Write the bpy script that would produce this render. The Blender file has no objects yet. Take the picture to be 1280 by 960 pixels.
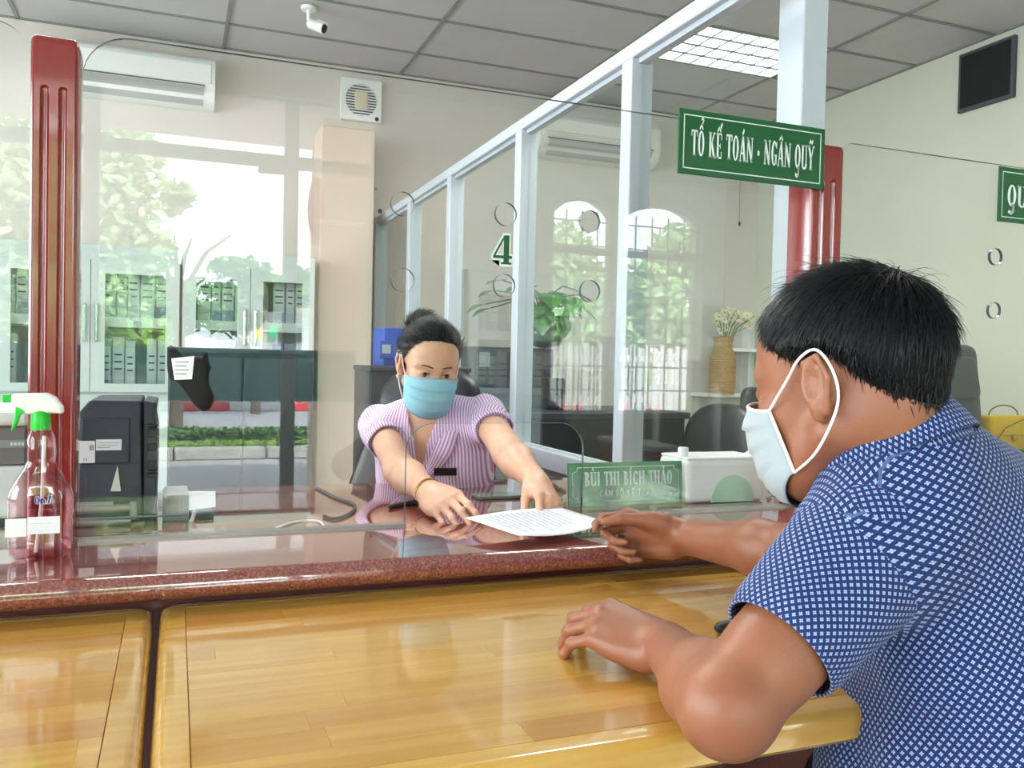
import bpy, bmesh, math, random
import numpy as np
from mathutils import Vector, Matrix
random.seed(7)
rng = np.random.default_rng(7)
SC = bpy.context.scene
COL = SC.collection
PI = math.pi

# ------------------------------------------------------------------ camera
CAM = np.array([0.0, 0.0, 1.12])
YAW, PITCH, ROLL, FPX = math.radians(21.381), math.radians(-1.444), math.radians(1.303), 1075.5
_cy, _sy, _cp, _sp = math.cos(YAW), math.sin(YAW), math.cos(PITCH), math.sin(PITCH)
FWD = np.array([_sy * _cp, _cy * _cp, _sp])
_r = np.array([_cy, -_sy, 0.0])
_u = np.cross(_r, FWD)
RIGHT = math.cos(ROLL) * _r + math.sin(ROLL) * _u
UP = -math.sin(ROLL) * _r + math.cos(ROLL) * _u
cam_data = bpy.data.cameras.new('camera')
cam_data.sensor_width = 36.0
cam_data.lens = FPX * 36.0 / 1280.0
cam_data.clip_start = 0.02
cam_data.clip_end = 400
cam = bpy.data.objects.new('camera', cam_data)
COL.objects.link(cam)
M = Matrix.Identity(4)
for i in range(3):
    M[i][0], M[i][1], M[i][2], M[i][3] = RIGHT[i], UP[i], -FWD[i], CAM[i]
cam.matrix_world = M
SC.camera = cam

def ray(px, py):
    return FWD + RIGHT * (px - 640) / FPX - UP * (py - 480) / FPX
def at_d(px, py, d):                       # point at a depth along the view axis
    return CAM + ray(px, py) * d
def at_ax(px, py, ax, v):
    r = ray(px, py)
    return CAM + r * ((v - CAM[ax]) / r[ax])
def at_y(px, py, y): return at_ax(px, py, 1, y)
def at_z(px, py, z): return at_ax(px, py, 2, z)
def at_x(px, py, x): return at_ax(px, py, 0, x)

# ------------------------------------------------------------------ light and exposure
SKY = 12.0
FILL_W = 46.0
MAN_YAW, MAN_ROLL = 52, 0
WOM_YAW, WOM_PITCH, WOM_ROLL = 18, .32, 4
SUN = 42.0
world = bpy.data.worlds.new('world')
SC.world = world
world.use_nodes = True
wn = world.node_tree
wn.nodes['Background'].inputs[0].default_value = (0.86, 0.94, 1.0, 1)
wn.nodes['Background'].inputs[1].default_value = SKY
sun_d = bpy.data.lights.new('sun', 'SUN')
sun_d.energy = SUN
sun_d.angle = math.radians(3)
sun_d.color = (1.0, 0.96, 0.9)
sun = bpy.data.objects.new('sun', sun_d)
sun.rotation_euler = (math.radians(-32), math.radians(14), 0)
sun.location = (0, 0, 12)
COL.objects.link(sun)
def portal(name, x0, x1, z0, z1, y):
    l = bpy.data.lights.new(name, 'AREA')
    l.shape = 'RECTANGLE'
    l.size, l.size_y = x1 - x0, z1 - z0
    l.cycles.is_portal = True
    o = bpy.data.objects.new(name, l)
    o.location = ((x0 + x1) / 2, y, (z0 + z1) / 2)
    o.rotation_euler = (math.radians(90), 0, 0)      # shines towards +Y
    COL.objects.link(o)
    return o
SC.view_settings.view_transform = 'Standard'
SC.view_settings.look = 'None'
SC.view_settings.gamma = 1.0
SC.view_settings.use_curve_mapping = False
SC.view_settings.exposure = 0.32
cy = SC.cycles
cy.use_denoising = True
cy.max_bounces = 10
cy.diffuse_bounces = 5
cy.glossy_bounces = 5
cy.transmission_bounces = 6
cy.transparent_max_bounces = 24
cy.sample_clamp_indirect = 6.0
cy.caustics_reflective = False
cy.caustics_refractive = False
cy.blur_glossy = 0.1

# ------------------------------------------------------------------ helpers
def wloc(o):
    v = Vector((0, 0, 0))
    while o is not None:
        v = v + Vector(o.location)
        o = o.parent
    return v

def tag(o, label=None, cat=None, group=None, kind=None):
    if label: o['label'] = label
    if cat: o['category'] = cat
    if group: o['group'] = group
    if kind: o['kind'] = kind
    return o

def thing(name, loc, label, cat, group=None):
    o = bpy.data.objects.new(name, None)
    o.empty_display_size = 0.05
    o.location = tuple(float(c) for c in loc)
    COL.objects.link(o)
    return tag(o, label, cat, group)

def mesh_obj(name, verts, faces, mat, parent=None, smooth=False, base=None, mi=None, mats=None):
    """verts in world coordinates; the mesh is stored relative to its parent (or to its own base)."""
    v = np.asarray(verts, dtype=np.float64).reshape(-1, 3)
    if parent is not None:
        off = np.array(wloc(parent)); loc = (0, 0, 0)
    else:
        if base is None:
            base = ((v[:, 0].min() + v[:, 0].max()) / 2, (v[:, 1].min() + v[:, 1].max()) / 2, v[:, 2].min())
        off = np.array(base, dtype=float); loc = tuple(float(c) for c in base)
    me = bpy.data.meshes.new(name)
    v = v - off
    if isinstance(faces, np.ndarray) and faces.ndim == 2:
        n, k = faces.shape
        me.vertices.add(len(v)); me.vertices.foreach_set('co', v.astype(np.float32).ravel())
        me.loops.add(n * k); me.loops.foreach_set('vertex_index', faces.astype(np.int32).ravel())
        me.polygons.add(n)
        me.polygons.foreach_set('loop_start', np.arange(0, n * k, k, dtype=np.int32))
        me.polygons.foreach_set('loop_total', np.full(n, k, dtype=np.int32))
        me.update(calc_edges=True)
    else:
        me.from_pydata([tuple(map(float, p)) for p in v], [], [tuple(int(i) for i in f) for f in faces])
    for m in (mats if mats else [mat]):
        if m is not None: me.materials.append(m)
    if mi is not None: me.polygons.foreach_set('material_index', np.asarray(mi, dtype=np.int32))
    if smooth:
        me.polygons.foreach_set('use_smooth', np.ones(len(me.polygons), dtype=bool))
    me.validate()
    o = bpy.data.objects.new(name, me)
    o.location = loc
    if parent is not None: o.parent = parent
    COL.objects.link(o)
    return o

class MB:
    """collects simple solids in world space"""
    def __init__(s): s.v = []; s.f = []
    def add(s, vs, fs):
        b = len(s.v)
        s.v += [tuple(map(float, p)) for p in vs]
        s.f += [tuple(b + i for i in f) for f in fs]
        return s
    def bm(s, bm):
        bm.verts.ensure_lookup_table()
        bm.verts.index_update()
        return s.add([v.co[:] for v in bm.verts], [[v.index for v in f.verts] for f in bm.faces])
    def box(s, lo, hi, bev=0.0, seg=2, mtx=None):
        bm = bmesh.new()
        bmesh.ops.create_cube(bm, size=1)
        for v in bm.verts:
            v.co = Vector([lo[i] + (v.co[i] + .5) * (hi[i] - lo[i]) for i in range(3)])
        if bev > 0:
            bmesh.ops.bevel(bm, geom=bm.edges[:] + bm.verts[:], offset=bev, segments=seg, profile=.5, affect='EDGES', clamp_overlap=True)
        if mtx is not None: bm.transform(mtx)
        s.bm(bm); bm.free()
        return s
    def tube(s, pts, r, n=10, cap=True, closed=False):
        pts = [np.array(p, float) for p in pts]
        m = len(pts)
        rs = r if hasattr(r, '__len__') else [r] * m
        rings = []
        prev = None
        for i in range(m):
            if closed: t = pts[(i + 1) % m] - pts[i - 1]
            else: t = pts[min(i + 1, m - 1)] - pts[max(i - 1, 0)]
            t = t / (np.linalg.norm(t) + 1e-12)
            if prev is None:
                a = np.array([0, 0, 1.0]) if abs(t[2]) < .9 else np.array([1.0, 0, 0])
                u = np.cross(t, a)
            else:
                u = prev - t * (prev @ t)
            u = u / (np.linalg.norm(u) + 1e-12); prev = u
            w = np.cross(t, u)
            rings.append([pts[i] + rs[i] * (u * math.cos(2 * PI * k / n) + w * math.sin(2 * PI * k / n)) for k in range(n)])
        vs = [p for q in rings for p in q]
        fs = []
        for i in range(m if closed else m - 1):
            j = (i + 1) % m
            for k in range(n):
                k2 = (k + 1) % n
                fs.append((i * n + k, i * n + k2, j * n + k2, j * n + k))
        if cap and not closed:
            fs.append(tuple(range(n))[::-1]); fs.append(tuple((m - 1) * n + k for k in range(n)))
        return s.add(vs, fs)
    def lathe(s, prof, c, n=24, sx=1.0, sy=1.0, axis='z', cap=True):
        vs = []
        for (r, h) in prof:
            for k in range(n):
                a = 2 * PI * k / n
                p = (r * math.cos(a) * sx, r * math.sin(a) * sy, h)
                if axis == 'y': p = (p[0], p[2], p[1])
                if axis == 'x': p = (p[2], p[0], p[1])
                vs.append((c[0] + p[0], c[1] + p[1], c[2] + p[2]))
        fs = []
        m = len(prof)
        for i in range(m - 1):
            for k in range(n):
                k2 = (k + 1) % n
                fs.append((i * n + k, i * n + k2, (i + 1) * n + k2, (i + 1) * n + k))
        if cap:
            fs.append(tuple(range(n))[::-1]); fs.append(tuple((m - 1) * n + k for k in range(n)))
        return s.add(vs, fs)
    def sphere(s, c, r, n=12, m=8):
        rr = r if hasattr(r, '__len__') else (r, r, r)
        vs = []; fs = []
        for i in range(m + 1):
            a = PI * i / m
            for k in range(n):
                b = 2 * PI * k / n
                vs.append((c[0] + rr[0] * math.sin(a) * math.cos(b), c[1] + rr[1] * math.sin(a) * math.sin(b), c[2] + rr[2] * math.cos(a)))
        for i in range(m):
            for k in range(n):
                k2 = (k + 1) % n
                fs.append((i * n + k, (i + 1) * n + k, (i + 1) * n + k2, i * n + k2))
        return s.add(vs, fs)
    def build(s, name, mat, parent=None, smooth=False, base=None):
        o = mesh_obj(name, s.v, s.f, mat, parent, smooth, base)
        if smooth: sharp(o)
        return o

def sharp(o, ang=38):
    me = o.data
    bm = bmesh.new(); bm.from_mesh(me)
    bmesh.ops.remove_doubles(bm, verts=bm.verts[:], dist=1e-6)
    bmesh.ops.recalc_face_normals(bm, faces=bm.faces[:])
    a = math.radians(ang)
    for e in bm.edges:
        e.smooth = not (len(e.link_faces) == 2 and e.calc_face_angle(0) > a)
    for f in bm.faces: f.smooth = True
    bm.to_mesh(me); bm.free()

def fill_outline(outer, holes=(), depth=0.006, to3=None):
    """flat plate with holes: outlines are lists of (a, b); to3(a, b, t) gives the world point"""
    bm = bmesh.new()
    edges = []
    for loop in [outer] + list(holes):
        vs = [bm.verts.new((p[0], p[1], 0)) for p in loop]
        for i in range(len(vs)):
            edges.append(bm.edges.new((vs[i], vs[(i + 1) % len(vs)])))
    bmesh.ops.triangle_fill(bm, use_beauty=True, use_dissolve=False, edges=edges, normal=(0, 0, 1))
    geom = bmesh.ops.extrude_face_region(bm, geom=bm.faces[:])
    for v in [g for g in geom['geom'] if isinstance(g, bmesh.types.BMVert)]: v.co.z = depth
    bmesh.ops.recalc_face_normals(bm, faces=bm.faces[:])
    mb = MB()
    bm.verts.index_update()
    mb.add([to3(v.co.x, v.co.y, v.co.z) for v in bm.verts], [[v.index for v in f.verts] for f in bm.faces])
    bm.free()
    return mb

def arc(cx, cy_, r, a0, a1, n=8):
    return [(cx + r * math.cos(a0 + (a1 - a0) * i / n), cy_ + r * math.sin(a0 + (a1 - a0) * i / n)) for i in range(n + 1)]
def circle(cx, cy_, r, n=28):
    return [(cx + r * math.cos(2 * PI * i / n), cy_ + r * math.sin(2 * PI * i / n)) for i in range(n)]

def copy_tree(o, parent=None):
    c = o.copy(); COL.objects.link(c)
    if parent is not None: c.parent = parent
    for ch in list(o.children): copy_tree(ch, c)
    return c

# ------------------------------------------------------------------ materials
def srgb(r, g, b):
    f = lambda c: (c / 255 / 12.92) if c / 255 <= .04045 else ((c / 255 + .055) / 1.055) ** 2.4
    return (f(r), f(g), f(b), 1)

def mat(name, col, rough=.5, metal=0.0, spec=.5, coat=0.0, noise=None, bump=None, emit=None, sheen=0.0, sss=0.0):
    m = bpy.data.materials.new(name); m.use_nodes = True
    nt = m.node_tree; b = nt.nodes['Principled BSDF']
    b.inputs['Base Color'].default_value = col
    b.inputs['Roughness'].default_value = rough
    b.inputs['Metallic'].default_value = metal
    b.inputs['Specular IOR Level'].default_value = spec
    b.inputs['Coat Weight'].default_value = coat
    b.inputs['Coat Roughness'].default_value = .08
    b.inputs['Sheen Weight'].default_value = sheen
    if sss:
        b.inputs['Subsurface Weight'].default_value = sss
        b.inputs['Subsurface Radius'].default_value = (.009, .004, .002)
        b.inputs['Subsurface Scale'].default_value = 1.0
    tc = None
    if noise or bump:
        tc = nt.nodes.new('ShaderNodeTexCoord')
    if noise:                                # (scale, second colour, amount)
        n = nt.nodes.new('ShaderNodeTexNoise'); n.inputs['Scale'].default_value = noise[0]; n.inputs['Detail'].default_value = 5
        nt.links.new(tc.outputs['Object'], n.inputs['Vector'])
        rmp = nt.nodes.new('ShaderNodeMapRange'); rmp.inputs[1].default_value = .3; rmp.inputs[2].default_value = .7
        rmp.inputs[4].default_value = noise[2]
        mx = nt.nodes.new('ShaderNodeMix'); mx.data_type = 'RGBA'
        mx.inputs['A'].default_value = col; mx.inputs['B'].default_value = noise[1]
        nt.links.new(n.outputs['Fac'], rmp.inputs[0]); nt.links.new(rmp.outputs[0], mx.inputs['Factor'])
        nt.links.new(mx.outputs['Result'], b.inputs['Base Color'])
    if bump:                                 # (scale, strength, distance)
        n2 = nt.nodes.new('ShaderNodeTexNoise'); n2.inputs['Scale'].default_value = bump[0]; n2.inputs['Detail'].default_value = 4
        nt.links.new(tc.outputs['Object'], n2.inputs['Vector'])
        bp = nt.nodes.new('ShaderNodeBump'); bp.inputs['Strength'].default_value = bump[1]; bp.inputs['Distance'].default_value = bump[2]
        nt.links.new(n2.outputs['Fac'], bp.inputs['Height']); nt.links.new(bp.outputs['Normal'], b.inputs['Normal'])
    if emit:
        b.inputs['Emission Color'].default_value = emit[0]; b.inputs['Emission Strength'].default_value = emit[1]
    return m

def glass_mat(name, tint, f0, rough=0.0):
    """thin clear sheet: straight-through transmission with a mirror share that grows towards grazing angles"""
    m = bpy.data.materials.new(name); m.use_nodes = True
    nt = m.node_tree; nt.nodes.clear()
    out = nt.nodes.new('ShaderNodeOutputMaterial')
    tr = nt.nodes.new('ShaderNodeBsdfTransparent'); tr.inputs[0].default_value = tint
    gl = nt.nodes.new('ShaderNodeBsdfGlossy'); gl.inputs['Roughness'].default_value = rough
    gl.inputs[0].default_value = (1, 1, 1, 1)
    geo = nt.nodes.new('ShaderNodeNewGeometry')
    dot = nt.nodes.new('ShaderNodeVectorMath'); dot.operation = 'DOT_PRODUCT'
    nt.links.new(geo.outputs['Normal'], dot.inputs[0]); nt.links.new(geo.outputs['Incoming'], dot.inputs[1])
    ab = nt.nodes.new('ShaderNodeMath'); ab.operation = 'ABSOLUTE'; nt.links.new(dot.outputs['Value'], ab.inputs[0])
    inv = nt.nodes.new('ShaderNodeMath'); inv.operation = 'SUBTRACT'; inv.inputs[0].default_value = 1; nt.links.new(ab.outputs[0], inv.inputs[1])
    pw = nt.nodes.new('ShaderNodeMath'); pw.operation = 'POWER'; pw.inputs[1].default_value = 5; nt.links.new(inv.outputs[0], pw.inputs[0])
    ma = nt.nodes.new('ShaderNodeMath'); ma.operation = 'MULTIPLY_ADD'; ma.inputs[1].default_value = 1 - f0; ma.inputs[2].default_value = f0
    nt.links.new(pw.outputs[0], ma.inputs[0])
    mx = nt.nodes.new('ShaderNodeMixShader')
    nt.links.new(ma.outputs[0], mx.inputs[0]); nt.links.new(tr.outputs[0], mx.inputs[1]); nt.links.new(gl.outputs[0], mx.inputs[2])
    nt.links.new(mx.outputs[0], out.inputs[0])
    return m

def wood_mat(name, c1, c2, c3, rough=.25, scale=1.0, coat=.5, rand=1.0, along=0):
    """long-grained lacquered timber; each piece takes its own tone from the object's random value"""
    m = bpy.data.materials.new(name); m.use_nodes = True
    nt = m.node_tree; b = nt.nodes['Principled BSDF']
    tc = nt.nodes.new('ShaderNodeTexCoord'); oi = nt.nodes.new('ShaderNodeObjectInfo')
    mp = nt.nodes.new('ShaderNodeMapping'); mp.inputs['Scale'].default_value = tuple((1.2 if i == along else 22) * scale for i in range(3))
    nt.links.new(tc.outputs['Object'], mp.inputs['Vector'])
    off = nt.nodes.new('ShaderNodeVectorMath'); off.operation = 'ADD'
    ml = nt.nodes.new('ShaderNodeMath'); ml.operation = 'MULTIPLY'; ml.inputs[1].default_value = 53
    nt.links.new(oi.outputs['Random'], ml.inputs[0])
    cb = nt.nodes.new('ShaderNodeCombineXYZ'); nt.links.new(ml.outputs[0], cb.inputs[0]); nt.links.new(ml.outputs[0], cb.inputs[2])
    nt.links.new(mp.outputs[0], off.inputs[0]); nt.links.new(cb.outputs[0], off.inputs[1])
    n = nt.nodes.new('ShaderNodeTexNoise'); n.inputs['Scale'].default_value = 2.2; n.inputs['Detail'].default_value = 6; n.inputs['Distortion'].default_value = .6
    nt.links.new(off.outputs[0], n.inputs['Vector'])
    r = nt.nodes.new('ShaderNodeValToRGB')
    r.color_ramp.elements[0].position = .3; r.color_ramp.elements[0].color = c1
    r.color_ramp.elements[1].position = .72; r.color_ramp.elements[1].color = c2
    nt.links.new(n.outputs['Fac'], r.inputs[0])
    mx = nt.nodes.new('ShaderNodeMix'); mx.data_type = 'RGBA'; mx.inputs['B'].default_value = c3
    pw = nt.nodes.new('ShaderNodeMath'); pw.operation = 'POWER'; pw.inputs[1].default_value = 2.2; nt.links.new(oi.outputs['Random'], pw.inputs[0])
    sc = nt.nodes.new('ShaderNodeMath'); sc.operation = 'MULTIPLY'; sc.inputs[1].default_value = .75 * rand; nt.links.new(pw.outputs[0], sc.inputs[0])
    nt.links.new(sc.outputs[0], mx.inputs['Factor']); nt.links.new(r.outputs[0], mx.inputs['A'])
    nt.links.new(mx.outputs['Result'], b.inputs['Base Color'])
    b.inputs['Roughness'].default_value = rough
    b.inputs['Coat Weight'].default_value = coat; b.inputs['Coat Roughness'].default_value = .07; b.inputs['Coat IOR'].default_value = 1.6
    return m

def granite_mat(name):
    m = bpy.data.materials.new(name); m.use_nodes = True
    nt = m.node_tree; b = nt.nodes['Principled BSDF']
    tc = nt.nodes.new('ShaderNodeTexCoord')
    n = nt.nodes.new('ShaderNodeTexNoise'); n.inputs['Scale'].default_value = 260; n.inputs['Detail'].default_value = 4
    nt.links.new(tc.outputs['Object'], n.inputs['Vector'])
    r = nt.nodes.new('ShaderNodeValToRGB'); e = r.color_ramp.elements
    e[0].position = .32; e[0].color = srgb(98, 50, 46); e[1].position = .55; e[1].color = srgb(140, 76, 68)
    x = e.new(.7); x.color = srgb(168, 108, 96)
    nt.links.new(n.outputs['Fac'], r.inputs[0])
    v = nt.nodes.new('ShaderNodeTexVoronoi'); v.inputs['Scale'].default_value = 130
    nt.links.new(tc.outputs['Object'], v.inputs['Vector'])
    v2 = nt.nodes.new('ShaderNodeTexNoise'); v2.inputs['Scale'].default_value = 45; v2.inputs['Detail'].default_value = 2
    nt.links.new(tc.outputs['Object'], v2.inputs['Vector'])
    mr = nt.nodes.new('ShaderNodeMapRange'); mr.inputs[1].default_value = .24; mr.inputs[2].default_value = .12
    nt.links.new(v.outputs['Distance'], mr.inputs[0])
    mr2 = nt.nodes.new('ShaderNodeMapRange'); mr2.inputs[1].default_value = .56; mr2.inputs[2].default_value = .64; mr2.inputs[4].default_value = .8
    nt.links.new(v2.outputs['Fac'], mr2.inputs[0])
    mu = nt.nodes.new('ShaderNodeMath'); mu.operation = 'MULTIPLY'; nt.links.new(mr.outputs[0], mu.inputs[0]); nt.links.new(mr2.outputs[0], mu.inputs[1])
    mx = nt.nodes.new('ShaderNodeMix'); mx.data_type = 'RGBA'; mx.inputs['B'].default_value = srgb(190, 150, 120)
    nt.links.new(mu.outputs[0], mx.inputs['Factor']); nt.links.new(r.outputs[0], mx.inputs['A'])
    nt.links.new(mx.outputs['Result'], b.inputs['Base Color'])
    b.inputs['Roughness'].default_value = .06; b.inputs['Specular IOR Level'].default_value = .75
    b.inputs['Coat Weight'].default_value = 1.0; b.inputs['Coat Roughness'].default_value = .02; b.inputs['Coat IOR'].default_value = 1.65
    return m

MT = {}
MT['wall'] = mat('wall_paint', srgb(214, 206, 199), .75, noise=(1.4, srgb(207, 199, 191), .6), bump=(90, .08, .002))
MT['wall_r'] = mat('side_wall_paint', srgb(206, 206, 190), .75, noise=(1.4, srgb(198, 198, 181), .6), bump=(90, .08, .002))
MT['ceil'] = mat('ceiling_tile', srgb(192, 190, 189), .9, bump=(300, .2, .001), noise=(3, srgb(182, 181, 180), .6))
MT['tbar'] = mat('ceiling_bar', srgb(130, 134, 130), .6)
MT['floor'] = mat('floor_tile', srgb(205, 200, 188), .2, noise=(2, srgb(190, 184, 172), .5), coat=.3)
MT['alu'] = mat('white_aluminium', srgb(194, 200, 208), .38, spec=.5)
MT['white'] = mat('white_plastic', srgb(236, 238, 236), .42)
MT['offwhite'] = mat('warm_white_plastic', srgb(222, 220, 208), .45)
MT['grey'] = mat('grey_plastic', srgb(150, 153, 150), .5)
MT['dgrey'] = mat('dark_grey_plastic', srgb(66, 70, 76), .5)
MT['black'] = mat('black_plastic', srgb(20, 22, 25), .42)
MT['machine'] = mat('charcoal_plastic', srgb(46, 54, 64), .5, bump=(900, .1, .0006))
MT['leather'] = mat('black_leather', srgb(16, 19, 25), .38, bump=(260, .35, .001))
MT['bleather'] = mat('blue_black_leather', srgb(30, 42, 54), .45, bump=(200, .3, .001))
MT['redwood'] = wood_mat('red_lacquered_wood', srgb(126, 20, 16), srgb(144, 28, 20), srgb(120, 18, 14), rough=.18, coat=.8, rand=.3, along=2)
MT['pine'] = wood_mat('rubberwood', srgb(192, 142, 56), srgb(214, 170, 82), srgb(174, 114, 44), rough=.26, coat=1.0)
MT['pine_edge'] = wood_mat('rubberwood_edge', srgb(192, 142, 56), srgb(214, 170, 82), srgb(192, 142, 56), rough=.26, coat=1.0, rand=0)
MT['granite'] = granite_mat('red_granite')
MT['acrylic'] = glass_mat('clear_acrylic', (.972, .985, .978, 1), .033)
MT['acrylic_edge'] = mat('acrylic_cut_edge', srgb(62, 84, 86), .35, spec=.3)
MT['glass'] = glass_mat('window_glass', (.96, .985, .975, 1), .04)
MT['green'] = mat('green_sign_plastic', srgb(0, 86, 42), .3, coat=.2)
MT['green2'] = mat('green_acrylic_plate', srgb(0, 108, 60), .12, coat=.3)
MT['sign_white'] = mat('sign_lettering_white', srgb(232, 242, 240), .4)
MT['chrome'] = mat('chrome', srgb(200, 205, 208), .18, metal=1.0)
MT['paper'] = mat('paper_white', srgb(244, 245, 250), .8)
MT['paper2'] = mat('paper_cream', srgb(232, 228, 214), .8)
MT['ink'] = mat('grey_ink', srgb(120, 122, 130), .8)
# ------------------------------------------------------------------ the room
YG = 1.61            # plane of the clear counter screens
YFAR, XR, XL, YF, ZC = 6.05, 4.557, -4.0, -3.28, 3.145
def S(o): return tag(o, kind='structure')
def V(px, py, yv):   # the street side of the hall shows as a mirror image in the screen; this gives where the thing itself stands
    p = at_y(px, py, yv)
    return np.array([p[0], 2 * YG - yv, p[2]])

S(MB().box((XL - .2, YF - .2, -.12), (XR + .2, YFAR + .2, 0)).build('floor', MT['floor']))
S(MB().box((XL - .2, YFAR, 0), (XR + .2, YFAR + .2, ZC + .3)).build('wall_far', MT['wall']))
S(MB().box((XR, YF, 0), (XR + .2, YFAR, ZC + .3)).build('wall_right', MT['wall_r']))
S(fill_outline([(YF, 0), (YFAR, 0), (YFAR, ZC + .3), (YF, ZC + .3)], [[(-2.4, .9), (1.2, .9), (1.2, 2.7), (-2.4, 2.7)], [(2.2, .9), (5.2, .9), (5.2, 2.7), (2.2, 2.7)]], .2,
               lambda a, b, t: (XL - .2 + t, a, b)).build('wall_left', MT['wall']))

# ceiling: grid bars and lay-in tiles
ceil = S(MB().box((XL - .2, YF - .2, ZC + .16), (XR + .2, YFAR + .2, ZC + .3)).build('ceiling', MT['ceil']))
FILL_CELLS = [(3, 10), (5, 10)]  # ceiling cells of the unseen lights added to brighten the room
gx = [.27 + 1.19 * k for k in range(-4, 4)]
gy = [4.40 + .595 * j for j in range(-13, 3)]
xs = [XL] + [g for g in gx if XL < g < XR] + [XR]
ys = [YF] + [g for g in gy if YF < g < YFAR - .05] + [YFAR]
mb = MB()
for g in xs[1:-1]: mb.box((g - .011, YF, ZC - .004), (g + .011, YFAR, ZC + .02))
for g in ys[1:-1]: mb.box((XL, g - .011, ZC - .0035), (XR, g + .011, ZC + .02))
mb.box((XR - .022, YF, ZC - .004), (XR, YFAR, ZC + .01)); mb.box((XL, YFAR - .022, ZC - .004), (XR, YFAR, ZC + .01))
mb.build('ceiling_bar', MT['tbar'], ceil)
shared = {}
for i in range(len(xs) - 1):
    for j in range(len(ys) - 1):
        x0, x1, y0, y1 = xs[i], xs[i + 1], ys[j], ys[j + 1]
        if x0 < 3.2 < x1 and y0 < 4.7 < y1: continue            # the light sits here
        key = (round(x1 - x0, 3), round(y1 - y0, 3))
        if key not in shared:
            o = MB().box((x0 + .007, y0 + .007, ZC + .004), (x1 - .007, y1 - .007, ZC + .016)).build('ceiling_tile', MT['ceil'], ceil)
            shared[key] = (o, x0, y0)
        else:
            s0, a, b = shared[key]
            c = s0.copy(); c.location = (s0.location[0] + x0 - a, s0.location[1] + y0 - b, 0)
            COL.objects.link(c)

# recessed louvre light
lx0, lx1, ly0, ly1 = 2.652, 3.838, 4.404, 4.99
MT['tube'] = mat('lit_fluorescent_tube', srgb(255, 255, 255), .4, emit=((.86, .97, 1.0, 1), 9.0))
MT['louvre'] = mat('mirror_louvre', srgb(225, 232, 236), .3, metal=.6)
lamp = thing('ceiling_light', ((lx0 + lx1) / 2, (ly0 + ly1) / 2, ZC), 'lit recessed fluorescent louvre light in the tiled ceiling beyond the partition', 'ceiling light')
mb = MB()
mb.box((lx0, ly0, ZC + .10), (lx1, ly1, ZC + .105))
for a, b in (((lx0, ly0), (lx0 + .012, ly1)), ((lx1 - .012, ly0), (lx1, ly1)), ((lx0, ly0), (lx1, ly0 + .012)), ((lx0, ly1 - .012), (lx1, ly1))):
    mb.box((a[0], a[1], ZC - .004), (b[0], b[1], ZC + .10))
mb.build('housing', MT['white'], lamp)
for k in range(4):
    y = ly0 + (k + .5) * (ly1 - ly0) / 4
    MB().tube([(lx0 + .03, y, ZC + .075), (lx1 - .03, y, ZC + .075)], .014, 10).build('tube', MT['tube'], lamp, True)
for k in range(1, 4):
    y = ly0 + k * (ly1 - ly0) / 4
    MB().add([(lx0 + .012, y - .016, ZC), (lx1 - .012, y - .016, ZC), (lx1 - .012, y + .016, ZC), (lx0 + .012, y + .016, ZC), (lx0 + .012, y, ZC + .055), (lx1 - .012, y, ZC + .055)],
             [(0, 1, 2, 3), (0, 4, 5, 1), (3, 2, 5, 4), (0, 3, 4), (1, 5, 2)]).build('reflector', MT['louvre'], lamp)
for k in range(1, 9):
    x = lx0 + k * (lx1 - lx0) / 9
    MB().add([(x - .008, ly0 + .012, ZC), (x + .008, ly0 + .012, ZC), (x + .008, ly1 - .012, ZC), (x - .008, ly1 - .012, ZC), (x, ly0 + .012, ZC + .05), (x, ly1 - .012, ZC + .05)],
             [(0, 1, 2, 3), (0, 3, 5, 4), (1, 4, 5, 2), (0, 4, 1), (3, 2, 5)]).build('louvre_blade', MT['louvre'], lamp)

def area(name, loc, rot, sx, sy, watt, col=(1, .98, .95), parent=None):
    l = bpy.data.lights.new(name, 'AREA'); l.shape = 'RECTANGLE'; l.size, l.size_y = sx, sy
    l.energy = watt; l.color = col
    o = bpy.data.objects.new(name, l); o.location = loc; o.rotation_euler = rot
    COL.objects.link(o)
    if parent is not None: o.parent = parent
    return o
def fill_light(x0, y0, watt):  # unseen ceiling light added to brighten the interior
    t = thing('ceiling_light', (x0 + .595, y0 + .2975, ZC), 'added unseen ceiling light above the picture', 'ceiling light', 'added ceiling lights outside the view')
    MB().box((x0 + .005, y0 + .005, ZC - .004), (x0 + 1.185, y0 + .59, ZC + .002)).build('housing', MT['white'], t)
    area('lamp', (0, 0, -.012), (0, 0, 0), 1.1, .5, watt, parent=t)
    return t
for (i, j), w_ in zip(FILL_CELLS, ('the woman', 'the partition')):
    fill_light(gx[i], gy[j], FILL_W)['label'] = 'added unseen ceiling light just above the picture, over ' + w_

# ------------------------------------------------------------------ street wall behind the viewer, with a glazed front and two arched windows
fx_m0, fx_m1 = V(356, 300, 6.5)[0], V(374, 300, 6.5)[0]
fx_r = V(466, 300, 6.5)[0]
fx_l = -1.55
fz_top = V(356, 120, 6.5)[2]
fz_t1, fz_t0 = V(356, 191, 6.5)[2], V(356, 207, 6.5)[2]
def arch(x0, x1, z0, zs, zt):
    c = (x0 + x1) / 2; h = zt - zs; w = (x1 - x0) / 2; R = (w * w + h * h) / (2 * h)
    a = math.asin(w / R)
    return [(x0, z0), (x1, z0)] + [(c + R * math.sin(a - 2 * a * i / 14), zt - R + R * math.cos(a - 2 * a * i / 14)) for i in range(15)]
W1 = (V(692, 300, 6.5)[0], V(771, 300, 6.5)[0]); W2 = (V(779, 300, 6.5)[0], V(880, 300, 6.5)[0])
wz0 = V(735, 518, 6.5)[2]
wzs = V(692, 262, 6.5)[2]; wzt = V(735, 244, 6.5)[2]
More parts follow.
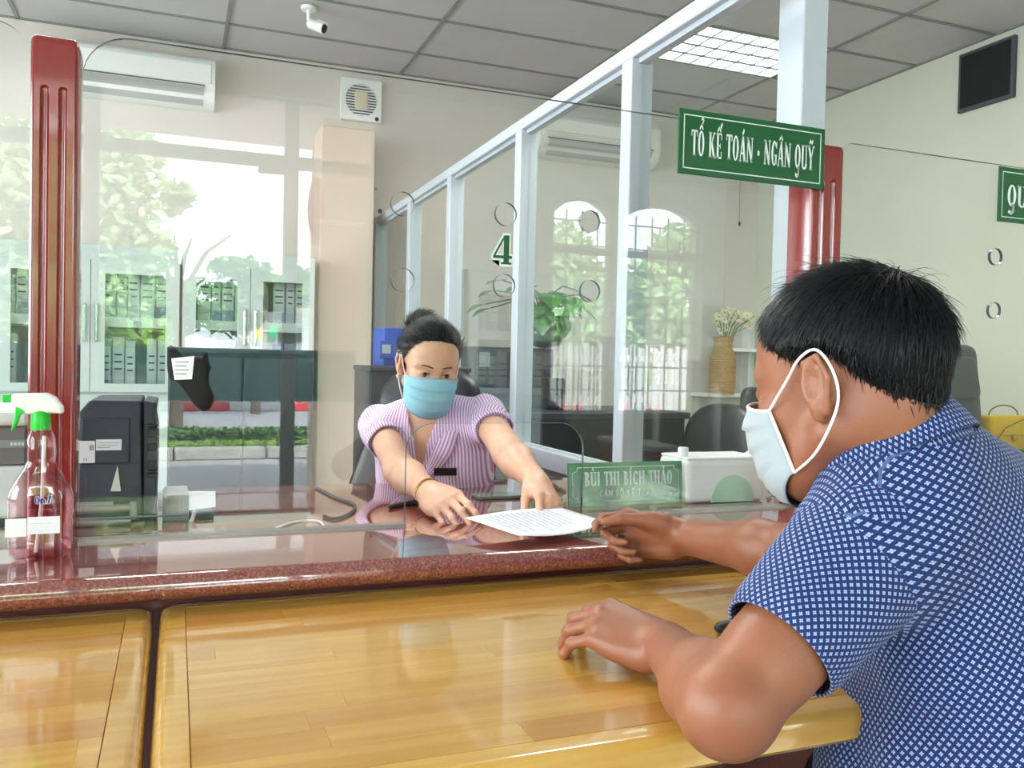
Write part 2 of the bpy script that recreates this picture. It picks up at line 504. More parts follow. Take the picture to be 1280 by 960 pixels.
hole_d = [(fx_l, .01), (fx_r, .01), (fx_r, fz_top), (fx_l, fz_top)]
wt = .22
S(fill_outline([(XL, 0), (XR, 0), (XR, ZC + .3), (XL, ZC + .3)], [hole_d, arch(W1[0], W1[1], wz0, wzs, wzt), arch(W2[0], W2[1], wz0, wzs, wzt)], wt,
             lambda a, b, t: (a, YF - wt + t, b)).build('wall_front', MT['wall']))
yf = YF - .11
g = S(thing('window_1', (fx_m0, yf, .01), None, None))
MT['frame'] = mat('grey_white_frame', srgb(196, 204, 202), .45)
def fr(x0, x1, z0, z1, name='frame'): MB().box((x0, yf - .03, z0), (x1, yf + .03, z1), .004, 1).build(name, MT['frame'], g)
fr(fx_l, fx_l + .05, .01, fz_top); fr(fx_r - .012, fx_r, .01, fz_top); fr(fx_l, fx_r, fz_top - .02, fz_top)
fr(fx_m0, fx_m1, .01, fz_top - .02, 'mullion'); fr(fx_l + .05, fx_m0, fz_t0, fz_t1, 'transom'); fr(fx_m1, fx_r - .012, fz_t0, fz_t1, 'transom')
fr(-.62, -.50, .01, fz_top - .02, 'mullion')
fr(fx_l + .05, fx_m0, .01, .09, 'bottom_rail')
for (a, b, c, d) in ((fx_l + .05, -.62, .09, fz_t0), (-.50, fx_m0, .09, fz_t0), (fx_m1, fx_r - .012, .05, fz_t0),
                     (fx_l + .05, -.62, fz_t1, fz_top - .02), (-.50, fx_m0, fz_t1, fz_top - .02), (fx_m1, fx_r - .012, fz_t1, fz_top - .02)):
    MB().box((a, yf - .004, c), (b, yf + .004, d)).build('pane', MT['glass'], g)
q0, q1 = V(324, 206, 6.5), V(356, 217, 6.5)
MB().box((q0[0], yf + .03, q1[2]), (q1[0], yf + .08, q0[2] + .02), .005, 1).build('door_closer', MT['frame'], g)
# safety band: tinted film on the panes
m = bpy.data.materials.new('teal_film'); m.use_nodes = True
nt = m.node_tree; nt.nodes.clear()
o_ = nt.nodes.new('ShaderNodeOutputMaterial'); t_ = nt.nodes.new('ShaderNodeBsdfTransparent'); t_.inputs[0].default_value = (.30, .46, .44, 1)
d_ = nt.nodes.new('ShaderNodeBsdfTranslucent'); d_.inputs[0].default_value = (.22, .42, .39, 1)
x_ = nt.nodes.new('ShaderNodeMixShader'); x_.inputs[0].default_value = .45
nt.links.new(t_.outputs[0], x_.inputs[1]); nt.links.new(d_.outputs[0], x_.inputs[2]); nt.links.new(x_.outputs[0], o_.inputs[0])
MT['film'] = m
bz1, bz0 = V(320, 436, 6.5)[2], V(320, 502, 6.5)[2]
for a, b in ((fx_l + .05, -.62), (-.50, fx_m0), (fx_m1, V(447, 470, 6.5)[0])):
    MB().box((a + .002, yf + .005, bz0), (b - .002, yf + .006, bz1)).build('film_band', MT['film'], g)
portal('door_daylight', fx_l, fx_r, .05, fz_top, YF + .02)

for n, (y0, y1) in enumerate(((-2.4, 1.2), (2.2, 5.2))):  # unseen side windows added to bring in more daylight
    w = S(thing('window_%d' % (n + 4), (XL - .1, (y0 + y1) / 2, .9), None, None))
    MB().box((XL - .104, y0, .9), (XL - .096, y1, 2.7)).build('pane', MT['glass'], w)
    for y in (y0 + .03, (y0 + y1) / 2, y1 - .03): MB().box((XL - .13, y - .03, .9), (XL - .07, y + .03, 2.7)).build('frame', MT['frame'], w)
    for z in (.93, 2.67): MB().box((XL - .13, y0, z - .03), (XL - .07, y1, z + .03)).build('frame', MT['frame'], w)
    p_ = portal('added_side_daylight', y0, y1, .9, 2.7, 0)
    p_.location = (XL + .02, (y0 + y1) / 2, 1.8); p_.rotation_euler = (math.radians(90), 0, math.radians(-90))
MT['bars'] = mat('painted_window_bars', srgb(120, 124, 122), .5)
for n, (a, b) in enumerate((W1, W2)):
    w = S(thing('window_%d' % (n + 2), ((a + b) / 2, yf, wz0), None, None))
    mb = fill_outline(arch(a, b, wz0, wzs, wzt), [arch(a + .03, b - .03, wz0 + .03, wzs - .012, wzt - .03)], .05, lambda p, q, t: (p, yf - .02 + t, q))
    mb.build('frame', MT['frame'], w)
    fill_outline(arch(a + .02, b - .02, wz0 + .02, wzs - .012, wzt - .02), [], .006, lambda p, q, t: (p, yf + t - .012, q)).build('pane', MT['glass'], w)
    nb = 4 if n == 0 else 5
    for k in range(1, nb):
        x = a + (b - a) * k / nb
        MB().box((x - .006, yf + .03, wz0 + .005), (x + .006, yf + .042, wzs + .03)).build('bar', MT['bars'], w)
    for k in range(1, 9):
        z = wz0 + (wzs - wz0) * k / 8.3
        MB().box((a + .01, yf + .042, z - .006), (b - .01, yf + .052, z + .006)).build('bar', MT['bars'], w)
    z = wz0 + (wzs - wz0) * .82
    MB().box((a + .02, yf - .02, z - .03), (b - .02, yf + .028, z + .03)).build('transom', MT['frame'], w)
    portal('window_daylight', a, b, wz0, wzt, YF + .02)

# ------------------------------------------------------------------ street in front of the building (it shows as a reflection in the counter screen)
GZ = -.3
MT['pave'] = mat('grey_paving', srgb(178, 178, 182), .8, noise=(.8, srgb(160, 158, 160), .6))
MT['road'] = mat('asphalt', srgb(176, 176, 182), .85, noise=(3, srgb(160, 160, 166), .6))
MT['conc'] = mat('pale_concrete', srgb(205, 203, 198), .85, noise=(5, srgb(150, 148, 142), .7), bump=(60, .4, .004))
MT['pink'] = mat('pink_beige_render', srgb(244, 222, 200), .8, noise=(2, srgb(222, 194, 172), .5))
MT['leafd'] = mat('dark_leaf', srgb(60, 104, 48), .5, noise=(2, srgb(96, 142, 66), .8))
MT['leafl'] = mat('light_leaf', srgb(146, 176, 78), .5, noise=(2, srgb(112, 150, 60), .8))
MT['bark'] = mat('bark', srgb(96, 84, 72), .9, bump=(40, .6, .01))
MT['kred'] = mat('red_road_paint', srgb(214, 60, 72), .6)
MT['kwhite'] = mat('white_road_paint', srgb(236, 236, 236), .6)
def yy(yv): return 2 * YG - yv
S(MB().box((-30, yy(14.6), GZ - .2), (40, YF - .2, GZ)).build('pavement', MT['pave']))
S(MB().box((-60, yy(60), GZ - .25), (80, yy(14.6), GZ - .05)).build('road', MT['road']))
kerb = S(thing('kerb', (0, yy(12.45), GZ), None, None))
for k in range(-5, 12):
    MB().box((k * 1.2, yy(12.6), GZ), (k * 1.2 + 1.18, yy(12.3), GZ + .16), .02, 1).build('kerb_stone', MT['conc'], kerb)
z1 = at_y(300, 503, 24)[2]
bar = S(thing('trim_1', (0, yy(24.1), GZ), None, None))
xk = [V(p, 508, 24)[0] for p in (40, 100, 195, 265, 287, 345, 375, 420, 480)]
for k in range(-6, 14):
    x0 = V(287, 508, 24)[0] + (k) * 1.32
    MB().box((x0, yy(24.3), GZ - .05), (x0 + 1.31, yy(24), z1), .03, 1).build('kerb_block', MT['kred'] if k % 2 else MT['kwhite'], bar)

def leaves(n, ell, size, seed, mat_, name, parent, flat=.5):
    r = np.random.default_rng(seed)
    vs = []
    ell = np.array(ell, float)                  # rows: cx cy cz rx ry rz
    w = ell[:, 3] * ell[:, 4] * ell[:, 5]
    idx = r.choice(len(ell), n, p=w / w.sum())
    d = r.normal(size=(n, 3)); d /= np.linalg.norm(d, axis=1)[:, None]
    rad = r.random(n) ** .42
    c = ell[idx, :3] + d * rad[:, None] * ell[idx, 3:]
    a = r.normal(size=(n, 3)); a[:, 2] *= flat; a /= np.linalg.norm(a, axis=1)[:, None]
    b = np.cross(a, r.normal(size=(n, 3))); b /= np.linalg.norm(b, axis=1)[:, None]
    s = size * (.6 + .8 * r.random(n))[:, None]
    v = np.stack([c - a * s, c + b * s * .45, c + a * s, c - b * s * .45], 1).reshape(-1, 3)
    f = np.arange(4 * n).reshape(-1, 4)
    o = mesh_obj(name, v, f, mat_, parent)
    return o
def hedge(x0, x1, yv0, yv1, z0, z1, n, mt, seed, label):
    t = thing('hedge', ((x0 + x1) / 2, yy((yv0 + yv1) / 2), z0), label, 'hedge')
    MB().box((x0, yy(yv1), z0), (x1, yy(yv0), z1 - .06), .05, 1).build('twigs', MT['leafd'], t)
    r = np.random.default_rng(seed)
    c = np.stack([x0 + (x1 - x0) * r.random(n), yy(yv0) - (yv1 - yv0) * r.random(n), z0 + (z1 - z0) * (1 - .9 * r.random(n) ** 2)], 1)
    a = r.normal(size=(n, 3)); a /= np.linalg.norm(a, axis=1)[:, None]
    b = np.cross(a, r.normal(size=(n, 3))); b /= np.linalg.norm(b, axis=1)[:, None]
    front = r.random(n) < .45
    c[front, 1] = yy(yv0) + .05 * r.random(front.sum())
    v = np.stack([c - a * .07, c + b * .035, c + a * .07, c - b * .035], 1).reshape(-1, 3)
    o = mesh_obj('leaf_cover', v, np.arange(4 * n).reshape(-1, 4), mt, t); tag(o, kind='stuff')
h1, h0 = at_y(300, 554, 12.9)[2], GZ
hedge(-2.5, 5.5, 12.65, 13.2, GZ, h1, 5000, MT['leafl'], 3, 'low clipped light green hedge along the kerb')
h2 = at_y(300, 537, 14)[2]
hedge(-2.5, 5.5, 13.4, 14.4, GZ, h2, 5000, MT['leafd'], 4, 'taller dark green hedge behind the low one')

def tree(px, py, yv, spec, n, seed, label, mt, size=.12, trunk=True):
    p = V(px, py, yv)
    t = thing('tree', (p[0], p[1], GZ), label, 'tree', 'street trees')
    if trunk:
        mb = MB().tube([(p[0], p[1], GZ), (p[0] + .05, p[1], p[2] * .5), (p[0], p[1], p[2])], [.13, .1, .06], 8)
        r = random.Random(seed)
        for k in range(6):
            e = (p[0] + r.uniform(-1.2, 1.2), p[1] + r.uniform(-.6, .6), p[2] + r.uniform(-.3, .9))
            mb.tube([(p[0], p[1], p[2] * .75), ((p[0] + e[0]) / 2, p[1], (p[2] + e[2]) / 2 - .1), e], [.06, .04, .015], 6)
        mb.build('trunk', MT['bark'], t, True)
    el = []
    for (ax, ay, rx, rz) in spec:
        q = V(ax, ay, yv); s = yv / FPX
        el.append((q[0], q[1], q[2], rx * s, rx * s * .7, rz * s))
    tag(leaves(n, el, size, seed, mt, 'crown', t), kind='stuff')
MT['leafm'] = mat('mid_leaf', srgb(112, 150, 104), .5, noise=(3.5, srgb(184, 208, 150), .9))
tree(30, 420, 15, [(10, 210, 70, 60), (70, 270, 80, 60), (135, 205, 60, 52), (155, 255, 44, 42), (140, 310, 70, 45), (20, 320, 60, 60), (180, 178, 24, 14), (90, 370, 90, 40), (150, 170, 40, 14)], 8500, 11, 'broad pale green tree at the left of the street reflection', MT['leafm'])
tree(222, 330, 17, [(222, 245, 18, 18), (214, 262, 10, 9)], 420, 12, 'small round tree top standing alone against the sky', MT['leafm'], .1)
tree(320, 440, 22, [(300, 335, 40, 14), (345, 365, 60, 22), (260, 375, 55, 26), (385, 350, 24, 18), (290, 400, 40, 18), (200, 385, 60, 35)], 4500, 13, 'spreading street tree with bare forked branches before the white house', MT['leafd'], .14)
tree(120, 440, 20, [(100, 400, 70, 35), (170, 420, 50, 25), (50, 410, 50, 30)], 3500, 14, 'bright green bushy tree low above the wall', MT['leafl'], .13)
for k, (a, b, c) in enumerate(((690, 330, 19), (800, 380, 14), (860, 330, 17), (740, 430, 13))):
    tree(a, b + 60, c, [(a, b, 70, 60), (a + 40, b + 30, 50, 40)], 2200, 20 + k, ('grey green tree filling the left arched window', 'leafy tree low in the right arched window', 'tree top at the right side of the arched windows', 'dark shrub below the arched windows')[k], MT['leafm'], .13)

# house with coloured banners across the street
a, b = V(300, 385, 34), V(420, 436, 34)
hs = thing('house', ((a[0] + b[0]) / 2, a[1], GZ), 'white house with yellow and green banners across the street', 'house')
zt = a[2]
MB().box((a[0], a[1] - 5, GZ), (b[0] + 2, a[1], zt)).build('wall', MT['kwhite'], hs)
MB().box((a[0] - .3, a[1] - 5.2, zt), (b[0] + 2.3, a[1] + .5, zt + .25)).build('roof', MT['pink'], hs)
for nm, c, p0, p1 in (('yellow_banner', srgb(240, 214, 40), 318, 327), ('green_banner', srgb(60, 190, 130), 337, 346)):
    u, v = V(p0, 407, 33.8), V(p1, 423, 33.8)
    MB().box((u[0], u[1] - .03, v[2]), (v[0], u[1], u[2])).build(nm, mat(nm, c, .7), hs)
for p0 in (349, 372, 388):
    u, v = V(p0, 410, 33.9), V(p0 + 7, 428, 33.9)
    MB().box((u[0], u[1] - .05, v[2]), (v[0], u[1], u[2])).build('window', MT['dgrey'], hs)
u, v = V(290, 430, 30), V(440, 434, 30)
MB().box((u[0], u[1], v[2]), (v[0] + 2, u[1] + .1, u[2])).build('red_rail', MT['kred'], hs)
# white wire fence across the road
u, v = V(262, 437, 26), V(440, 480, 26)
fe = thing('wire_fence', ((u[0] + v[0]) / 2, u[1], v[2]), 'white wire mesh fence beyond the red and white kerb', 'fence')
MB().box((u[0] - 14, u[1] - .3, GZ - .05), (v[0] + 10, u[1] - .2, u[2])).build('green_panel', mat('green_fence_sheet', srgb(70, 100, 88), .8), fe)
mb = MB()
for k in range(18):
    x = u[0] + (v[0] - u[0]) * k / 17; mb.box((x - .02, u[1], GZ), (x + .02, u[1] + .03, u[2]))
for k in range(9):
    z = v[2] + (u[2] - v[2]) * k / 8; mb.box((u[0], u[1], z - .02), (v[0], u[1] + .03, z + .02))
tag(mb.build('wire_mesh', MT['kwhite'], fe), kind='stuff')
# unseen dark block added in the hall to blank part of the street reflection
u = V(196, 494, 5.2)
t = thing('reflection_block', (u[0] - .7, u[1] - .3, 0), 'dark grey block added behind the viewer to blank part of the reflection', 'desk')
MB().box((u[0] - 1.4, u[1] - .55, 0), (u[0], u[1], u[2] - .03), .006, 1).build('front', mat('reflection_block_grey', srgb(44, 46, 50), .6), t)
MB().box((u[0] - 1.42, u[1] - .57, u[2] - .03), (u[0] + .02, u[1] + .02, u[2]), .004, 1).build('top', mat('reflection_block_top', srgb(60, 62, 66), .5), t)
# porch roof, column and flag
zb = V(300, 178, 9.2)[2]
S(MB().box((-4.5, yy(9.2), zb), (6, YF - wt, zb + .35)).build('porch_roof', mat('porch_soffit', srgb(214, 198, 192), .8)))
c0, c1 = V(400, 300, 7.9)[0], V(470, 300, 7.9)[0]
S(MB().box((c0, yy(8.5), GZ), (c1 + .25, yy(7.9), zb), .01, 1).build('pillar', MT['pink']))
f0 = V(397, 222, 7.8); f1 = V(397, 306, 7.8)
mb = MB()
pr = []
for k in range(13):
    t = k / 12; w = .02 + .05 * math.sin(PI * min(1, t * 1.05)) ** .8
    z = f0[2] + (f1[2] - f0[2]) * t
    for (dx, dy) in ((-w, .0), (-w * .3, .025), (w * .5, -.02), (w, .015)): pr.append((f0[0] - .015 + dx, f0[1] + dy, z))
fs = [(4 * k + j, 4 * k + j + 1, 4 * k + j + 5, 4 * k + j + 4) for k in range(12) for j in range(3)]
fl = mesh_obj('flag', pr, fs, mat('red_flag_cloth', srgb(220, 60, 80), .8), None, True)
so = fl.modifiers.new('cloth', 'SOLIDIFY'); so.thickness = .004
tag(fl, 'furled red flag hanging beside the beige porch pillar', 'flag')
# picket fence outside the arched windows
u, v = V(640, 425, 10.5), V(880, 500, 10.5)
fe = thing('picket_fence', ((u[0] + v[0]) / 2, u[1], GZ), 'white picket fence outside the arched windows', 'fence')
n = 26
for k in range(n):
    x = u[0] + (v[0] - u[0]) * k / (n - 1)
    MB().add(*((lambda b: (b.v, b.f))(MB().box((x - .035, u[1], GZ), (x + .035, u[1] + .03, u[2] - (0 if k % 2 else .05)))))).build('picket', MT['kwhite'], fe)
for z in (v[2], u[2] - .2): MB().box((u[0], u[1] - .03, z - .04), (v[0], u[1], z + .04)).build('rail', MT['kwhite'], fe)
CT = .80
# ------------------------------------------------------------------ partition of white aluminium and glass
XP = 1.314
pz0, pz1 = .765, 2.100
part = S(thing('partition', (XP, 3.9, 0), None, None))
yposts = [2.40, 3.315, 4.28, 5.1]
yN, yE = 1.78, YFAR
MB().box((XP - .012, 1.802, pz1 - .030), (XP + .06, yE, pz1 + .016), .003, 1).build('top_rail', MT['alu'], part)
MB().box((XP - .012, 2.20, pz0 - .045), (XP + .06, yE, pz0 + .025), .003, 1).build('bottom_rail', MT['alu'], part)
MB().box((XP + .01, 1.802, pz1 - .046), (XP + .04, yE, pz1 - .030)).build('glazing_bead', MT['alu'], part)
MB().box((XP - .02, yE - .06, 0), (XP + .06, yE - .002, pz1 + .02)).build('post', MT['alu'], part)
for y in yposts:
    MB().box((XP - .014, y - .032, 0), (XP + .062, y + .032, pz1 - .03), .003, 1).build('post', MT['alu'], part)
edges = [yN] + yposts + [yE - .06]
for k in range(len(edges) - 1):
    a, b = edges[k] + (.032 if k else 0), edges[k + 1] - (.032 if k < len(edges) - 2 else 0)
    MB().box((XP + .022, a + (.13 if k == 0 else 0), (pz0 + .025) if k else CT + .006), (XP + .028, b, pz1 - .052)).build('pane', MT['glass'], part)
    MB().box((XP + .012, a if k else 2.2, .05), (XP + .036, b, pz0 - .045)).build('lower_panel', MT['alu'], part)
# tall post beside the counter, up to the ceiling
pp0, pp1 = at_y(1002, 120, 1.80), at_y(1033, 120, 1.80)
S(MB().box((pp0[0], 1.80, CT), (pp1[0], 1.90, ZC), .003, 1).build('trim_2', MT['alu']))

# ------------------------------------------------------------------ counter: red granite slab
CT = .80
cx0, cx1, cyf, cyb = -2.2, 3.9, 1.335, 2.19
prof = [(cyb, CT - .04), (cyb, CT)] + [(cyf + .02 - .02 * math.sin(a) , CT - .02 + .02 * math.cos(a)) for a in [PI * i / 14 for i in range(15)]]
vs = [(cx0, y, z) for y, z in prof] + [(cx1, y, z) for y, z in prof]
n = len(prof)
fs = [(i, (i + 1) % n, n + (i + 1) % n, n + i) for i in range(n)] + [tuple(range(n))[::-1], tuple(range(n, 2 * n))]
ctr = thing('counter', (1.0, 1.8, 0), 'long red granite service counter with a rounded front edge', 'counter')
o = mesh_obj('granite_top', vs, fs, MT['granite'], ctr); sharp(o, 30)
MB().box((cx0, cyf + .06, .0), (cx1, cyf + .08, CT - .04)).build('front_panel', mat('counter_front', srgb(94, 40, 34), .4), ctr)
MB().box((cx0, cyb - .25, .0), (cx1, cyb - .22, CT - .04)).build('back_panel', mat('counter_back', srgb(90, 44, 36), .5), ctr)

# ------------------------------------------------------------------ clear screens
YT = .008
def to_screen(a, b, t): return (a, YG - YT / 2 + t, b)
sx0, sx1, sz0, sz1 = -.150, 1.338, CT + .004, 1.652
h_px = [(503, 255), (632, 268), (737, 277), (503, 350), (630, 357), (737, 364)]
holes = []
for p in h_px:
    c = at_y(p[0], p[1], YG); holes.append((c[0], c[2], .0225))
ox0, ox1 = at_y(506, 640, YG)[0], at_y(727, 620, YG)[0]
oz = at_y(620, 529, YG)[2]
R = .055
outer = [(sx0, sz0), (ox0, sz0)] + arc(ox0 + R, oz - R, R, PI, PI / 2) + arc(ox1 - R, oz - R, R, PI / 2, 0) + [(ox1, sz0), (sx1, sz0)] + \
        [(sx1, sz1)] + arc(sx0 + .075, sz1 - .075, .075, PI / 2, PI)
def edge_strip(loop, w=.0016):
    """the cut edge of the sheet, a thin dark line all round an outline"""
    vs = []; fs = []
    n = len(loop)
    for i, (a, b) in enumerate(loop):
        vs += [to_screen(a, b, -.0002), to_screen(a, b, YT + .0002)]
    for i in range(n):
        j = (i + 1) % n
        fs.append((2 * i, 2 * j, 2 * j + 1, 2 * i + 1))
    return vs, fs
scr = thing('counter_screen', ((sx0 + sx1) / 2, YG, CT), 'clear counter screen with six round holes and an arched hatch, between two red posts', 'screen')
fill_outline(outer, [circle(*h) for h in holes], YT, to_screen).build('sheet', MT['acrylic'], scr)
for h in holes:
    v, f = edge_strip(circle(h[0], h[1], h[2] + .0003)); v2 = v
    mesh_obj('hole_rim', v, f, MT['acrylic_edge'], scr, True)
hat = [(ox0 - .0002, sz0)] + arc(ox0 + R, oz - R, R + .0002, PI, PI / 2) + arc(ox1 - R, oz - R, R + .0002, PI / 2, 0) + [(ox1 + .0002, sz0)]
v, f = edge_strip(hat); mesh_obj('hatch_edge', v, f[:-1], MT['acrylic_edge'], scr, True)
top = [(sx1, sz1 + .0002)] + arc(sx0 + .075, sz1 - .075, .0752, PI / 2, PI)
v, f = edge_strip(top); mesh_obj('top_edge', v, f[:-1], MT['acrylic_edge'], scr, True)
MT['rail'] = mat('dull_steel_channel', srgb(150, 146, 142), .35, metal=.5)
for a, b in ((sx0, ox0), (ox1, sx1)): MB().box((a, YG - .012, CT), (b, YG + .012, CT + .006)).build('base_channel', MT['rail'], scr)
# right bay
rx0, rx1 = 1.436, 2.9
holes2 = [(at_y(1244, 321, YG)[0], at_y(1244, 321, YG)[2], .021), (at_y(1242, 388, YG)[0], at_y(1242, 388, YG)[2], .021)]
outer = [(rx0, sz0), (rx1, sz0), (rx1, sz1)] + arc(rx0 + .04, sz1 - .04, .04, PI / 2, PI)
scr2 = thing('counter_screen', ((rx0 + rx1) / 2, YG, CT), 'clear counter screen at the right of the second red post, two round holes', 'screen')
fill_outline(outer, [circle(*h) for h in holes2], YT, to_screen).build('sheet', MT['acrylic'], scr2)
for h in holes2:
    v, f = edge_strip(circle(h[0], h[1], h[2] + .0003)); mesh_obj('hole_rim', v, f, MT['acrylic_edge'], scr2, True)
v, f = edge_strip([(rx1, sz1 + .0002)] + arc(rx0 + .04, sz1 - .04, .0402, PI / 2, PI)); mesh_obj('top_edge', v, f[:-1], MT['acrylic_edge'], scr2, True)
MB().box((rx0, YG - .012, CT), (rx1, YG + .012, CT + .006)).build('base_channel', MT['rail'], scr2)
# left bay
outer = [(-1.6, sz0), (-.222, sz0)] + arc(-.222 - .06, sz1 - .06, .06, 0, PI / 2) + [(-1.6, sz1)]
scr3 = thing('counter_screen', (-.9, YG, CT), 'clear counter screen at the left of the first red post, behind the spray bottle', 'screen')
fill_outline(outer, [], YT, to_screen).build('sheet', MT['acrylic'], scr3)
v, f = edge_strip(arc(-.222 - .06, sz1 - .06, .0602, 0, PI / 2) + [(-1.6, sz1 + .0002)]); mesh_obj('top_edge', v, f[:-1], MT['acrylic_edge'], scr3, True)
MB().box((-1.6, YG - .012, CT), (-.222, YG + .012, CT + .006)).build('base_channel', MT['rail'], scr3)

# ------------------------------------------------------------------ red posts with two flutes
def red_post(x0, x1, ztop, label, y0=1.563, y1=1.64):
    t = thing('screen_post', ((x0 + x1) / 2, (y0 + y1) / 2, CT), label, 'post', 'red wooden posts of the counter screens')
    w = x1 - x0
    zf0, zf1 = CT + .02, ztop - .085
    fl = [x0 + w * .30, x0 + w * .68]; r = w * .085
    nx = 60
    def section(z):
        row = []
        for i in range(nx + 1):
            x = x0 + w * i / nx; y = y0
            e = min(x - x0, x1 - x)
            ch = .006
            if e < ch: y = y0 + ch - math.sqrt(max(0, ch * ch - (ch - e) ** 2))
            for c in fl:
                d = abs(x - c)
                if zf1 + r > z:
                    rr = r if z <= zf1 else math.sqrt(max(0, r * r - (z - zf1) ** 2))
                    if d < rr: y = max(y, y0 + .9 * math.sqrt(rr * rr - d * d))
            row.append((x, y))
        return row
    zs = [CT, zf0] + list(np.linspace(zf0 + .05, zf1 - .01, 8)) + list(np.linspace(zf1, zf1 + r, 7)) + [zf1 + r + .004, ztop - .012]
    vs = []; fs = []
    for z in zs:
        for (x, y) in section(z): vs.append((x, y, z))
    for k in (.35, .75, 1.0):                                         # eased top edge
        ins = .006 * (1 - math.cos(k * PI / 2)); dz = .012 * math.sin(k * PI / 2)
        for (x, y) in section(ztop): vs.append((x0 + ins + (x - x0) * (w - 2 * ins) / w, y + ins, ztop - .012 + dz))
    nr = len(zs) + 3; k = nx + 1
    for i in range(nr - 1):
        for j in range(nx): fs.append((i * k + j, i * k + j + 1, (i + 1) * k + j + 1, (i + 1) * k + j))
    b = len(vs)
    for i in range(nr):
        z = vs[i * k][2]; ins = vs[i * k][0] - x0
        vs += [(x0 + ins, y1 - ins, z), (x1 - ins, y1 - ins, z)]
    for i in range(nr - 1):
        fs.append((i * k, (i + 1) * k, b + 2 * i + 2, b + 2 * i))
        fs.append((b + 2 * i + 1, b + 2 * i + 3, (i + 1) * k + nx, i * k + nx))
        fs.append((b + 2 * i, b + 2 * i + 2, b + 2 * i + 3, b + 2 * i + 1))
    e = (nr - 1)
    fs.append(tuple(e * k + j for j in range(k)) + (b + 2 * e + 1, b + 2 * e))
    o = mesh_obj('shaft', vs, fs, MT['redwood'], t); sharp(o, 40)
    return t
red_post(at_y(36.5, 300, 1.57)[0], at_y(96.5, 300, 1.57)[0], at_y(70, 47, 1.57)[2], 'fluted red wooden post beside the spray bottle')
red_post(at_y(1011, 260, 1.57)[0], at_y(1049, 260, 1.57)[0] + .004, at_y(1030, 181, 1.57)[2], 'fluted red wooden post behind the green department sign')

# ------------------------------------------------------------------ timber tables in front of the counter
TT = .745
def table(x0, x1, y0, y1, label, seed, rl, rr):
    t = thing('table', ((x0 + x1) / 2, (y0 + y1) / 2, 0), label, 'table', 'rubberwood tables along the counter')
    r = random.Random(seed)
    th = .04; ed = .036
    # frame board round the staves, rounded outer edge, a fine groove inside it
    c = .03
    def rr_loop(ins, z, cr):
        pts = []
        for (ax, ay, a0) in ((x1, y1, 0), (x0, y1, PI / 2), (x0, y0, PI), (x1, y0, 3 * PI / 2)):
            cxx = ax - (cr + ins) * (1 if ax == x1 else -1); cyy = ay - (cr + ins) * (1 if ay == y1 else -1)
            for i in range(7):
                a = a0 + PI / 2 * i / 6
                pts.append((cxx + cr * math.cos(a), cyy + cr * math.sin(a), z))
        return pts
    loops = [rr_loop(ed, TT - .002, .004), rr_loop(ed - .0012, TT, .004)]
    for k in range(5):
        a = PI / 2 * k / 4
        loops.append(rr_loop(.014 * (1 - math.sin(a)), TT - .014 * (1 - math.cos(a)), .026))
    loops += [rr_loop(0, TT - th + .006, .026), rr_loop(.006, TT - th, .026), rr_loop(ed, TT - th, .004)]
    n = len(loops[0]); vs = [p for l in loops for p in l]; fs = []
    for i in range(len(loops) - 1):
        for j in range(n):
            j2 = (j + 1) % n
            fs.append((i * n + j, i * n + j2, (i + 1) * n + j2, (i + 1) * n + j))
    o = mesh_obj('edge_board', vs, fs, MT['pine_edge'], t); sharp(o, 35)
    rows = 12
    h = (y1 - y0 - 2 * ed) / rows
    for k in range(rows):
        x = x0 + ed - r.uniform(0, .3); ya = y0 + ed + k * h
        while x < x1 - ed:
            ln = r.uniform(.26, .62); a = max(x, x0 + ed); b = min(x + ln, x1 - ed); x += ln
            if b - a < .02: continue
            dz = r.uniform(0, .0001)
            bm = MB().box((a + .0001, ya + .0001, TT - th), (b - .0001, ya + h - .0001, TT - dz))
            s = bm.build('stave', MT['pine'], t)
    MB().box((x0 + .08, y1 - .12, TT - th - .09), (x1 - .08, y1 - .095, TT - th)).build('apron', MT['pine'], t)
    MB().box((x0 + .08, y0 + .12, TT - th - .06), (x1 - .08, y0 + .14, TT - th)).build('apron', MT['pine'], t)
    for (a, b) in ((x0 + .06, y0 + .1), (x1 - .12, y0 + .1), (x0 + .06, y1 - .14), (x1 - .12, y1 - .14)):
        MB().box((a, b, 0), (a + .06, b + .06, TT - th), .004, 1).build('leg', MT['pine'], t)
tf = at_z(857, 919, TT)[1]
tb = min(at_z(400, 733, TT)[1], cyf + .055)
xs_ = at_z(194, 780, TT)[0]
table(-1.35, xs_ - .004, tf, min(at_z(100, 762, TT)[1], cyf + .055), 'rubberwood table at the left, ending at the seam', 5, 0, 1)
table(xs_ + .004, 1.45, tf, tb, 'rubberwood table that the man in blue leans on', 6, 1, 0)
print('table', tf, tb, xs_)
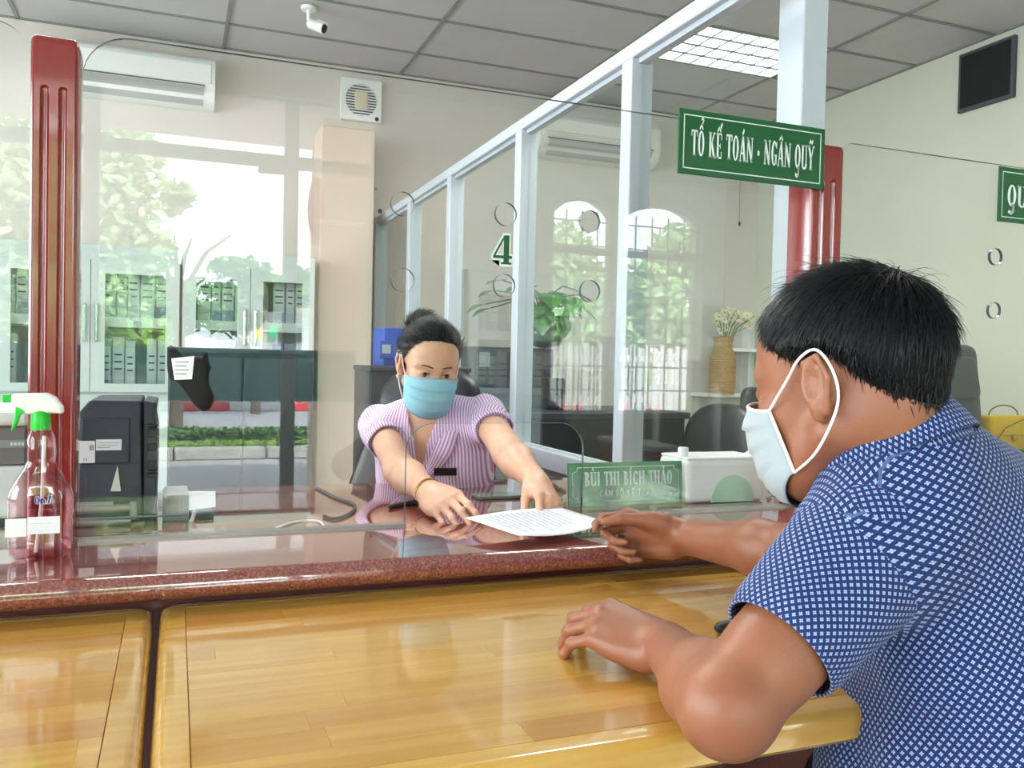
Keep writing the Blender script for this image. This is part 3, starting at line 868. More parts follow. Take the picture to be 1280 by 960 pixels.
# ------------------------------------------------------------------ lettering (stroked capitals, flat print)
import unicodedata
def glyph(ch, T, t, serif):
    P = []                                                # list of (polyline, width)
    R_ = []                                               # list of (cx, cy, rx, ry, a0, a1)
    w = .60
    def st(x, wd=None, y0=0., y1=1.):
        P.append(([(x, y0), (x, y1)], wd or T))
    def sf(x, y, h=.15):
        if serif: P.append(([(x - h, y), (x + h, y)], t))
    lo, hi = t / 2, 1 - t / 2
    if ch == 'I': w = .34; st(.17); sf(.17, lo); sf(.17, hi)
    elif ch == 'T':
        st(.31, None, 0, 1 - t * .5); P.append(([(0.02, hi), (.60, hi)], t)); sf(.31, lo)
        if serif: P.append(([(.04, hi), (.04, .76)], t)); P.append(([(.58, hi), (.58, .76)], t))
    elif ch in 'OQ': R_.append((.32, .5, .31, .5, 0, 2 * PI)); w = .64
    elif ch in 'CG':
        R_.append((.34, .5, .31, .5, PI * .22, PI * 1.75)); w = .64
        if serif: P.append(([(.58, .97), (.58, .70)], t))
        if ch == 'G': st(.52, None, .06, .42); P.append(([(.34, .42), (.64, .42)], t))
    elif ch == 'E':
        st(.15); w = .56
        for y, x in ((hi, .53), (.5, .42), (lo, .53)): P.append(([(.0 if serif and y != .5 else .1, y), (x, y)], t))
        if serif: P.append(([(.52, hi), (.52, .74)], t)); P.append(([(.52, lo), (.52, .28)], t)); P.append(([(.41, .4), (.41, .6)], t))
    elif ch == 'A':
        P.append(([(.08, 0), (.31, 1)], t * 1.2)); P.append(([(.33, 1), (.55, 0)], T)); P.append(([(.17, .33), (.46, .33)], t)); sf(.09, lo, .11); sf(.55, lo, .14); w = .66
    elif ch == 'N':
        st(.11, t * 1.2); st(.58, t * 1.2); P.append(([(.11, .96), (.56, .04)], T)); sf(.11, lo, .11); sf(.11, hi, .11); sf(.58, hi, .11); w = .69
    elif ch == 'K':
        st(.15); P.append(([(.2, .42), (.54, .98)], t * 1.2)); P.append(([(.29, .58), (.56, .02)], T)); sf(.15, lo); sf(.15, hi); sf(.55, hi, .1); sf(.57, lo, .12); w = .69
    elif ch == 'U':
        st(.15, None, .2, 1); st(.54, t * 1.3, .2, 1); R_.append((.35, .24, .2 + T / 2, .24, PI, 2 * PI)); sf(.15, hi); sf(.54, hi, .12); w = .68
    elif ch == 'Y':
        P.append(([(.08, 1), (.32, .46)], T)); P.append(([(.58, 1), (.34, .46)], t * 1.2)); st(.32, None, 0, .5); sf(.32, lo); sf(.09, hi, .12); sf(.58, hi, .1); w = .66
    elif ch == 'B':
        st(.15); sf(.12, lo, .12); sf(.12, hi, .12); R_.append((.24, .745, .26, .255, -PI / 2, PI / 2)); R_.append((.24, .26, .31, .26, -PI / 2, PI / 2)); w = .58
        for y in (hi, .5, lo): P.append(([(.15, y), (.26, y)], t))
    elif ch == 'H':
        st(.15); st(.55); P.append(([(.15, .5), (.55, .5)], t)); w = .70
        for x in (.15, .55): sf(x, lo); sf(x, hi)
    elif ch == 'M':
        st(.1, t * 1.2); st(.66); P.append(([(.12, .98), (.38, .1)], T)); P.append(([(.38, .1), (.64, .98)], t)); w = .78
    elif ch == '-': P.append(([(.04, .42), (.24, .42)], T)); w = .28
    elif ch == 'n':
        st(.1, None, 0, .66); R_.append((.27, .36, .17 + T / 2, .31, 0, PI)); st(.44, None, 0, .38); w = .54
    elif ch == '1': st(.26); P.append(([(.26, .96), (.06, .74)], t)); sf(.26, lo, .16); w = .42
    elif ch == ' ': w = .30
    if ch == 'Q':
        P.append(([(.34, .12), (.44, -.02), (.44, -.2), (.3, -.3), (.14, -.24)], T * .8))
    return P, R_, w

def text2d(s, height, T=.19, t=.075, serif=True, space=.07, xs=1.0):
    """quads in a plane, first letter starting at 0; returns polygons and total width"""
    x = 0; polys = []
    def stroke(pl, wd):
        for (a, b) in zip(pl[:-1], pl[1:]):
            dx, dy = (b[0] - a[0]) * xs, b[1] - a[1]; L = math.hypot(dx, dy) or 1
            nx, ny = -dy / L * wd / 2, dx / L * wd / 2
            ex, ey = (dx / L * wd * .3, dy / L * wd * .3) if len(pl) > 2 else (0, 0)
            polys.append([((x + a[0]) * xs + nx - ex, a[1] + ny - ey), ((x + a[0]) * xs - nx - ex, a[1] - ny - ey), ((x + b[0]) * xs - nx + ex, b[1] - ny + ey), ((x + b[0]) * xs + nx + ex, b[1] + ny + ey)])
    for base in unicodedata.normalize('NFC', s):
        d = unicodedata.normalize('NFD', base); ch = d[0]; marks = d[1:]
        P, R_, w = glyph(ch, T, t, serif)
        for pl, wd in P: stroke(pl, wd)
        for (cx, cy_, rx, ry, a0, a1) in R_:
            n = 20
            for i in range(n):
                q = []
                for (k, inn) in ((i, 0), (i + 1, 0), (i + 1, 1), (i, 1)):
                    a = a0 + (a1 - a0) * k / n
                    ax = rx - (T if inn else 0); ay = ry - (t * 1.1 if inn else 0)
                    q.append(((x + cx + ax * math.cos(a)) * xs, cy_ + ay * math.sin(a)))
                polys.append(q)
        c = w / 2 if ch not in 'CG' else .34
        y = 1.07
        m = list(marks)
        if '\u0302' in m:
            stroke([(c - .15, y), (c, y + .14), (c + .15, y)], t * 1.3)
            for k in m:
                if k == '\u0301': stroke([(c + .14, y + .12), (c + .28, y + .32)], t * 1.7)
                if k == '\u0309': stroke([(c + .02, y + .36), (c + .14, y + .42), (c + .2, y + .33), (c + .11, y + .22)], t * 1.3)
        else:
            for k in m:
                if k == '\u0301': stroke([(c - .04, y), (c + .12, y + .2)], t * 1.8)
                if k == '\u0300': stroke([(c + .04, y), (c - .12, y + .2)], t * 1.8)
                if k == '\u0309': stroke([(c - .08, y + .17), (c + .03, y + .24), (c + .1, y + .15), (c + .02, y + .02)], t * 1.4)
                if k == '\u0303': stroke([(c - .18, y + .04), (c - .08, y + .13), (c + .06, y + .04), (c + .16, y + .13)], t * 1.5)
        if '\u0323' in m: stroke([(c - .07, -.16), (c + .07, -.16)], .13)
        x += w + space
    return [[(a * height, b * height) for (a, b) in p] for p in polys], (x - space) * xs * height

def text_obj(name, s, height, to3, material, parent, width=None, centre=True, **kw):
    polys, w = text2d(s, height, **kw)
    sc = (width / w) if width else 1.0
    vs = []; fs = []
    for p in polys:
        b = len(vs)
        for (a, c) in p: vs.append(to3(a * sc - (w * sc / 2 if centre else 0), c))
        fs.append(tuple(range(b, b + len(p))))
    return mesh_obj(name, vs, fs, material, parent)

# ------------------------------------------------------------------ signs
def dept_sign(x0, x1, z0, z1, y, text, label, tx=None, tw=None, tilt=0.0):
    t = thing('department_sign', ((x0 + x1) / 2, y, z0), label, 'sign', 'green department signs')
    def q(a, b, d): return (a, y - d, b)
    MB().box((x0, y - .004, z0), (x1, y, z1), .001, 1).build('board', MT['green'], t)
    i = .0115; w = .0022
    mb = MB()
    for (a0, b0, a1, b1) in ((x0 + i, z0 + i, x1 - i, z0 + i + w), (x0 + i, z1 - i - w, x1 - i, z1 - i), (x0 + i, z0 + i, x0 + i + w, z1 - i), (x1 - i - w, z0 + i, x1 - i, z1 - i)):
        mb.add([q(a0, b0, .0046), q(a1, b0, .0046), q(a1, b1, .0046), q(a0, b1, .0046)], [(0, 1, 2, 3)])
    mb.build('border_line', MT['sign_white'], t)
    h = (z1 - z0) * .40
    c = tx if tx is not None else (x0 + x1) / 2
    text_obj('lettering', text, h, lambda a, b: q(c + a, z0 + (z1 - z0) * .29 + b, .0048), MT['sign_white'], t, width=tw or (x1 - x0) * .84, centre=tx is None)
    return t
ys = YG - YT / 2 - .001
a, b = at_y(833, 142, ys), at_y(1010, 245, ys)
s0z = at_y(833, 222, ys)[2]
dept_sign(a[0], b[0], s0z, a[2], ys - .002 - .045, 'TỔ KẾ TOÁN - NGÂN QUỸ', 'green sign with white lettering for the accounting and treasury team')
# the sign is carried clear of the sheet by two short studs
sg = bpy.data.objects['department_sign']
for x in (a[0] + .04, b[0] - .12):
    MB().tube([(x, ys - .047, a[2] - .03), (x, YG - YT / 2, a[2] - .03)], .005, 8).build('stud', MT['chrome'], sg, True)
a2 = at_y(1247, 208, ys); b2 = at_y(1247, 277, ys)
s2 = dept_sign(a2[0], a2[0] + .235, b2[2], a2[2], ys - .002, 'QUA', 'second green department sign, cut off by the edge of the photo', tx=a2[0] + .03, tw=.105)

# green number on the screen
p4 = [(.0, .27), (.52, 1.0), (.76, 1.0), (.76, .30), (.90, .30), (.90, .20), (.76, .20), (.76, .07), (.88, .07), (.88, 0), (.38, 0), (.38, .07), (.50, .07), (.50, .20), (0, .20)]
hole4 = [(.12, .30), (.50, .30), (.50, .84)]
n0 = at_y(612, 332, YG); n1 = at_y(642, 293, YG)
H4 = n1[2] - n0[2]; W4 = n1[0] - n0[0]
d = thing('number_decal', (n0[0] + W4 / 2, YG - YT / 2, n0[2]), 'green number four with a white outline stuck on the counter screen', 'decal')
def grow(loop, k):
    c = []
    n = len(loop)
    ar = sum(loop[i][0] * loop[(i + 1) % n][1] - loop[(i + 1) % n][0] * loop[i][1] for i in range(n))
    sg_ = 1 if ar > 0 else -1
    for i in range(n):
        p, q, r = np.array(loop[i - 1]), np.array(loop[i]), np.array(loop[(i + 1) % n])
        e1 = (q - p) / np.linalg.norm(q - p); e2 = (r - q) / np.linalg.norm(r - q)
        m1 = np.array([e1[1], -e1[0]]) * sg_; m2 = np.array([e2[1], -e2[0]]) * sg_
        b = m1 + m2; b = b / max(.4, b @ b) * 2 if False else b / (1 + m1 @ m2 + 1e-6)
        L = np.linalg.norm(b)
        if L > 2.2: b = b / L * 2.2
        c.append(tuple(q + b * k))
    return c
sc4 = lambda lp: [(n0[0] + .1 * W4 + x * W4 * .9, n0[2] + .06 * H4 + y * H4 * .88) for x, y in lp]
fill_outline(sc4(grow(p4, .075)), [], .0006, lambda a, b, t: (a, YG - YT / 2 - .0002 - t, b)).build('outline', MT['sign_white'], d)
fill_outline(sc4(p4), [sc4(hole4)], .0005, lambda a, b, t: (a, YG - YT / 2 - .0009 - t, b)).build('numeral', MT['green'], d)
fill_outline(sc4(grow(hole4, -.055)), [], .0004, lambda a, b, t: (a, YG - YT / 2 - .0016 - t, b)).build('counter_of_numeral', MT['acrylic_edge'] if False else MT['wall'], d)

# name plate on the counter, leaning back a little
ny = 1.70
u, v = at_y(711, 637, ny), at_y(853.5, 629, ny)
nzt = at_y(713, 580, ny)[2]
npl = thing('name_plate', ((u[0] + v[0]) / 2, ny, CT), 'green acrylic name plate with white lettering standing on the granite counter', 'name plate')
lean = .10
def N(a, b, d): return (u[0] + a, ny + b * lean - d, CT + .006 + b)
NW, NH = v[0] - u[0], nzt - CT - .006
def plate(a0, b0, a1, b1, d0, d1): return [N(a0, b0, d0), N(a1, b0, d0), N(a1, b1, d0), N(a0, b1, d0), N(a0, b0, d1), N(a1, b0, d1), N(a1, b1, d1), N(a0, b1, d1)], [(0, 1, 2, 3), (7, 6, 5, 4), (0, 4, 5, 1), (1, 5, 6, 2), (2, 6, 7, 3), (3, 7, 4, 0)]
MB().add(*plate(0, 0, NW, NH, -.004, 0)).build('plate', MT['green2'], npl)
MB().box((u[0] - .004, ny - .02, CT), (v[0] + .004, ny + .05, CT + .006), .002, 1).build('foot', MT['acrylic'], npl)
i = .010; w = .0014; r = .012
path = [(i + r, i), (NW - i - r, i)] + [(NW - i - r + r * math.sin(a), i + r - r * math.cos(a)) if False else (NW - i - r * math.cos(a), i + r * math.sin(a)) for a in []] + \
       [(NW - i - r, i + r * .6), (NW - i, i + r), (NW - i, NH - i - r), (NW - i - r, NH - i - r * .6), (NW - i - r, NH - i), (i + r, NH - i), (i + r, NH - i - r * .6), (i, NH - i - r), (i, i + r), (i + r, i + r * .6)]
vs = []; fs = []
for k in range(len(path)):
    p, q = np.array(path[k]), np.array(path[(k + 1) % len(path)]); e = (q - p) / np.linalg.norm(q - p); m_ = np.array([-e[1], e[0]]) * w / 2; e = e * w / 2
    b_ = len(vs)
    vs += [N(*(p - m_ - e), .0006), N(*(q - m_ + e), .0006), N(*(q + m_ + e), .0006), N(*(p + m_ - e), .0006)]; fs.append((b_, b_ + 1, b_ + 2, b_ + 3))
mesh_obj('border_line', vs, fs, MT['sign_white'], npl)
text_obj('lettering', 'BÙI THỊ BÍCH THẢO', NH * .33, lambda a, b: N(NW * .52 + a, NH * .46 + b, .0007), MT['sign_white'], npl, width=NW * .77)
text_obj('small_lettering', 'CÁN BỘ KẾ TOÁN', NH * .15, lambda a, b: N(NW * .50 + a, NH * .205 + b, .0007), MT['sign_white'], npl, width=NW * .48, T=.13, t=.13, serif=False, space=.14)
# ------------------------------------------------------------------ things on the far walls and ceiling
def aircon(x0, x1, z0, z1, yw, label, tone):
    t = thing('air_conditioner', ((x0 + x1) / 2, yw, z0), label, 'air conditioner', 'wall air conditioners')
    d = .2
    h = z1 - z0
    pr = [(0, z0), (d * .55, z0), (d * .85, z0 + h * .14), (d, z0 + h * .36), (d, z1 - h * .12), (d * .82, z1), (0, z1)]
    n = len(pr)
    vs = [(x0, yw - a, b) for a, b in pr] + [(x1, yw - a, b) for a, b in pr]
    fs = [(k, (k + 1) % n, n + (k + 1) % n, n + k) for k in range(n)] + [tuple(range(n)), tuple(range(n, 2 * n))[::-1]]
    o = mesh_obj('body', vs, fs, tone, t); sharp(o, 50)
    o = MB().add([(x0 + .07, yw - d * .64, z0 + h * .03), (x1 - .07, yw - d * .64, z0 + h * .03), (x1 - .07, yw - d * 1.0, z0 + h * .36), (x0 + .07, yw - d * 1.0, z0 + h * .36),
                  (x0 + .07, yw - d * .66, z0 + h * .0), (x1 - .07, yw - d * .66, z0 + h * .0), (x1 - .07, yw - d * 1.06, z0 + h * .34), (x0 + .07, yw - d * 1.06, z0 + h * .34)],
                 [(0, 1, 2, 3), (7, 6, 5, 4), (0, 4, 5, 1), (1, 5, 6, 2), (2, 6, 7, 3), (3, 7, 4, 0)]).build('air_flap', mat('flap_grey', srgb(168, 172, 172), .35, metal=.3), t)
    MB().box((x0 + .06, yw - d - .003, z0 + h * .37), (x1 - .06, yw - d + .01, z0 + h * .40)).build('outlet_slot', MT['dgrey'], t)
    MB().box((x0 + .02, yw - d - .006, z0 + h * .42), (x1 - .02, yw - d + .01, z1 - h * .14), .005, 1).build('front_panel', tone, t)
    return t
ya = YFAR - .2
aircon(-.80, at_y(269, 100, ya)[0], at_y(269, 131, ya)[2], at_y(269, 73, ya)[2], YFAR, 'white split air conditioner high on the wall beside the extractor fan', MT['white'])
aircon(at_y(676, 170, ya)[0], at_y(826, 180, ya)[0], at_y(826, 208, ya)[2], at_y(676, 138, ya)[2], YFAR, 'cream split air conditioner seen through the glass partition', MT['offwhite'])

# extractor fan
a, b = at_y(427, 96, YFAR - .04), at_y(476, 154, YFAR - .04)
fx, fz = (a[0] + b[0]) / 2, (a[2] + b[2]) / 2; hw = (b[0] - a[0]) / 2; hh = (a[2] - b[2]) / 2
t = thing('extractor_fan', (fx, YFAR, b[2]), 'square white extractor fan with a round grille under the ceiling', 'fan')
R0 = hw * .80
sq = [(fx - hw, fz - hh), (fx + hw, fz - hh), (fx + hw, fz + hh), (fx - hw, fz + hh)]
fill_outline(sq, [circle(fx, fz, R0, 32)], .045, lambda p, q, d: (p, YFAR - .045 + d, q)).build('housing', MT['white'], t)
MB().lathe([(R0, 0), (R0, .002)], (fx, YFAR - .004, fz), 32, axis='y').build('dark_throat', MT['dgrey'], t)
for k in range(12):
    z = fz - R0 + (k + .5) * 2 * R0 / 12; w = math.sqrt(max(0, R0 ** 2 - (z - fz) ** 2))
    MB().box((fx - w, YFAR - .044, z - .004), (fx + w, YFAR - .036, z + .004)).build('grille_bar', MT['white'], t)
MB().box((fx - .045, YFAR - .048, fz - .06), (fx + .045, YFAR - .03, fz + .06), .012, 2).build('hub_cover', mat('fan_hub_cream', srgb(214, 204, 176), .5), t)
MB().lathe([(.014, 0), (.014, .006)], (fx + hw * .78, YFAR - .052, fz - hh * .85), 14, axis='y').build('badge', MT['black'], t)

# security camera on the ceiling
p = at_z(386, 9, ZC)
t = thing('security_camera', (p[0], p[1], ZC), 'white bullet security camera hanging from the ceiling tiles', 'camera')
MB().lathe([(.042, -.018), (.046, -.004), (.046, 0)], (p[0], p[1], ZC), 20).build('base', MT['white'], t, True)
dv = RIGHT * .8 - np.array([0, 0, .42]) - _r * .0 + np.array([0, -.3, 0]); dv = dv / np.linalg.norm(dv)
e = np.array([p[0] + .005, p[1], ZC - .09])
MB().tube([(p[0], p[1], ZC - .01), (p[0], p[1], ZC - .07), e + dv * .02], .012, 10).build('arm', MT['white'], t, True)
MB().tube([e, e + dv * .006, e + dv * .10, e + dv * .104], [.026, .031, .031, .029], 16).build('body', MT['white'], t, True)
MB().tube([e + dv * .1045, e + dv * .107], [.026, .026], 16).build('lens_ring', MT['black'], t, True)
MB().tube([e + dv * .06 + np.array([0, 0, .033]), e + dv * .125 + np.array([0, 0, .031])], .008, 8).build('sun_hood', MT['white'], t, True)

# black square panel high on the right wall
a, b = at_x(1203, 70, XR), at_x(1270, 124, XR)
z0b, z1b = at_x(1203, 142, XR)[2], at_x(1203, 70, XR)[2]
t = thing('wall_panel', (XR, (a[1] + b[1]) / 2, z0b), 'black square panel high on the right wall', 'panel')
MB().box((XR - .03, b[1], z0b), (XR, a[1], z1b), .004, 1).build('casing', MT['dgrey'], t)
MB().box((XR - .032, b[1] + .02, z0b + .02), (XR - .028, a[1] - .02, z1b - .02)).build('front_mesh', mat('matt_black', srgb(8, 9, 10), .8), t)
# small wall bits
for k, (px, py, r, lab) in enumerate(((469, 236, .012, 'small grey cable clip on the far wall, the upper one'), (475, 264, .016, 'small black screw cover on the far wall beside the partition'))):
    p = at_y(px, py, YFAR)
    tag(MB().lathe([(r, -.008), (r * .8, -.012), (0.001, -.012)], (p[0], YFAR, p[2]), 10, axis='y').build('wall_clip', MT['black'] if k else MT['grey'], None, True), lab, 'clip')
p0, p1 = at_y(925, 250, YFAR - .01), at_y(925, 280, YFAR - .01)
t = thing('pull_cord', (p0[0], YFAR, p1[2]), 'thin hanging pull cord with a small weight on the far wall', 'cord')
MB().tube([(p0[0], YFAR - .006, p0[2] + .2), (p0[0], YFAR - .006, p1[2])], .003, 6).build('cord', MT['grey'], t)
MB().sphere((p0[0], YFAR - .012, p1[2]), (.012, .012, .02), 8, 6).build('weight', MT['dgrey'], t, True)

# ------------------------------------------------------------------ white document cabinets with glass doors along the far wall
MT['cab'] = mat('white_cabinet', srgb(180, 190, 186), .4)
MT['binder'] = mat('grey_blue_binder', srgb(116, 130, 146), .6)
MT['binder_b'] = mat('navy_binder', srgb(30, 62, 112), .5)
MT['binder_g'] = mat('pale_binder', srgb(160, 168, 168), .6)
yc0, yc1 = 5.6, 6.03
zc_t = at_y(204, 311, yc0)[2]; zc_m = at_y(150, 490, yc0)[2]; zs1 = at_y(200, 404, yc0)[2]
xb = [at_y(226, 400, yc0)[0] - .985, at_y(226, 400, yc0)[0], at_y(394, 400, yc0)[0]]
xb = [xb[0] - .99] + xb
MT['spine'] = mat('binder_label_paper', srgb(176, 182, 180), .8)
MT['inkd'] = mat('dark_ink', srgb(52, 54, 62), .8)
rb = random.Random(4)
bcount = {}
ORD = ['', 'first', 'second', 'third', 'fourth', 'fifth', 'sixth', 'seventh', 'eighth', 'ninth', 'tenth', 'eleventh', 'twelfth', 'thirteenth', 'fourteenth', 'fifteenth', 'sixteenth', 'seventeenth']
for k in range(3):
    x0, x1 = xb[k] + .006, xb[k + 1] - .006
    lab = ('white glass-door cabinet at the left end behind the first red post', 'middle white glass-door cabinet, partly hidden by the first red post', 'white glass-door cabinet at the right end of the row, by the woman')[k]
    t = thing('document_cabinet', ((x0 + x1) / 2, (yc0 + yc1) / 2, 0), lab, 'cabinet', 'document cabinets on the far wall')
    mb = MB()
    for q in ((x0, x0 + .02), (x1 - .02, x1)): mb.box((q[0], yc0 + .02, 0), (q[1], yc1, zc_t))
    mb.box((x0, yc0, zc_t - .09), (x1, yc1, zc_t)).box((x0, yc1 - .02, 0), (x1, yc1, zc_t)).box((x0, yc0, zc_m - .08), (x1, yc1, zc_m)).box((x0, yc0 + .02, 0), (x1, yc1, .06))
    mb.build('carcass', MT['cab'], t)
    MB().box((x0 + .02, yc0 + .04, zs1 - .03), (x1 - .02, yc1 - .02, zs1 + .03)).build('shelf', MT['cab'], t)
    xm = (x0 + x1) / 2
    for (a, b, hs) in ((x0 + .004, xm - .002, 1), (xm + .002, x1 - .004, -1)):
        w = .075
        dr = fill_outline([(a, zc_m), (b, zc_m), (b, zc_t - .09), (a, zc_t - .09)], [[(a + w, zc_m + .05), (b - w, zc_m + .05), (b - w, zc_t - .09 - w), (a + w, zc_t - .09 - w)]], .022,
                          lambda p, q, d: (p, yc0 - .02 + d, q)).build('door', MT['cab'], t)
        MB().box((a + w - .005, yc0 - .008, zc_m + .045), (b - w + .005, yc0 - .004, zc_t - .09 - w + .005)).build('pane', MT['glass'], dr)
        xh = b - .03 if hs > 0 else a + .03
        MB().box((xh - .008, yc0 - .04, zs1 - .12), (xh + .008, yc0 - .02, zs1 + .10), .004, 1).build('handle', MT['chrome'], dr)
        MB().box((a, yc0 - .02, .06), (b, yc0, zc_m - .08), .002, 1).build('lower_door', MT['cab'], t)
    # binders standing on the two shelves
    for (zf, hmax) in ((zc_m, zs1 - .03 - zc_m), (zs1 + .03, zc_t - .09 - zs1 - .03)):
        x = x0 + .03
        while x < x1 - .1:
            w = rb.choice((.06, .07, .08, .085))
            if rb.random() < .12: x += .06; continue
            if x + w > x1 - .025: break
            h = min(rb.uniform(.30, .335), hmax - .02)
            if k == 0 and x < at_y(-14, 400, yc0)[0]: x += w; continue
            bt = thing('binder', (x + w / 2, yc0 + .2, zf), None, 'binder', 'binders in the glass-door cabinets')
            ck = rb.choice(('binder', 'binder_g', 'binder_g', 'binder', 'binder_b'))
            MB().box((x, yc0 + .07, zf), (x + w - .004, yc0 + .34, zf + h), .002, 1).build('cover', MT[ck], bt)
            bn = bcount.get((k, zf), 0) + 1; bcount[(k, zf)] = bn
            bt['label'] = '%s binder, %s from the left on the %s shelf of the %s glass-door cabinet' % ({'binder': 'grey-blue', 'binder_g': 'pale', 'binder_b': 'navy'}[ck], ORD[bn], 'lower' if zf == zc_m else 'upper', ('leftmost', 'middle', 'right-hand')[k])
            MB().box((x + .006, yc0 + .0685, zf + h * .22), (x + w - .010, yc0 + .0695, zf + h * .86)).build('spine_label', MT['spine'], bt)
            for r_ in range(3):
                MB().box((x + .012, yc0 + .0675, zf + h * (.66 - .13 * r_)), (x + w - .018, yc0 + .068, zf + h * (.69 - .13 * r_))).build('print_line', MT['inkd'], bt)
            x += w

# ------------------------------------------------------------------ low dark cupboards behind the woman, a blue file box on the second one
MT['char'] = mat('charcoal_laminate', srgb(42, 46, 50), .5)
MT['blue'] = mat('royal_blue_board', srgb(36, 74, 168), .45)
def low_cupboard(px0, px1, pyt, n, label):
    zt = at_y(350, pyt, 3.3)[2]
    xa, xb_ = at_y(px0, 480, 3.3)[0], at_y(px1, 480, 3.3)[0]
    t = thing('low_cupboard', ((xa + xb_) / 2, 3.55, 0), label, 'cupboard', 'low cupboards behind the counter')
    MB().box((xa, 3.32, 0), (xb_, 3.62, zt - .02)).build('carcass', MT['char'], t)
    MB().box((xa - .004, 3.3, zt - .02), (xb_ + .004, 3.63, zt), .003, 1).build('top', MT['char'], t)
    for k in range(n):
        a = xa + (xb_ - xa) * k / n
        MB().box((a + .004, 3.304, .06), (a + (xb_ - xa) / n - .004, 3.32, zt - .03), .002, 1).build('door', MT['char'], t)
    return zt
low_cupboard(210, 392, 437, 2, 'low charcoal cupboard in front of the glass-door cabinets')
zt = low_cupboard(463, 588, 455, 2, 'low charcoal cupboard behind the woman, under the blue file box')
u, v = at_y(474, 404, 3.4), at_y(516, 453, 3.4)
t = thing('file_box', ((u[0] + v[0]) / 2, 3.5, zt), 'royal blue file box on the low cupboard beside the woman\'s head', 'file box')
MB().box((u[0] + .02, 3.40, zt), (v[0], 3.60, zt + (u[2] - v[2])), .003, 1).build('box', MT['blue'], t)
MB().box((u[0], 3.385, zt + .03), (u[0] + .08, 3.40, zt + .10), .002, 1).build('front_flap', MT['blue'], t)
MB().box((u[0] + .01, 3.383, zt + .05), (u[0] + .045, 3.3855, zt + .085)).build('paper_label', MT['binder_g'], t)
# beige wall pier between the cabinets and the partition
q0, q1 = at_y(398, 400, 5.72), at_y(465, 400, 5.72)
S(MB().box((q0[0], 5.72, 0), (q1[0], YFAR, at_y(440, 160, 5.72)[2]), .006, 1).build('trim_3', mat('pier_paint', srgb(214, 196, 180), .8, noise=(2, srgb(206, 188, 172), .5))))

# dark red drawer unit by the partition
u, v = at_y(585, 562, 2.75), at_y(619, 606, 2.75)
t = thing('drawer_unit', ((u[0] + v[0]) / 2, 2.9, 0), 'dark red drawer unit standing low beside the partition', 'drawers')
MT['maroon'] = mat('maroon_lacquer', srgb(112, 18, 20), .3)
MB().box((u[0], 2.75, 0), (v[0], 3.2, u[2] - .02)).build('carcass', MT['maroon'], t)
MB().box((u[0] - .01, 2.74, u[2] - .02), (v[0] + .01, 3.21, u[2]), .003, 1).build('top', mat('drawer_top', srgb(196, 196, 192), .4), t)
for k in range(3):
    z = .06 + k * .2
    d_ = MB().box((u[0] + .01, 2.735, z), (v[0] - .01, 2.75, z + .18), .002, 1).build('drawer', MT['maroon'], t)
    MB().box(((u[0] + v[0]) / 2 - .03, 2.715, z + .09), ((u[0] + v[0]) / 2 + .03, 2.735, z + .105), .003, 1).build('handle', MT['chrome'], d_)

# ------------------------------------------------------------------ other side of the partition
u, v = at_y(592, 433, 4.5), at_y(690, 520, 4.5)
t = thing('steel_cabinet', ((u[0] + v[0]) / 2, 4.75, 0), 'dark steel cabinet behind the partition carrying the potted plant', 'cabinet')
MT['dkblue'] = mat('blue_black_steel', srgb(44, 52, 66), .4)
MB().box((u[0], 4.5, 0), (v[0], 5.0, u[2]), .004, 1).build('carcass', MT['dkblue'], t)
MB().box((u[0] + .02, 4.485, .1), (u[0] + .2, 4.5, u[2] - .02), .003, 1).build('drawer_front', MT['dkblue'], t)
MB().box((u[0] + .22, 4.485, .1), (v[0] - .02, 4.5, u[2] - .02), .003, 1).build('drawer_front', MT['char'], t)
MB().box((u[0] + .03, 4.48, u[2] - .11), (u[0] + .09, 4.486, u[2] - .03)).build('paper_label', MT['binder_g'], t)
cz = u[2]
# pothos in a round glass vase
pv = at_y(682, 424, 4.62); pv[2] = cz
t = thing('potted_plant', (pv[0], 4.62, cz), 'trailing green pothos in a round glass vase behind the partition', 'plant')
prof = [(.03, 0), (.085, .02), (.115, .07), (.11, .13), (.07, .18), (.055, .21), (.06, .23)]
vm = MB().lathe(prof, (pv[0], 4.62, cz), 24, cap=False).build('vase', MT['glass'], t, True)
MB().lathe([(.02, .004), (.08, .02), (.105, .07), (.102, .10), (.001, .10)], (pv[0], 4.62, cz), 20).build('roots', mat('vase_roots', srgb(70, 92, 74), .3), t, True)
MT['pothos'] = mat('pothos_leaf', srgb(44, 104, 42), .35, noise=(14, srgb(84, 146, 62), .7))
rp = random.Random(9)
def leaf(c, dirv, size, parent, m_):
    dv = np.array(dirv, float); dv /= np.linalg.norm(dv)
    sd = np.cross(dv, [0, 0, 1.0]); sd /= (np.linalg.norm(sd) + 1e-9)
    up = np.cross(sd, dv)
    pr = [(0, 0), (.10, .36), (.28, .50), (.55, .42), (.8, .20), (1, 0)]
    vs = []; 
    for (l, w) in pr:
        dz = -.25 * l * l
        vs += [c + (dv * l + sd * w + up * (dz + .1 * w)) * size, c + (dv * l + up * dz) * size, c + (dv * l - sd * w + up * (dz + .1 * w)) * size]
    fs = []
    for k in range(5):
        for j in range(2): fs.append((3 * k + j, 3 * k + j + 1, 3 * k + j + 4, 3 * k + j + 3))
    return mesh_obj('leaf', vs, fs, m_, parent, True)
top = np.array([pv[0], 4.62, cz + .22])
spots = [(rp.uniform(-.16, .10), rp.uniform(-.14, .08), rp.uniform(-.04, .16)) for _ in range(30)] + [(-.33, -.05, .1), (-.40, -.05, .02), (-.28, -.03, .16), (-.36, -.04, .0), (.16, -.05, .1), (.2, -.05, .02)]
st = MB()
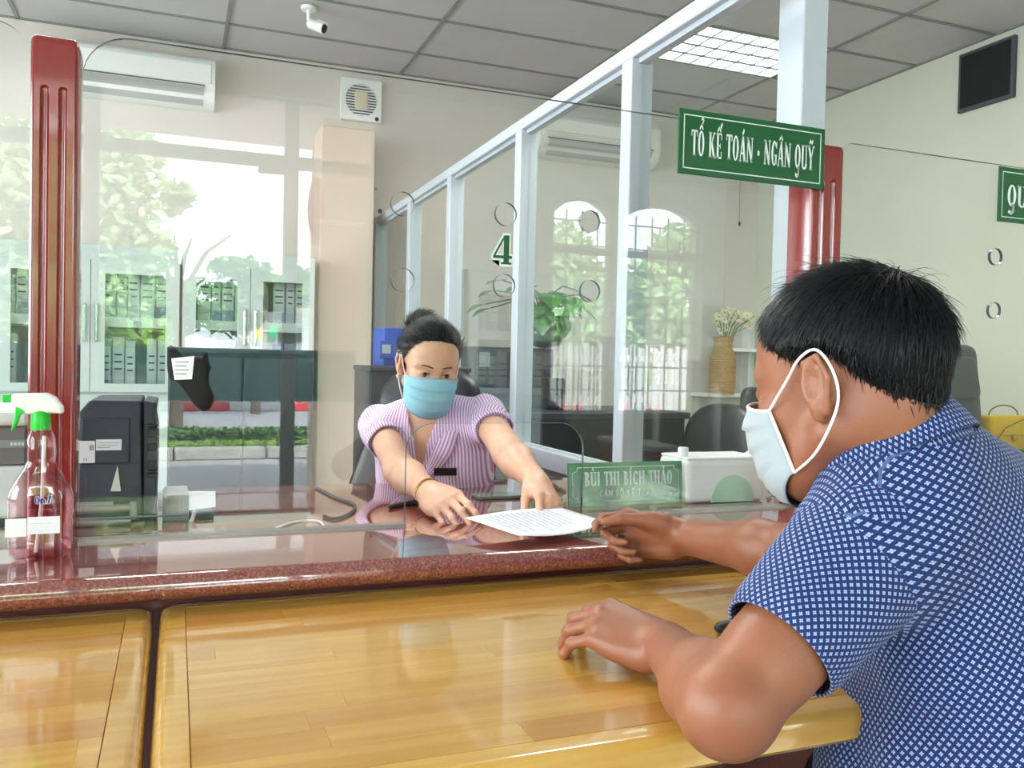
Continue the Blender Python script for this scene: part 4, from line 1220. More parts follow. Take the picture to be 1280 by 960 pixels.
for s_ in spots:
    e = top + np.array(s_)
    st.tube([top + np.array([0, 0, -.1]), top + np.array([s_[0] * .3, s_[1] * .3, max(s_[2] * .7, .08)]), e], .004, 5)
    leaf(e, (s_[0] + rp.uniform(-.10, .10), -.05 + s_[1] * .5, -.10 + s_[2] * .6), rp.uniform(.12, .17), t, MT['pothos'])
st.build('stems', MT['leafd'], t)

# dark desk return and black monitor further right
u, v = at_y(657, 516, 3.5), at_y(792, 600, 3.5)
t = thing('side_desk', ((u[0] + v[0]) / 2, 3.75, 0), 'dark side desk behind the lower panes of the partition', 'desk')
MB().box((u[0], 3.5, u[2] - .03), (v[0] + .3, 4.1, u[2]), .003, 1).build('top', MT['char'], t)
MB().box((u[0] + .02, 3.52, 0), (v[0] + .28, 3.54, u[2] - .03)).build('modesty_panel', MT['black'], t)
for x in (u[0] + .02, v[0] + .24): MB().box((x, 3.54, 0), (x + .03, 4.08, u[2] - .03)).build('side_panel', MT['char'], t)
dz = u[2]
u, v = at_y(676, 470, 3.8), at_y(693, 516, 3.8)
t = thing('desk_printer', ((u[0] + v[0]) / 2, 3.85, dz), 'narrow black device standing on the dark side desk', 'printer')
MB().box((u[0], 3.72, dz), (v[0] + .02, 4.0, dz + .15), .008, 2).build('body', MT['black'], t)
MB().box((u[0] + .01, 3.715, dz + .02), (v[0] + .01, 3.72, dz + .05)).build('tray', MT['dgrey'], t)

def pad(c, rt, up, outline, th, bulge=0.0):
    """upholstered slab: an outline in the (rt, up) plane with soft edges"""
    c = np.array(c, float); rt = np.array(rt, float); up = np.array(up, float); nm = np.cross(rt, up)
    n = len(outline); cc = np.mean(np.array(outline), 0)
    rings = []
    for side in (1, -1):
        for s in ((1.0, .96, .9, .8, .6, .3, .02) if side > 0 else (.96, .9, .8, .6, .3, .02)):
            h = side * th / 2 * (1 - s ** 8) ** .5
            rings.append([c + rt * (cc[0] + (p[0] - cc[0]) * s) + up * (cc[1] + (p[1] - cc[1]) * s) + nm * (h + bulge * (1 - ((p[0] - cc[0]) * s / .25) ** 2)) for p in outline])
    front = rings[:7]; back = [rings[0]] + rings[7:]
    mb = MB()
    for rr, flip in ((front, 0), (back, 1)):
        vs = [p for r_ in rr for p in r_]; fs = []
        for i in range(len(rr) - 1):
            for k in range(n):
                k2 = (k + 1) % n
                f = (i * n + k, i * n + k2, (i + 1) * n + k2, (i + 1) * n + k)
                fs.append(f[::-1] if flip else f)
        fs.append(tuple((len(rr) - 1) * n + k for k in (range(n) if not flip else range(n)[::-1])))
        mb.add(vs, fs)
    return mb
def rrect(w0, w1, h, r, n=6):
    """tapered rounded outline: bottom width w0, top width w1"""
    pts = []
    for (sx, y, w, a0) in ((1, 0, w0, -PI / 2), (1, h, w1, 0), (-1, h, w1, PI / 2), (-1, 0, w0, PI)):
        cx_ = sx * (w / 2 - r); cy_ = y + r if y == 0 else y - r
        for i in range(n + 1):
            a = a0 + PI / 2 * i / n
            pts.append((cx_ + r * math.cos(a), cy_ + r * math.sin(a)))
    return pts
def office_chair(loc, face, label, back_w=.5, back_h=.62, seat_z=.46, mt='leather', tilt=.14, armless=False, top_w=None, split=True, r=.09):
    """face: angle of the direction the sitter looks, in degrees from +X"""
    t = thing('office_chair', (loc[0], loc[1], 0), label, 'chair', 'black office chairs')
    a = math.radians(face); f = np.array([math.cos(a), math.sin(a), 0]); rt = np.array([-f[1], f[0], 0]) * -1
    b = np.array([loc[0], loc[1], 0])
    up = np.array([-f[0] * math.sin(tilt), -f[1] * math.sin(tilt), math.cos(tilt)])
    cb = b - f * .23 + np.array([0, 0, seat_z + .06])
    tw = top_w or back_w * .86
    pad(cb, rt, up, rrect(back_w, tw, back_h, r), .10, .015).build('backrest', MT[mt], t, True)
    if split:
        pad(cb + up * (back_h * .62) + f * .035, rt, up, rrect(tw * .9, tw * .82, back_h * .3, .05), .06, .01).build('headrest', MT[mt], t, True)
    pad(b + np.array([0, 0, seat_z]) - f * .24, rt, f, rrect(back_w, back_w * .95, .48, .08), .10).build('seat', MT[mt], t, True)
    MB().tube([b + (0, 0, .1), b + (0, 0, seat_z - .05)], .03, 10).build('gas_column', MT['chrome'], t, True)
    for k in range(5):
        q = 2 * PI * k / 5 + .3; e = b + np.array([math.cos(q) * .28, math.sin(q) * .28, .06])
        lg = MB().tube([b + (0, 0, .12), e + (0, 0, .02)], [.025, .016], 8).build('base_leg', MT['black'], t, True)
        MB().lathe([(.001, -.012), (.03, -.012), (.03, .012), (.001, .012)], e - (0, 0, .03), 12, axis='y').build('caster', MT['black'], lg, True)
    if not armless:
        for s in (1, -1):
            o = b + rt * s * (back_w / 2 + .03)
            MB().tube([o - f * .2 + (0, 0, seat_z + .22), o + f * .14 + (0, 0, seat_z + .22), o + f * .18 + (0, 0, seat_z + .12), o + f * .05 + (0, 0, seat_z - .02)], .02, 8).build('armrest', MT['black'], t, True)
    return t
# white desk with papers, and two chairs
wd0, wd1 = at_z(800, 604, .75), at_z(985, 584, .75)
t = thing('white_desk', (2.3, 2.9, 0), 'white desk behind the name plate and tissue box, with loose papers on it', 'desk')
dx0, dx1, dy0, dy1 = 1.40, 2.60, 2.30, 2.82
MB().box((dx0, dy0, .72), (dx1, dy1, .75), .004, 1).build('top', MT['white'], t)
for x in (dx0 + .02, dx1 - .06): MB().box((x, dy0 + .04, 0), (x + .04, dy1 - .04, .72)).build('side_panel', MT['white'], t)
pp = at_z(905, 566, .76)
def sheet(c, ang, w, h, lift, label, mt='paper'):
    ca, sa = math.cos(ang), math.sin(ang); vs = []; fs = []
    n = 8
    for k in range(n + 1):
        for j in (0, 1):
            a, b = (k / n - .5) * w, (j - .5) * h
            vs.append((c[0] + a * ca - b * sa, c[1] + a * sa + b * ca, c[2] + lift * (k / n) ** 2))
    for k in range(n): fs.append((2 * k, 2 * k + 2, 2 * k + 3, 2 * k + 1))
    o = mesh_obj('paper_sheet', vs, fs, MT[mt], None, True)
    s_ = o.modifiers.new('thickness', 'SOLIDIFY'); s_.thickness = .0006; s_.offset = 1
    return tag(o, label, 'paper', 'loose papers on the white desk')
sheet((1.98, 2.62, .752), .35, .30, .21, .05, 'curled white sheet lying on the white desk behind the tissue box')
sheet((1.62, 2.50, .752), -.2, .21, .297, .003, 'flat white sheet on the white desk behind the name plate')
u = at_z(858, 574, .755)
t = thing('stapler', (u[0], u[1], .75), 'dark stapler lying among papers on the white desk', 'stapler')
MB().box((u[0] - .10, u[1] - .02, .75), (u[0] + .08, u[1] + .02, .762), .004, 1).build('base', MT['dgrey'], t)
MB().box((u[0] - .09, u[1] - .015, .765), (u[0] + .07, u[1] + .015, .785), .006, 2).build('arm', MT['black'], t)
c1 = at_y(822, 545, 3.35)
office_chair((c1[0] + .02, 3.15), -160, 'black office chair with a curved back seen beside the tall partition post', back_w=.46, back_h=.40, seat_z=.50, armless=False, r=.16, split=False, tilt=.1)
c2 = at_y(985, 560, 3.6)
office_chair((c2[0] + .06, 3.55), -100, 'tall black leather chair behind the man\'s face and mask', back_w=.50, back_h=.50, seat_z=.46, r=.05, split=False, tilt=.12)
c3 = at_y(1207, 520, 3.25)
office_chair((c3[0], 3.02), -75, 'blue-black high-back leather chair behind the man\'s neck', back_w=.56, back_h=.77, seat_z=.44, mt='bleather', armless=True, top_w=.54, r=.04, tilt=.1)

# corner shelves with the vase of dried flowers
u = at_y(884, 490, 5.80)
sz = at_y(900, 492, 5.8)[2]
t = thing('corner_shelf', ((u[0] + XR) / 2, YFAR, sz - .03), 'white corner shelf unit of two boards on the far wall', 'shelf')
MB().box((u[0], 5.80, sz - .028), (XR - .002, YFAR - .002, sz), .003, 1).build('board', MT['white'], t)
z2 = at_y(920, 437, 5.8)[2]; x2 = at_y(916, 437, 5.8)[0]
MB().box((x2, 5.80, z2 - .015), (XR - .002, YFAR - .002, z2 + .012), .003, 1).build('board', MT['white'], t)
x3 = at_y(936, 437, 5.95)[0]
MB().box((x3, 5.95, sz), (x3 + .02, YFAR - .002, sz + .60)).build('upright', MT['white'], t)
MB().box((x3 + .02, 6.03, sz), (XR - .002, YFAR - .002, sz + .60)).build('back_panel', MT['white'], t)
vz = sz; vx = at_y(913, 450, 5.76)[0]; vy = 5.86
t = thing('vase', (vx, vy, vz), 'twine-wrapped bottle vase with white daisies on the corner shelf', 'vase')
vh = at_y(913, 421, 5.8)[2] - sz
rw = (at_y(928, 460, 5.8)[0] - at_y(901, 460, 5.8)[0]) / 2
prof = []
nt_ = 46
for k in range(nt_ + 1):
    h = k / nt_
    r = rw * (.93 + .07 * math.sin(min(1, h / .1) * PI / 2)) if h < .62 else (rw * (1 - .30 * (0.5 - .5 * math.cos(min(1, (h - .62) / .22) * PI))))
    if h > .92: r = rw * .78
    prof.append((r + .0022 * math.cos(k * PI), vh * h))
prof.append((rw * .55, vh)); prof.append((rw * .5, vh * .93))
MB().lathe(prof, (vx, vy, vz), 28).build('bottle', mat('jute_twine', srgb(188, 154, 104), .85, noise=(60, srgb(150, 116, 72), .7), bump=(150, .5, .002)), t, True)
MT['petal'] = mat('cream_petal', srgb(240, 234, 206), .6)
MT['daisy_c'] = mat('daisy_centre', srgb(214, 186, 90), .7)
rf = random.Random(3)
hd = [(898, 396), (905, 391), (912, 388), (919, 389), (914, 398), (905, 400), (895, 402), (926, 392), (934, 394), (938, 399), (941, 396), (937, 408), (932, 402), (900, 414), (908, 410), (923, 398)]
for i, (px, py) in enumerate(hd):
    e = at_y(px, py, vy + rf.uniform(-.06, .06))
    fl_ = MB().tube([(vx, vy, vz + vh * .7), ((vx + e[0]) / 2, (vy + e[1]) / 2, (vz + vh + e[2]) / 2), e], .0025, 5).build('stem', MT['leafd'], t)
    mb = MB()
    tx, tz_ = rf.uniform(-.5, .5), rf.uniform(.2, .9)
    nm = np.array([tx, -.8, tz_]); nm /= np.linalg.norm(nm); a1 = np.cross(nm, [0, 1, 0.2]); a1 /= np.linalg.norm(a1); a2_ = np.cross(nm, a1)
    for k in range(9):
        q = 2 * PI * k / 9; dd = a1 * math.cos(q) + a2_ * math.sin(q); ss = np.cross(nm, dd)
        r_ = .046
        mb.add([e + nm * .002, e + dd * r_ * .6 + ss * .014 + nm * .003, e + dd * r_ - nm * .004, e + dd * r_ * .6 - ss * .014 + nm * .003], [(0, 1, 2, 3)])
    mb.build('petals', MT['petal'], fl_)
    MB().sphere(e + nm * .003, .009, 8, 5).build('flower_centre', MT['daisy_c'], fl_, True)

# yellow handbag on a white stand, at the right edge
hb = at_y(1266, 542, 3.3)
hz = at_y(1258, 564, 3.3)[2]
t = thing('handbag', (hb[0], 3.35, hz), 'yellow leather handbag with a flap and a thin top handle', 'handbag')
MT['yellow'] = mat('yellow_leather', srgb(226, 186, 14), .42)
hw_ = at_y(1292, 542, 3.3)[0] - hb[0]; hh_ = at_y(1258, 520, 3.3)[2] - hz
MB().box((hb[0] - hw_, 3.30, hz), (hb[0] + hw_, 3.42, hz + hh_), .014, 3).build('body', MT['yellow'], t)
MB().box((hb[0] - hw_ * .98, 3.288, hz + hh_ * .44), (hb[0] + hw_ * .98, 3.305, hz + hh_ * 1.01), .006, 2).build('flap', MT['yellow'], t)
MB().box((hb[0] - .012, 3.28, hz + hh_ * .30), (hb[0] + .018, 3.292, hz + hh_ * .5), .003, 1).build('clasp', mat('yellow_tab', srgb(196, 156, 10), .4), t)
MT['strap'] = mat('olive_strap', srgb(120, 104, 30), .5)
MB().tube([(hb[0] + hw_ * .7 * math.cos(a), 3.36, hz + hh_ + .055 * math.sin(a)) for a in [PI * i / 10 for i in range(11)]], .004, 6).build('handle', MT['strap'], t, True)
MB().tube([(hb[0] - hw_ * 1.0, 3.284, hz + hh_ * .2), (hb[0] - hw_ * .5, 3.282, hz + hh_ * .66), (hb[0] + hw_ * .3, 3.282, hz + hh_ * .9), (hb[0] + hw_ * .98, 3.284, hz + hh_ * .92)], .003, 6).build('shoulder_strap', MT['strap'], t, True)
t = thing('side_table', (hb[0], 3.42, 0), 'grey side table under the yellow handbag', 'table')
MB().box((hb[0] - .16, 3.2, hz - .03), (hb[0] + .30, 3.75, hz - .001), .003, 1).build('top', MT['char'], t)
for x in (hb[0] - .14, hb[0] + .26):
    for y in (3.22, 3.70): MB().box((x, y, 0), (x + .03, y + .03, hz - .03)).build('leg', MT['grey'], t)
# printer cut by the right edge
u = at_y(1268, 600, 2.62); u[0] += .20
t = thing('white_printer', (u[0] + .1, 2.62, 0), 'white and black machine on a stand cut off by the right edge of the photo', 'printer')
zt_ = at_y(1270, 520, 2.55)[2]; zb_ = at_y(1270, 590, 2.55)[2]
MB().box((u[0] - .0, 2.55, zb_), (u[0] + .4, 2.72, zt_), .012, 2).build('body', MT['white'], t)
MB().box((u[0] + .02, 2.54, zb_ + .02), (u[0] + .38, 2.555, zb_ + .07), .003, 1).build('tray', MT['black'], t)
MB().box((u[0] - .03, 2.50, zb_ - .03), (u[0] + .45, 2.74, zb_ - .001), .003, 1).build('stand_top', MT['white'], t)
MB().box((u[0] + .0, 2.53, 0), (u[0] + .4, 2.72, zb_ - .03)).build('stand_body', MT['white'], t)

print('chairs', c1, c2, c3, hb)
# ------------------------------------------------------------------ bodies: blended volumes turned into one continuous skin
class Flesh:
    def __init__(s, h): s.h = h; s.p = []
    def cap(s, a, b, r0, r1=None, k=.012, flat=None, sub=False):
        s.p.append(('c', np.array(a, float), np.array(b, float), r0, r0 if r1 is None else r1, k, flat, sub)); return s
    def ell(s, c, r, R=None, k=.012, sub=False):
        s.p.append(('e', np.array(c, float), np.array(r, float), np.eye(3) if R is None else np.array(R, float), None, k, None, sub)); return s
    def half(s, c, n):                       # cut away everything beyond the plane
        s.p.append(('h', np.array(c, float), np.array(n, float), None, None, 0, None, True)); return s
    def grid(s):
        lo = np.full(3, 1e9); hi = -lo
        for q in s.p:
            if q[-1]: continue
            if q[0] == 'c':
                m = max(q[3], q[4]); 
                lo = np.minimum(lo, np.minimum(q[1], q[2]) - m); hi = np.maximum(hi, np.maximum(q[1], q[2]) + m)
            else:
                e = np.sqrt(((q[3] * q[2][None, :]) ** 2).sum(1))
                lo = np.minimum(lo, q[1] - e); hi = np.maximum(hi, q[1] + e)
        h = s.h; lo = lo - 4 * h; n = np.ceil((hi + 4 * h - lo) / h).astype(int) + 1
        D = np.full(n, .05, np.float32)
        ax = [(lo[i] + h * np.arange(n[i])).astype(np.float32) for i in range(3)]
        for q in s.p:
            k = q[5]
            if q[0] == 'h':
                d = ((ax[0] - q[1][0]) * q[2][0])[:, None, None] + ((ax[1] - q[1][1]) * q[2][1])[None, :, None] + ((ax[2] - q[1][2]) * q[2][2])[None, None, :]
                D = np.maximum(D, d.astype(np.float32)); continue
            pad_ = k + 4 * h
            if q[0] == 'c':
                m = max(q[3], q[4]); a = np.minimum(q[1], q[2]) - m - pad_; b = np.maximum(q[1], q[2]) + m + pad_
            else:
                e = np.sqrt(((q[3] * q[2][None, :]) ** 2).sum(1)); a = q[1] - e - pad_; b = q[1] + e + pad_
            i0 = np.clip(np.floor((a - lo) / h).astype(int), 0, n); i1 = np.clip(np.ceil((b - lo) / h).astype(int) + 1, 0, n)
            sl = tuple(slice(i0[i], i1[i]) for i in range(3))
            X = ax[0][sl[0]][:, None, None]; Y = ax[1][sl[1]][None, :, None]; Z = ax[2][sl[2]][None, None, :]
            if q[0] == 'c':
                A, B = q[1], q[2]; ba = B - A; l2 = float(ba @ ba) + 1e-12
                px, py, pz = X - A[0], Y - A[1], Z - A[2]
                t = np.clip((px * ba[0] + py * ba[1] + pz * ba[2]) / l2, 0, 1)
                dx, dy, dz = px - ba[0] * t, py - ba[1] * t, pz - ba[2] * t
                rad = q[3] + (q[4] - q[3]) * t
                if q[6] is not None:
                    nn, f = np.array(q[6][0], float), q[6][1]
                    c = dx * nn[0] + dy * nn[1] + dz * nn[2]
                    d2 = dx * dx + dy * dy + dz * dz + c * c * (1 / f ** 2 - 1)
                    d = (np.sqrt(d2) - rad) * (.5 + .5 * f)
                else:
                    d = np.sqrt(dx * dx + dy * dy + dz * dz) - rad
            else:
                R = q[3]; px, py, pz = X - q[1][0], Y - q[1][1], Z - q[1][2]
                l = [(R[0, i] * px + R[1, i] * py + R[2, i] * pz) / q[2][i] for i in range(3)]
                k0 = np.sqrt(l[0] ** 2 + l[1] ** 2 + l[2] ** 2) + 1e-9
                k1 = np.sqrt((l[0] / q[2][0]) ** 2 + (l[1] / q[2][1]) ** 2 + (l[2] / q[2][2]) ** 2) + 1e-9
                d = k0 * (k0 - 1) / k1
            d = d.astype(np.float32); cur = D[sl]
            if q[-1]:
                d = -d
                hh = np.maximum(k - np.abs(cur - d), 0) / max(k, 1e-6)
                D[sl] = np.maximum(cur, d) + hh * hh * k * .25
            else:
                hh = np.maximum(k - np.abs(cur - d), 0) / max(k, 1e-6)
                D[sl] = np.minimum(cur, d) - hh * hh * k * .25
        return D, lo
    def mesh(s):
        D, lo = s.grid(); h = s.h
        S_ = D < 0
        c = np.zeros(tuple(np.array(D.shape) - 1), np.int8)
        for i in (0, 1):
            for j in (0, 1):
                for k in (0, 1):
                    c += S_[i:D.shape[0] - 1 + i, j:D.shape[1] - 1 + j, k:D.shape[2] - 1 + k]
        act = (c > 0) & (c < 8)
        I = np.argwhere(act)
        idx = np.full(act.shape, -1, np.int32); idx[act] = np.arange(len(I))
        V8 = np.zeros((len(I), 2, 2, 2), np.float32)
        for i in (0, 1):
            for j in (0, 1):
                for k in (0, 1): V8[:, i, j, k] = D[I[:, 0] + i, I[:, 1] + j, I[:, 2] + k]
        P = np.zeros((len(I), 3)); cnt = np.zeros(len(I))
        for a in range(3):
            o1, o2 = [q for q in range(3) if q != a]
            for i in (0, 1):
                for j in (0, 1):
                    sl0 = [0, 0, 0]; sl0[a] = 0; sl0[o1] = i; sl0[o2] = j
                    sl1 = list(sl0); sl1[a] = 1
                    d0 = V8[:, sl0[0], sl0[1], sl0[2]]; d1 = V8[:, sl1[0], sl1[1], sl1[2]]
                    m = (d0 < 0) != (d1 < 0)
                    t = np.where(m, d0 / np.where(m, d0 - d1, 1), 0)
                    q = np.zeros((len(I), 3)); q[:, a] = t; q[:, o1] = i; q[:, o2] = j
                    P[m] += q[m]; cnt[m] += 1
        P = lo + h * (I + P / cnt[:, None])
        F = []
        for a in range(3):
            o1, o2 = [(1, 2), (2, 0), (0, 1)][a]
            s0 = [slice(None)] * 3; s1 = [slice(None)] * 3
            s0[a] = slice(0, -1); s1[a] = slice(1, None)
            x = S_[tuple(s0)] != S_[tuple(s1)]
            E_ = np.argwhere(x)
            E_ = E_[(E_[:, o1] > 0) & (E_[:, o2] > 0) & (E_[:, o1] < D.shape[o1] - 1) & (E_[:, o2] < D.shape[o2] - 1)]
            ins = S_[E_[:, 0], E_[:, 1], E_[:, 2]]
            def cell(d1, d2):
                e = E_.copy(); e[:, o1] -= d1; e[:, o2] -= d2
                return idx[e[:, 0], e[:, 1], e[:, 2]]
            q = np.stack([cell(1, 1), cell(0, 1), cell(0, 0), cell(1, 0)], 1)
            q[~ins] = q[~ins][:, ::-1]
            F.append(q)
        F = np.concatenate(F)
        F = F[(F >= 0).all(1)]
        return P, F
    def build(s, name, mat_, parent, smooth_it=2, keep=None):
        P, F = s.mesh()
        for _ in range(smooth_it):                       # light fairing
            n = np.zeros(len(P)); A = np.zeros_like(P)
            for i in range(4):
                a, b = F[:, i], F[:, (i + 1) % 4]
                for k in range(3): A[:, k] += np.bincount(a, P[b, k], len(P)) + np.bincount(b, P[a, k], len(P))
                n += np.bincount(a, minlength=len(P)) + np.bincount(b, minlength=len(P))
            P = P + .5 * (A / np.maximum(n, 1)[:, None] - P)
        return mesh_obj(name, P, F, mat_, parent, True)

def vec(*a): return np.array(a, float)
def unit(v): v = np.array(v, float); return v / np.linalg.norm(v)
R0_ = np.array([_cy, -_sy, 0.0]); A0_ = np.array([_sy, _cy, 0.0]); Z0_ = np.array([0, 0, 1.0])
def frame(fwd, roll=0.0):
    """columns: the sitter's right, forward, up"""
    f = unit(fwd); r = unit(np.cross(f, Z0_)); u = np.cross(r, f)
    c, s_ = math.cos(roll), math.sin(roll)
    return np.stack([r * c + u * s_, f, -r * s_ + u * c], 1)

def head(fl, C, R, s=1.0, female=False, ears=True):
    L = lambda x, y, z: C + R @ (np.array([x, y, z]) * s)
    E = lambda c, r, k=.02, Rl=None, sub=False: fl.ell(L(*c), np.array(r) * s, R if Rl is None else R @ Rl, k, sub)
    E((0, -.012, .045), (.076, .097, .08), .02)
    E((0, .045, .048), (.060, .045, .058), .03)
    E((0, .040, -.02), (.062, .055, .068), .03)
    jw = .040 if female else .047
    E((0, .045, -.075), (jw, .045, .036), .03)
    fl.cap(L(0, .072, -.097), L(0, .074, -.094), (.017 if female else .02) * s, None, .02)
    for q in (1, -1):
        fl.cap(L(q * .054, -.004, -.045), L(q * .026, .060, -.092), .017 * s, .013 * s, .025)
        fl.ell(L(q * .041, .066, -.014), np.array((.020, .018, .016)) * s, R, .02)
        fl.cap(L(q * .012, .089, .028), L(q * .048, .074, .031), (.008 if female else .011) * s, .007 * s, .014)
        E((q * .031, .098, .011), (.0155, .014, .0105), .012, None, True)
        # lids
        E((q * .031, .0805, .0105), (.0165, .0135, .0125), .004)
        E((q * .031, .0945, .0085), (.0125, .0055, .0034 if female else .003), .003, None, True)
        if ears:
            a = math.radians(22) * q
            Rl = np.array([[math.cos(a), math.sin(a), 0], [-math.sin(a), math.cos(a), 0], [0, 0, 1]])
            E((q * .080, -.016, .006), (.0075, .019, .031), .006, Rl)
            E((q * .077, -.010, -.022), (.007, .009, .012), .006, Rl)
            E((q * .089, -.010, .008), (.0055, .010, .017), .004, Rl, True)
            fl.cap(L(q * .086, -.022, .034), L(q * .091, -.034, .010), .0036 * s, .0032 * s, .003)
            fl.cap(L(q * .082, -.002, .030), L(q * .086, -.022, .034), .0036 * s, None, .003)
            fl.cap(L(q * .091, -.034, .010), L(q * .083, -.022, -.024), .0032 * s, .004 * s, .003)
    fl.cap(L(0, .089, .014), L(0, .104, -.026), .0075 * s, .0112 * s, .012)
    for q in (1, -1): fl.ell(L(q * .012, .097, -.030), np.array((.009, .010, .008)) * s, R, .008)
    fl.cap(L(-.018, .086, -.062), L(.018, .086, -.062), .008 * s, None, .012)
    return L

def hand(fl, W, d, b, side, pose, s=1.0, k=.006, rad=1.0):
    """W wrist, d towards the knuckles, b out of the back of the hand, side 'L'/'R';
    pose: for index..little (spread, curl1, curl2, curl3), then thumb (out, down, curl1, curl2)"""
    d = unit(d); b = unit(np.array(b) - d * (np.array(b) @ d)); t = np.cross(b, d) if side == 'R' else np.cross(d, b)
    P = lambda x, y, z: W + (d * x + t * y + b * z) * s
    kn = [(.094, .032, -.001), (.097, .011, .002), (.092, -.010, .000), (.083, -.029, -.005)]
    ln = [(.043, .026, .020), (.047, .030, .021), (.043, .028, .020), (.034, .021, .018)]
    rr = [(.0098, .0086, .0070), (.0102, .0088, .0072), (.0098, .0083, .0068), (.0086, .0074, .0062)]
    fl.cap(P(-.03, 0, 0), P(.012, 0, 0), .027 * s, .026 * s, .02, flat=(b, .72))
    for i, q in enumerate(kn):
        fl.cap(P(.008, q[1] * .55, -.002), P(q[0] - .004, q[1], q[2]), .0165 * s, .0125 * s, .012)
    fl.ell(P(.045, .000, -.006), np.array((.045, .034, .015)) * s, np.stack([d, t, b], 1), .012)
    fl.cap(P(.015, -.024, -.010), P(.060, -.030, -.009), .0155 * s, .012 * s, .012)       # little-finger side of the palm
    fl.cap(P(.012, .018, -.008), P(.045, .034, -.013), .016 * s, .0145 * s, .012)         # ball of the thumb
    tips = []
    for i in range(4):
        sp, c1, c2, c3 = pose[i]
        p = P(*kn[i]); dir0 = d * math.cos(sp) + t * math.sin(sp); ang = 0
        for j, c in enumerate((c1, c2, c3)):
            ang += c
            dv = dir0 * math.cos(ang) - b * math.sin(ang)
            q = p + dv * ln[i][j] * s
            r0 = rr[i][j] * s * rad; r1 = (rr[i][j + 1] if j < 2 else rr[i][j] * .80) * s * rad
            fl.cap(p, q, r0, r1, .0035 if j else .007)
            if j: fl.ell(p + b * .001 * s, np.array((.0098, .0098, .0098)) * s * rad * rr[i][j] / .0090, None, .003)
            p = q
        tips.append((p, dv))
    o, dn, c1, c2 = pose[4]
    p0 = P(.030, .028, -.010)
    dv = d * math.cos(o) * math.cos(dn) + t * math.sin(o) * math.cos(dn) - b * math.sin(dn)
    p1 = p0 + dv * .040 * s
    fl.cap(p0, p1, .0155 * s * rad, .0118 * s * rad, .010)
    fold = unit(-t * .75 - b * .5 + d * .35); fold = unit(fold - dv * (fold @ dv))
    dv2 = dv * math.cos(c1) + fold * math.sin(c1); p2 = p1 + dv2 * .033 * s
    fl.cap(p1, p2, .0116 * s * rad, .0104 * s * rad, .004)
    dv3 = dv * math.cos(c1 + c2) + fold * math.sin(c1 + c2); p3 = p2 + dv3 * .026 * s
    fl.cap(p2, p3, .0106 * s * rad, .0078 * s * rad, .004)
    tips.append((p3, dv3))
    return tips, (d, t, b), P

def skin_mat(name, c, red, rough=.42):
    m = bpy.data.materials.new(name); m.use_nodes = True
    nt = m.node_tree; b = nt.nodes['Principled BSDF']
    tc = nt.nodes.new('ShaderNodeTexCoord')
    n = nt.nodes.new('ShaderNodeTexNoise'); n.inputs['Scale'].default_value = 16; n.inputs['Detail'].default_value = 4
    nt.links.new(tc.outputs['Object'], n.inputs['Vector'])
    mx = nt.nodes.new('ShaderNodeMix'); mx.data_type = 'RGBA'; mx.inputs['A'].default_value = c; mx.inputs['B'].default_value = red
    mr = nt.nodes.new('ShaderNodeMapRange'); mr.inputs[1].default_value = .35; mr.inputs[2].default_value = .7; mr.inputs[4].default_value = .6
    nt.links.new(n.outputs['Fac'], mr.inputs[0]); nt.links.new(mr.outputs[0], mx.inputs['Factor'])
    nt.links.new(mx.outputs['Result'], b.inputs['Base Color'])
    v = nt.nodes.new('ShaderNodeTexVoronoi'); v.inputs['Scale'].default_value = 750
    nt.links.new(tc.outputs['Object'], v.inputs['Vector'])
    n2 = nt.nodes.new('ShaderNodeTexNoise'); n2.inputs['Scale'].default_value = 130; n2.inputs['Detail'].default_value = 3
    nt.links.new(tc.outputs['Object'], n2.inputs['Vector'])
    ad = nt.nodes.new('ShaderNodeMath'); ad.operation = 'ADD'
    nt.links.new(v.outputs['Distance'], ad.inputs[0]); nt.links.new(n2.outputs['Fac'], ad.inputs[1])
    bp = nt.nodes.new('ShaderNodeBump'); bp.inputs['Strength'].default_value = .18; bp.inputs['Distance'].default_value = .0009
    nt.links.new(ad.outputs[0], bp.inputs['Height']); nt.links.new(bp.outputs['Normal'], b.inputs['Normal'])
    b.inputs['Roughness'].default_value = rough
    b.inputs['Subsurface Weight'].default_value = .12; b.inputs['Subsurface Radius'].default_value = (.008, .003, .0015); b.inputs['Subsurface Scale'].default_value = 1
    return m

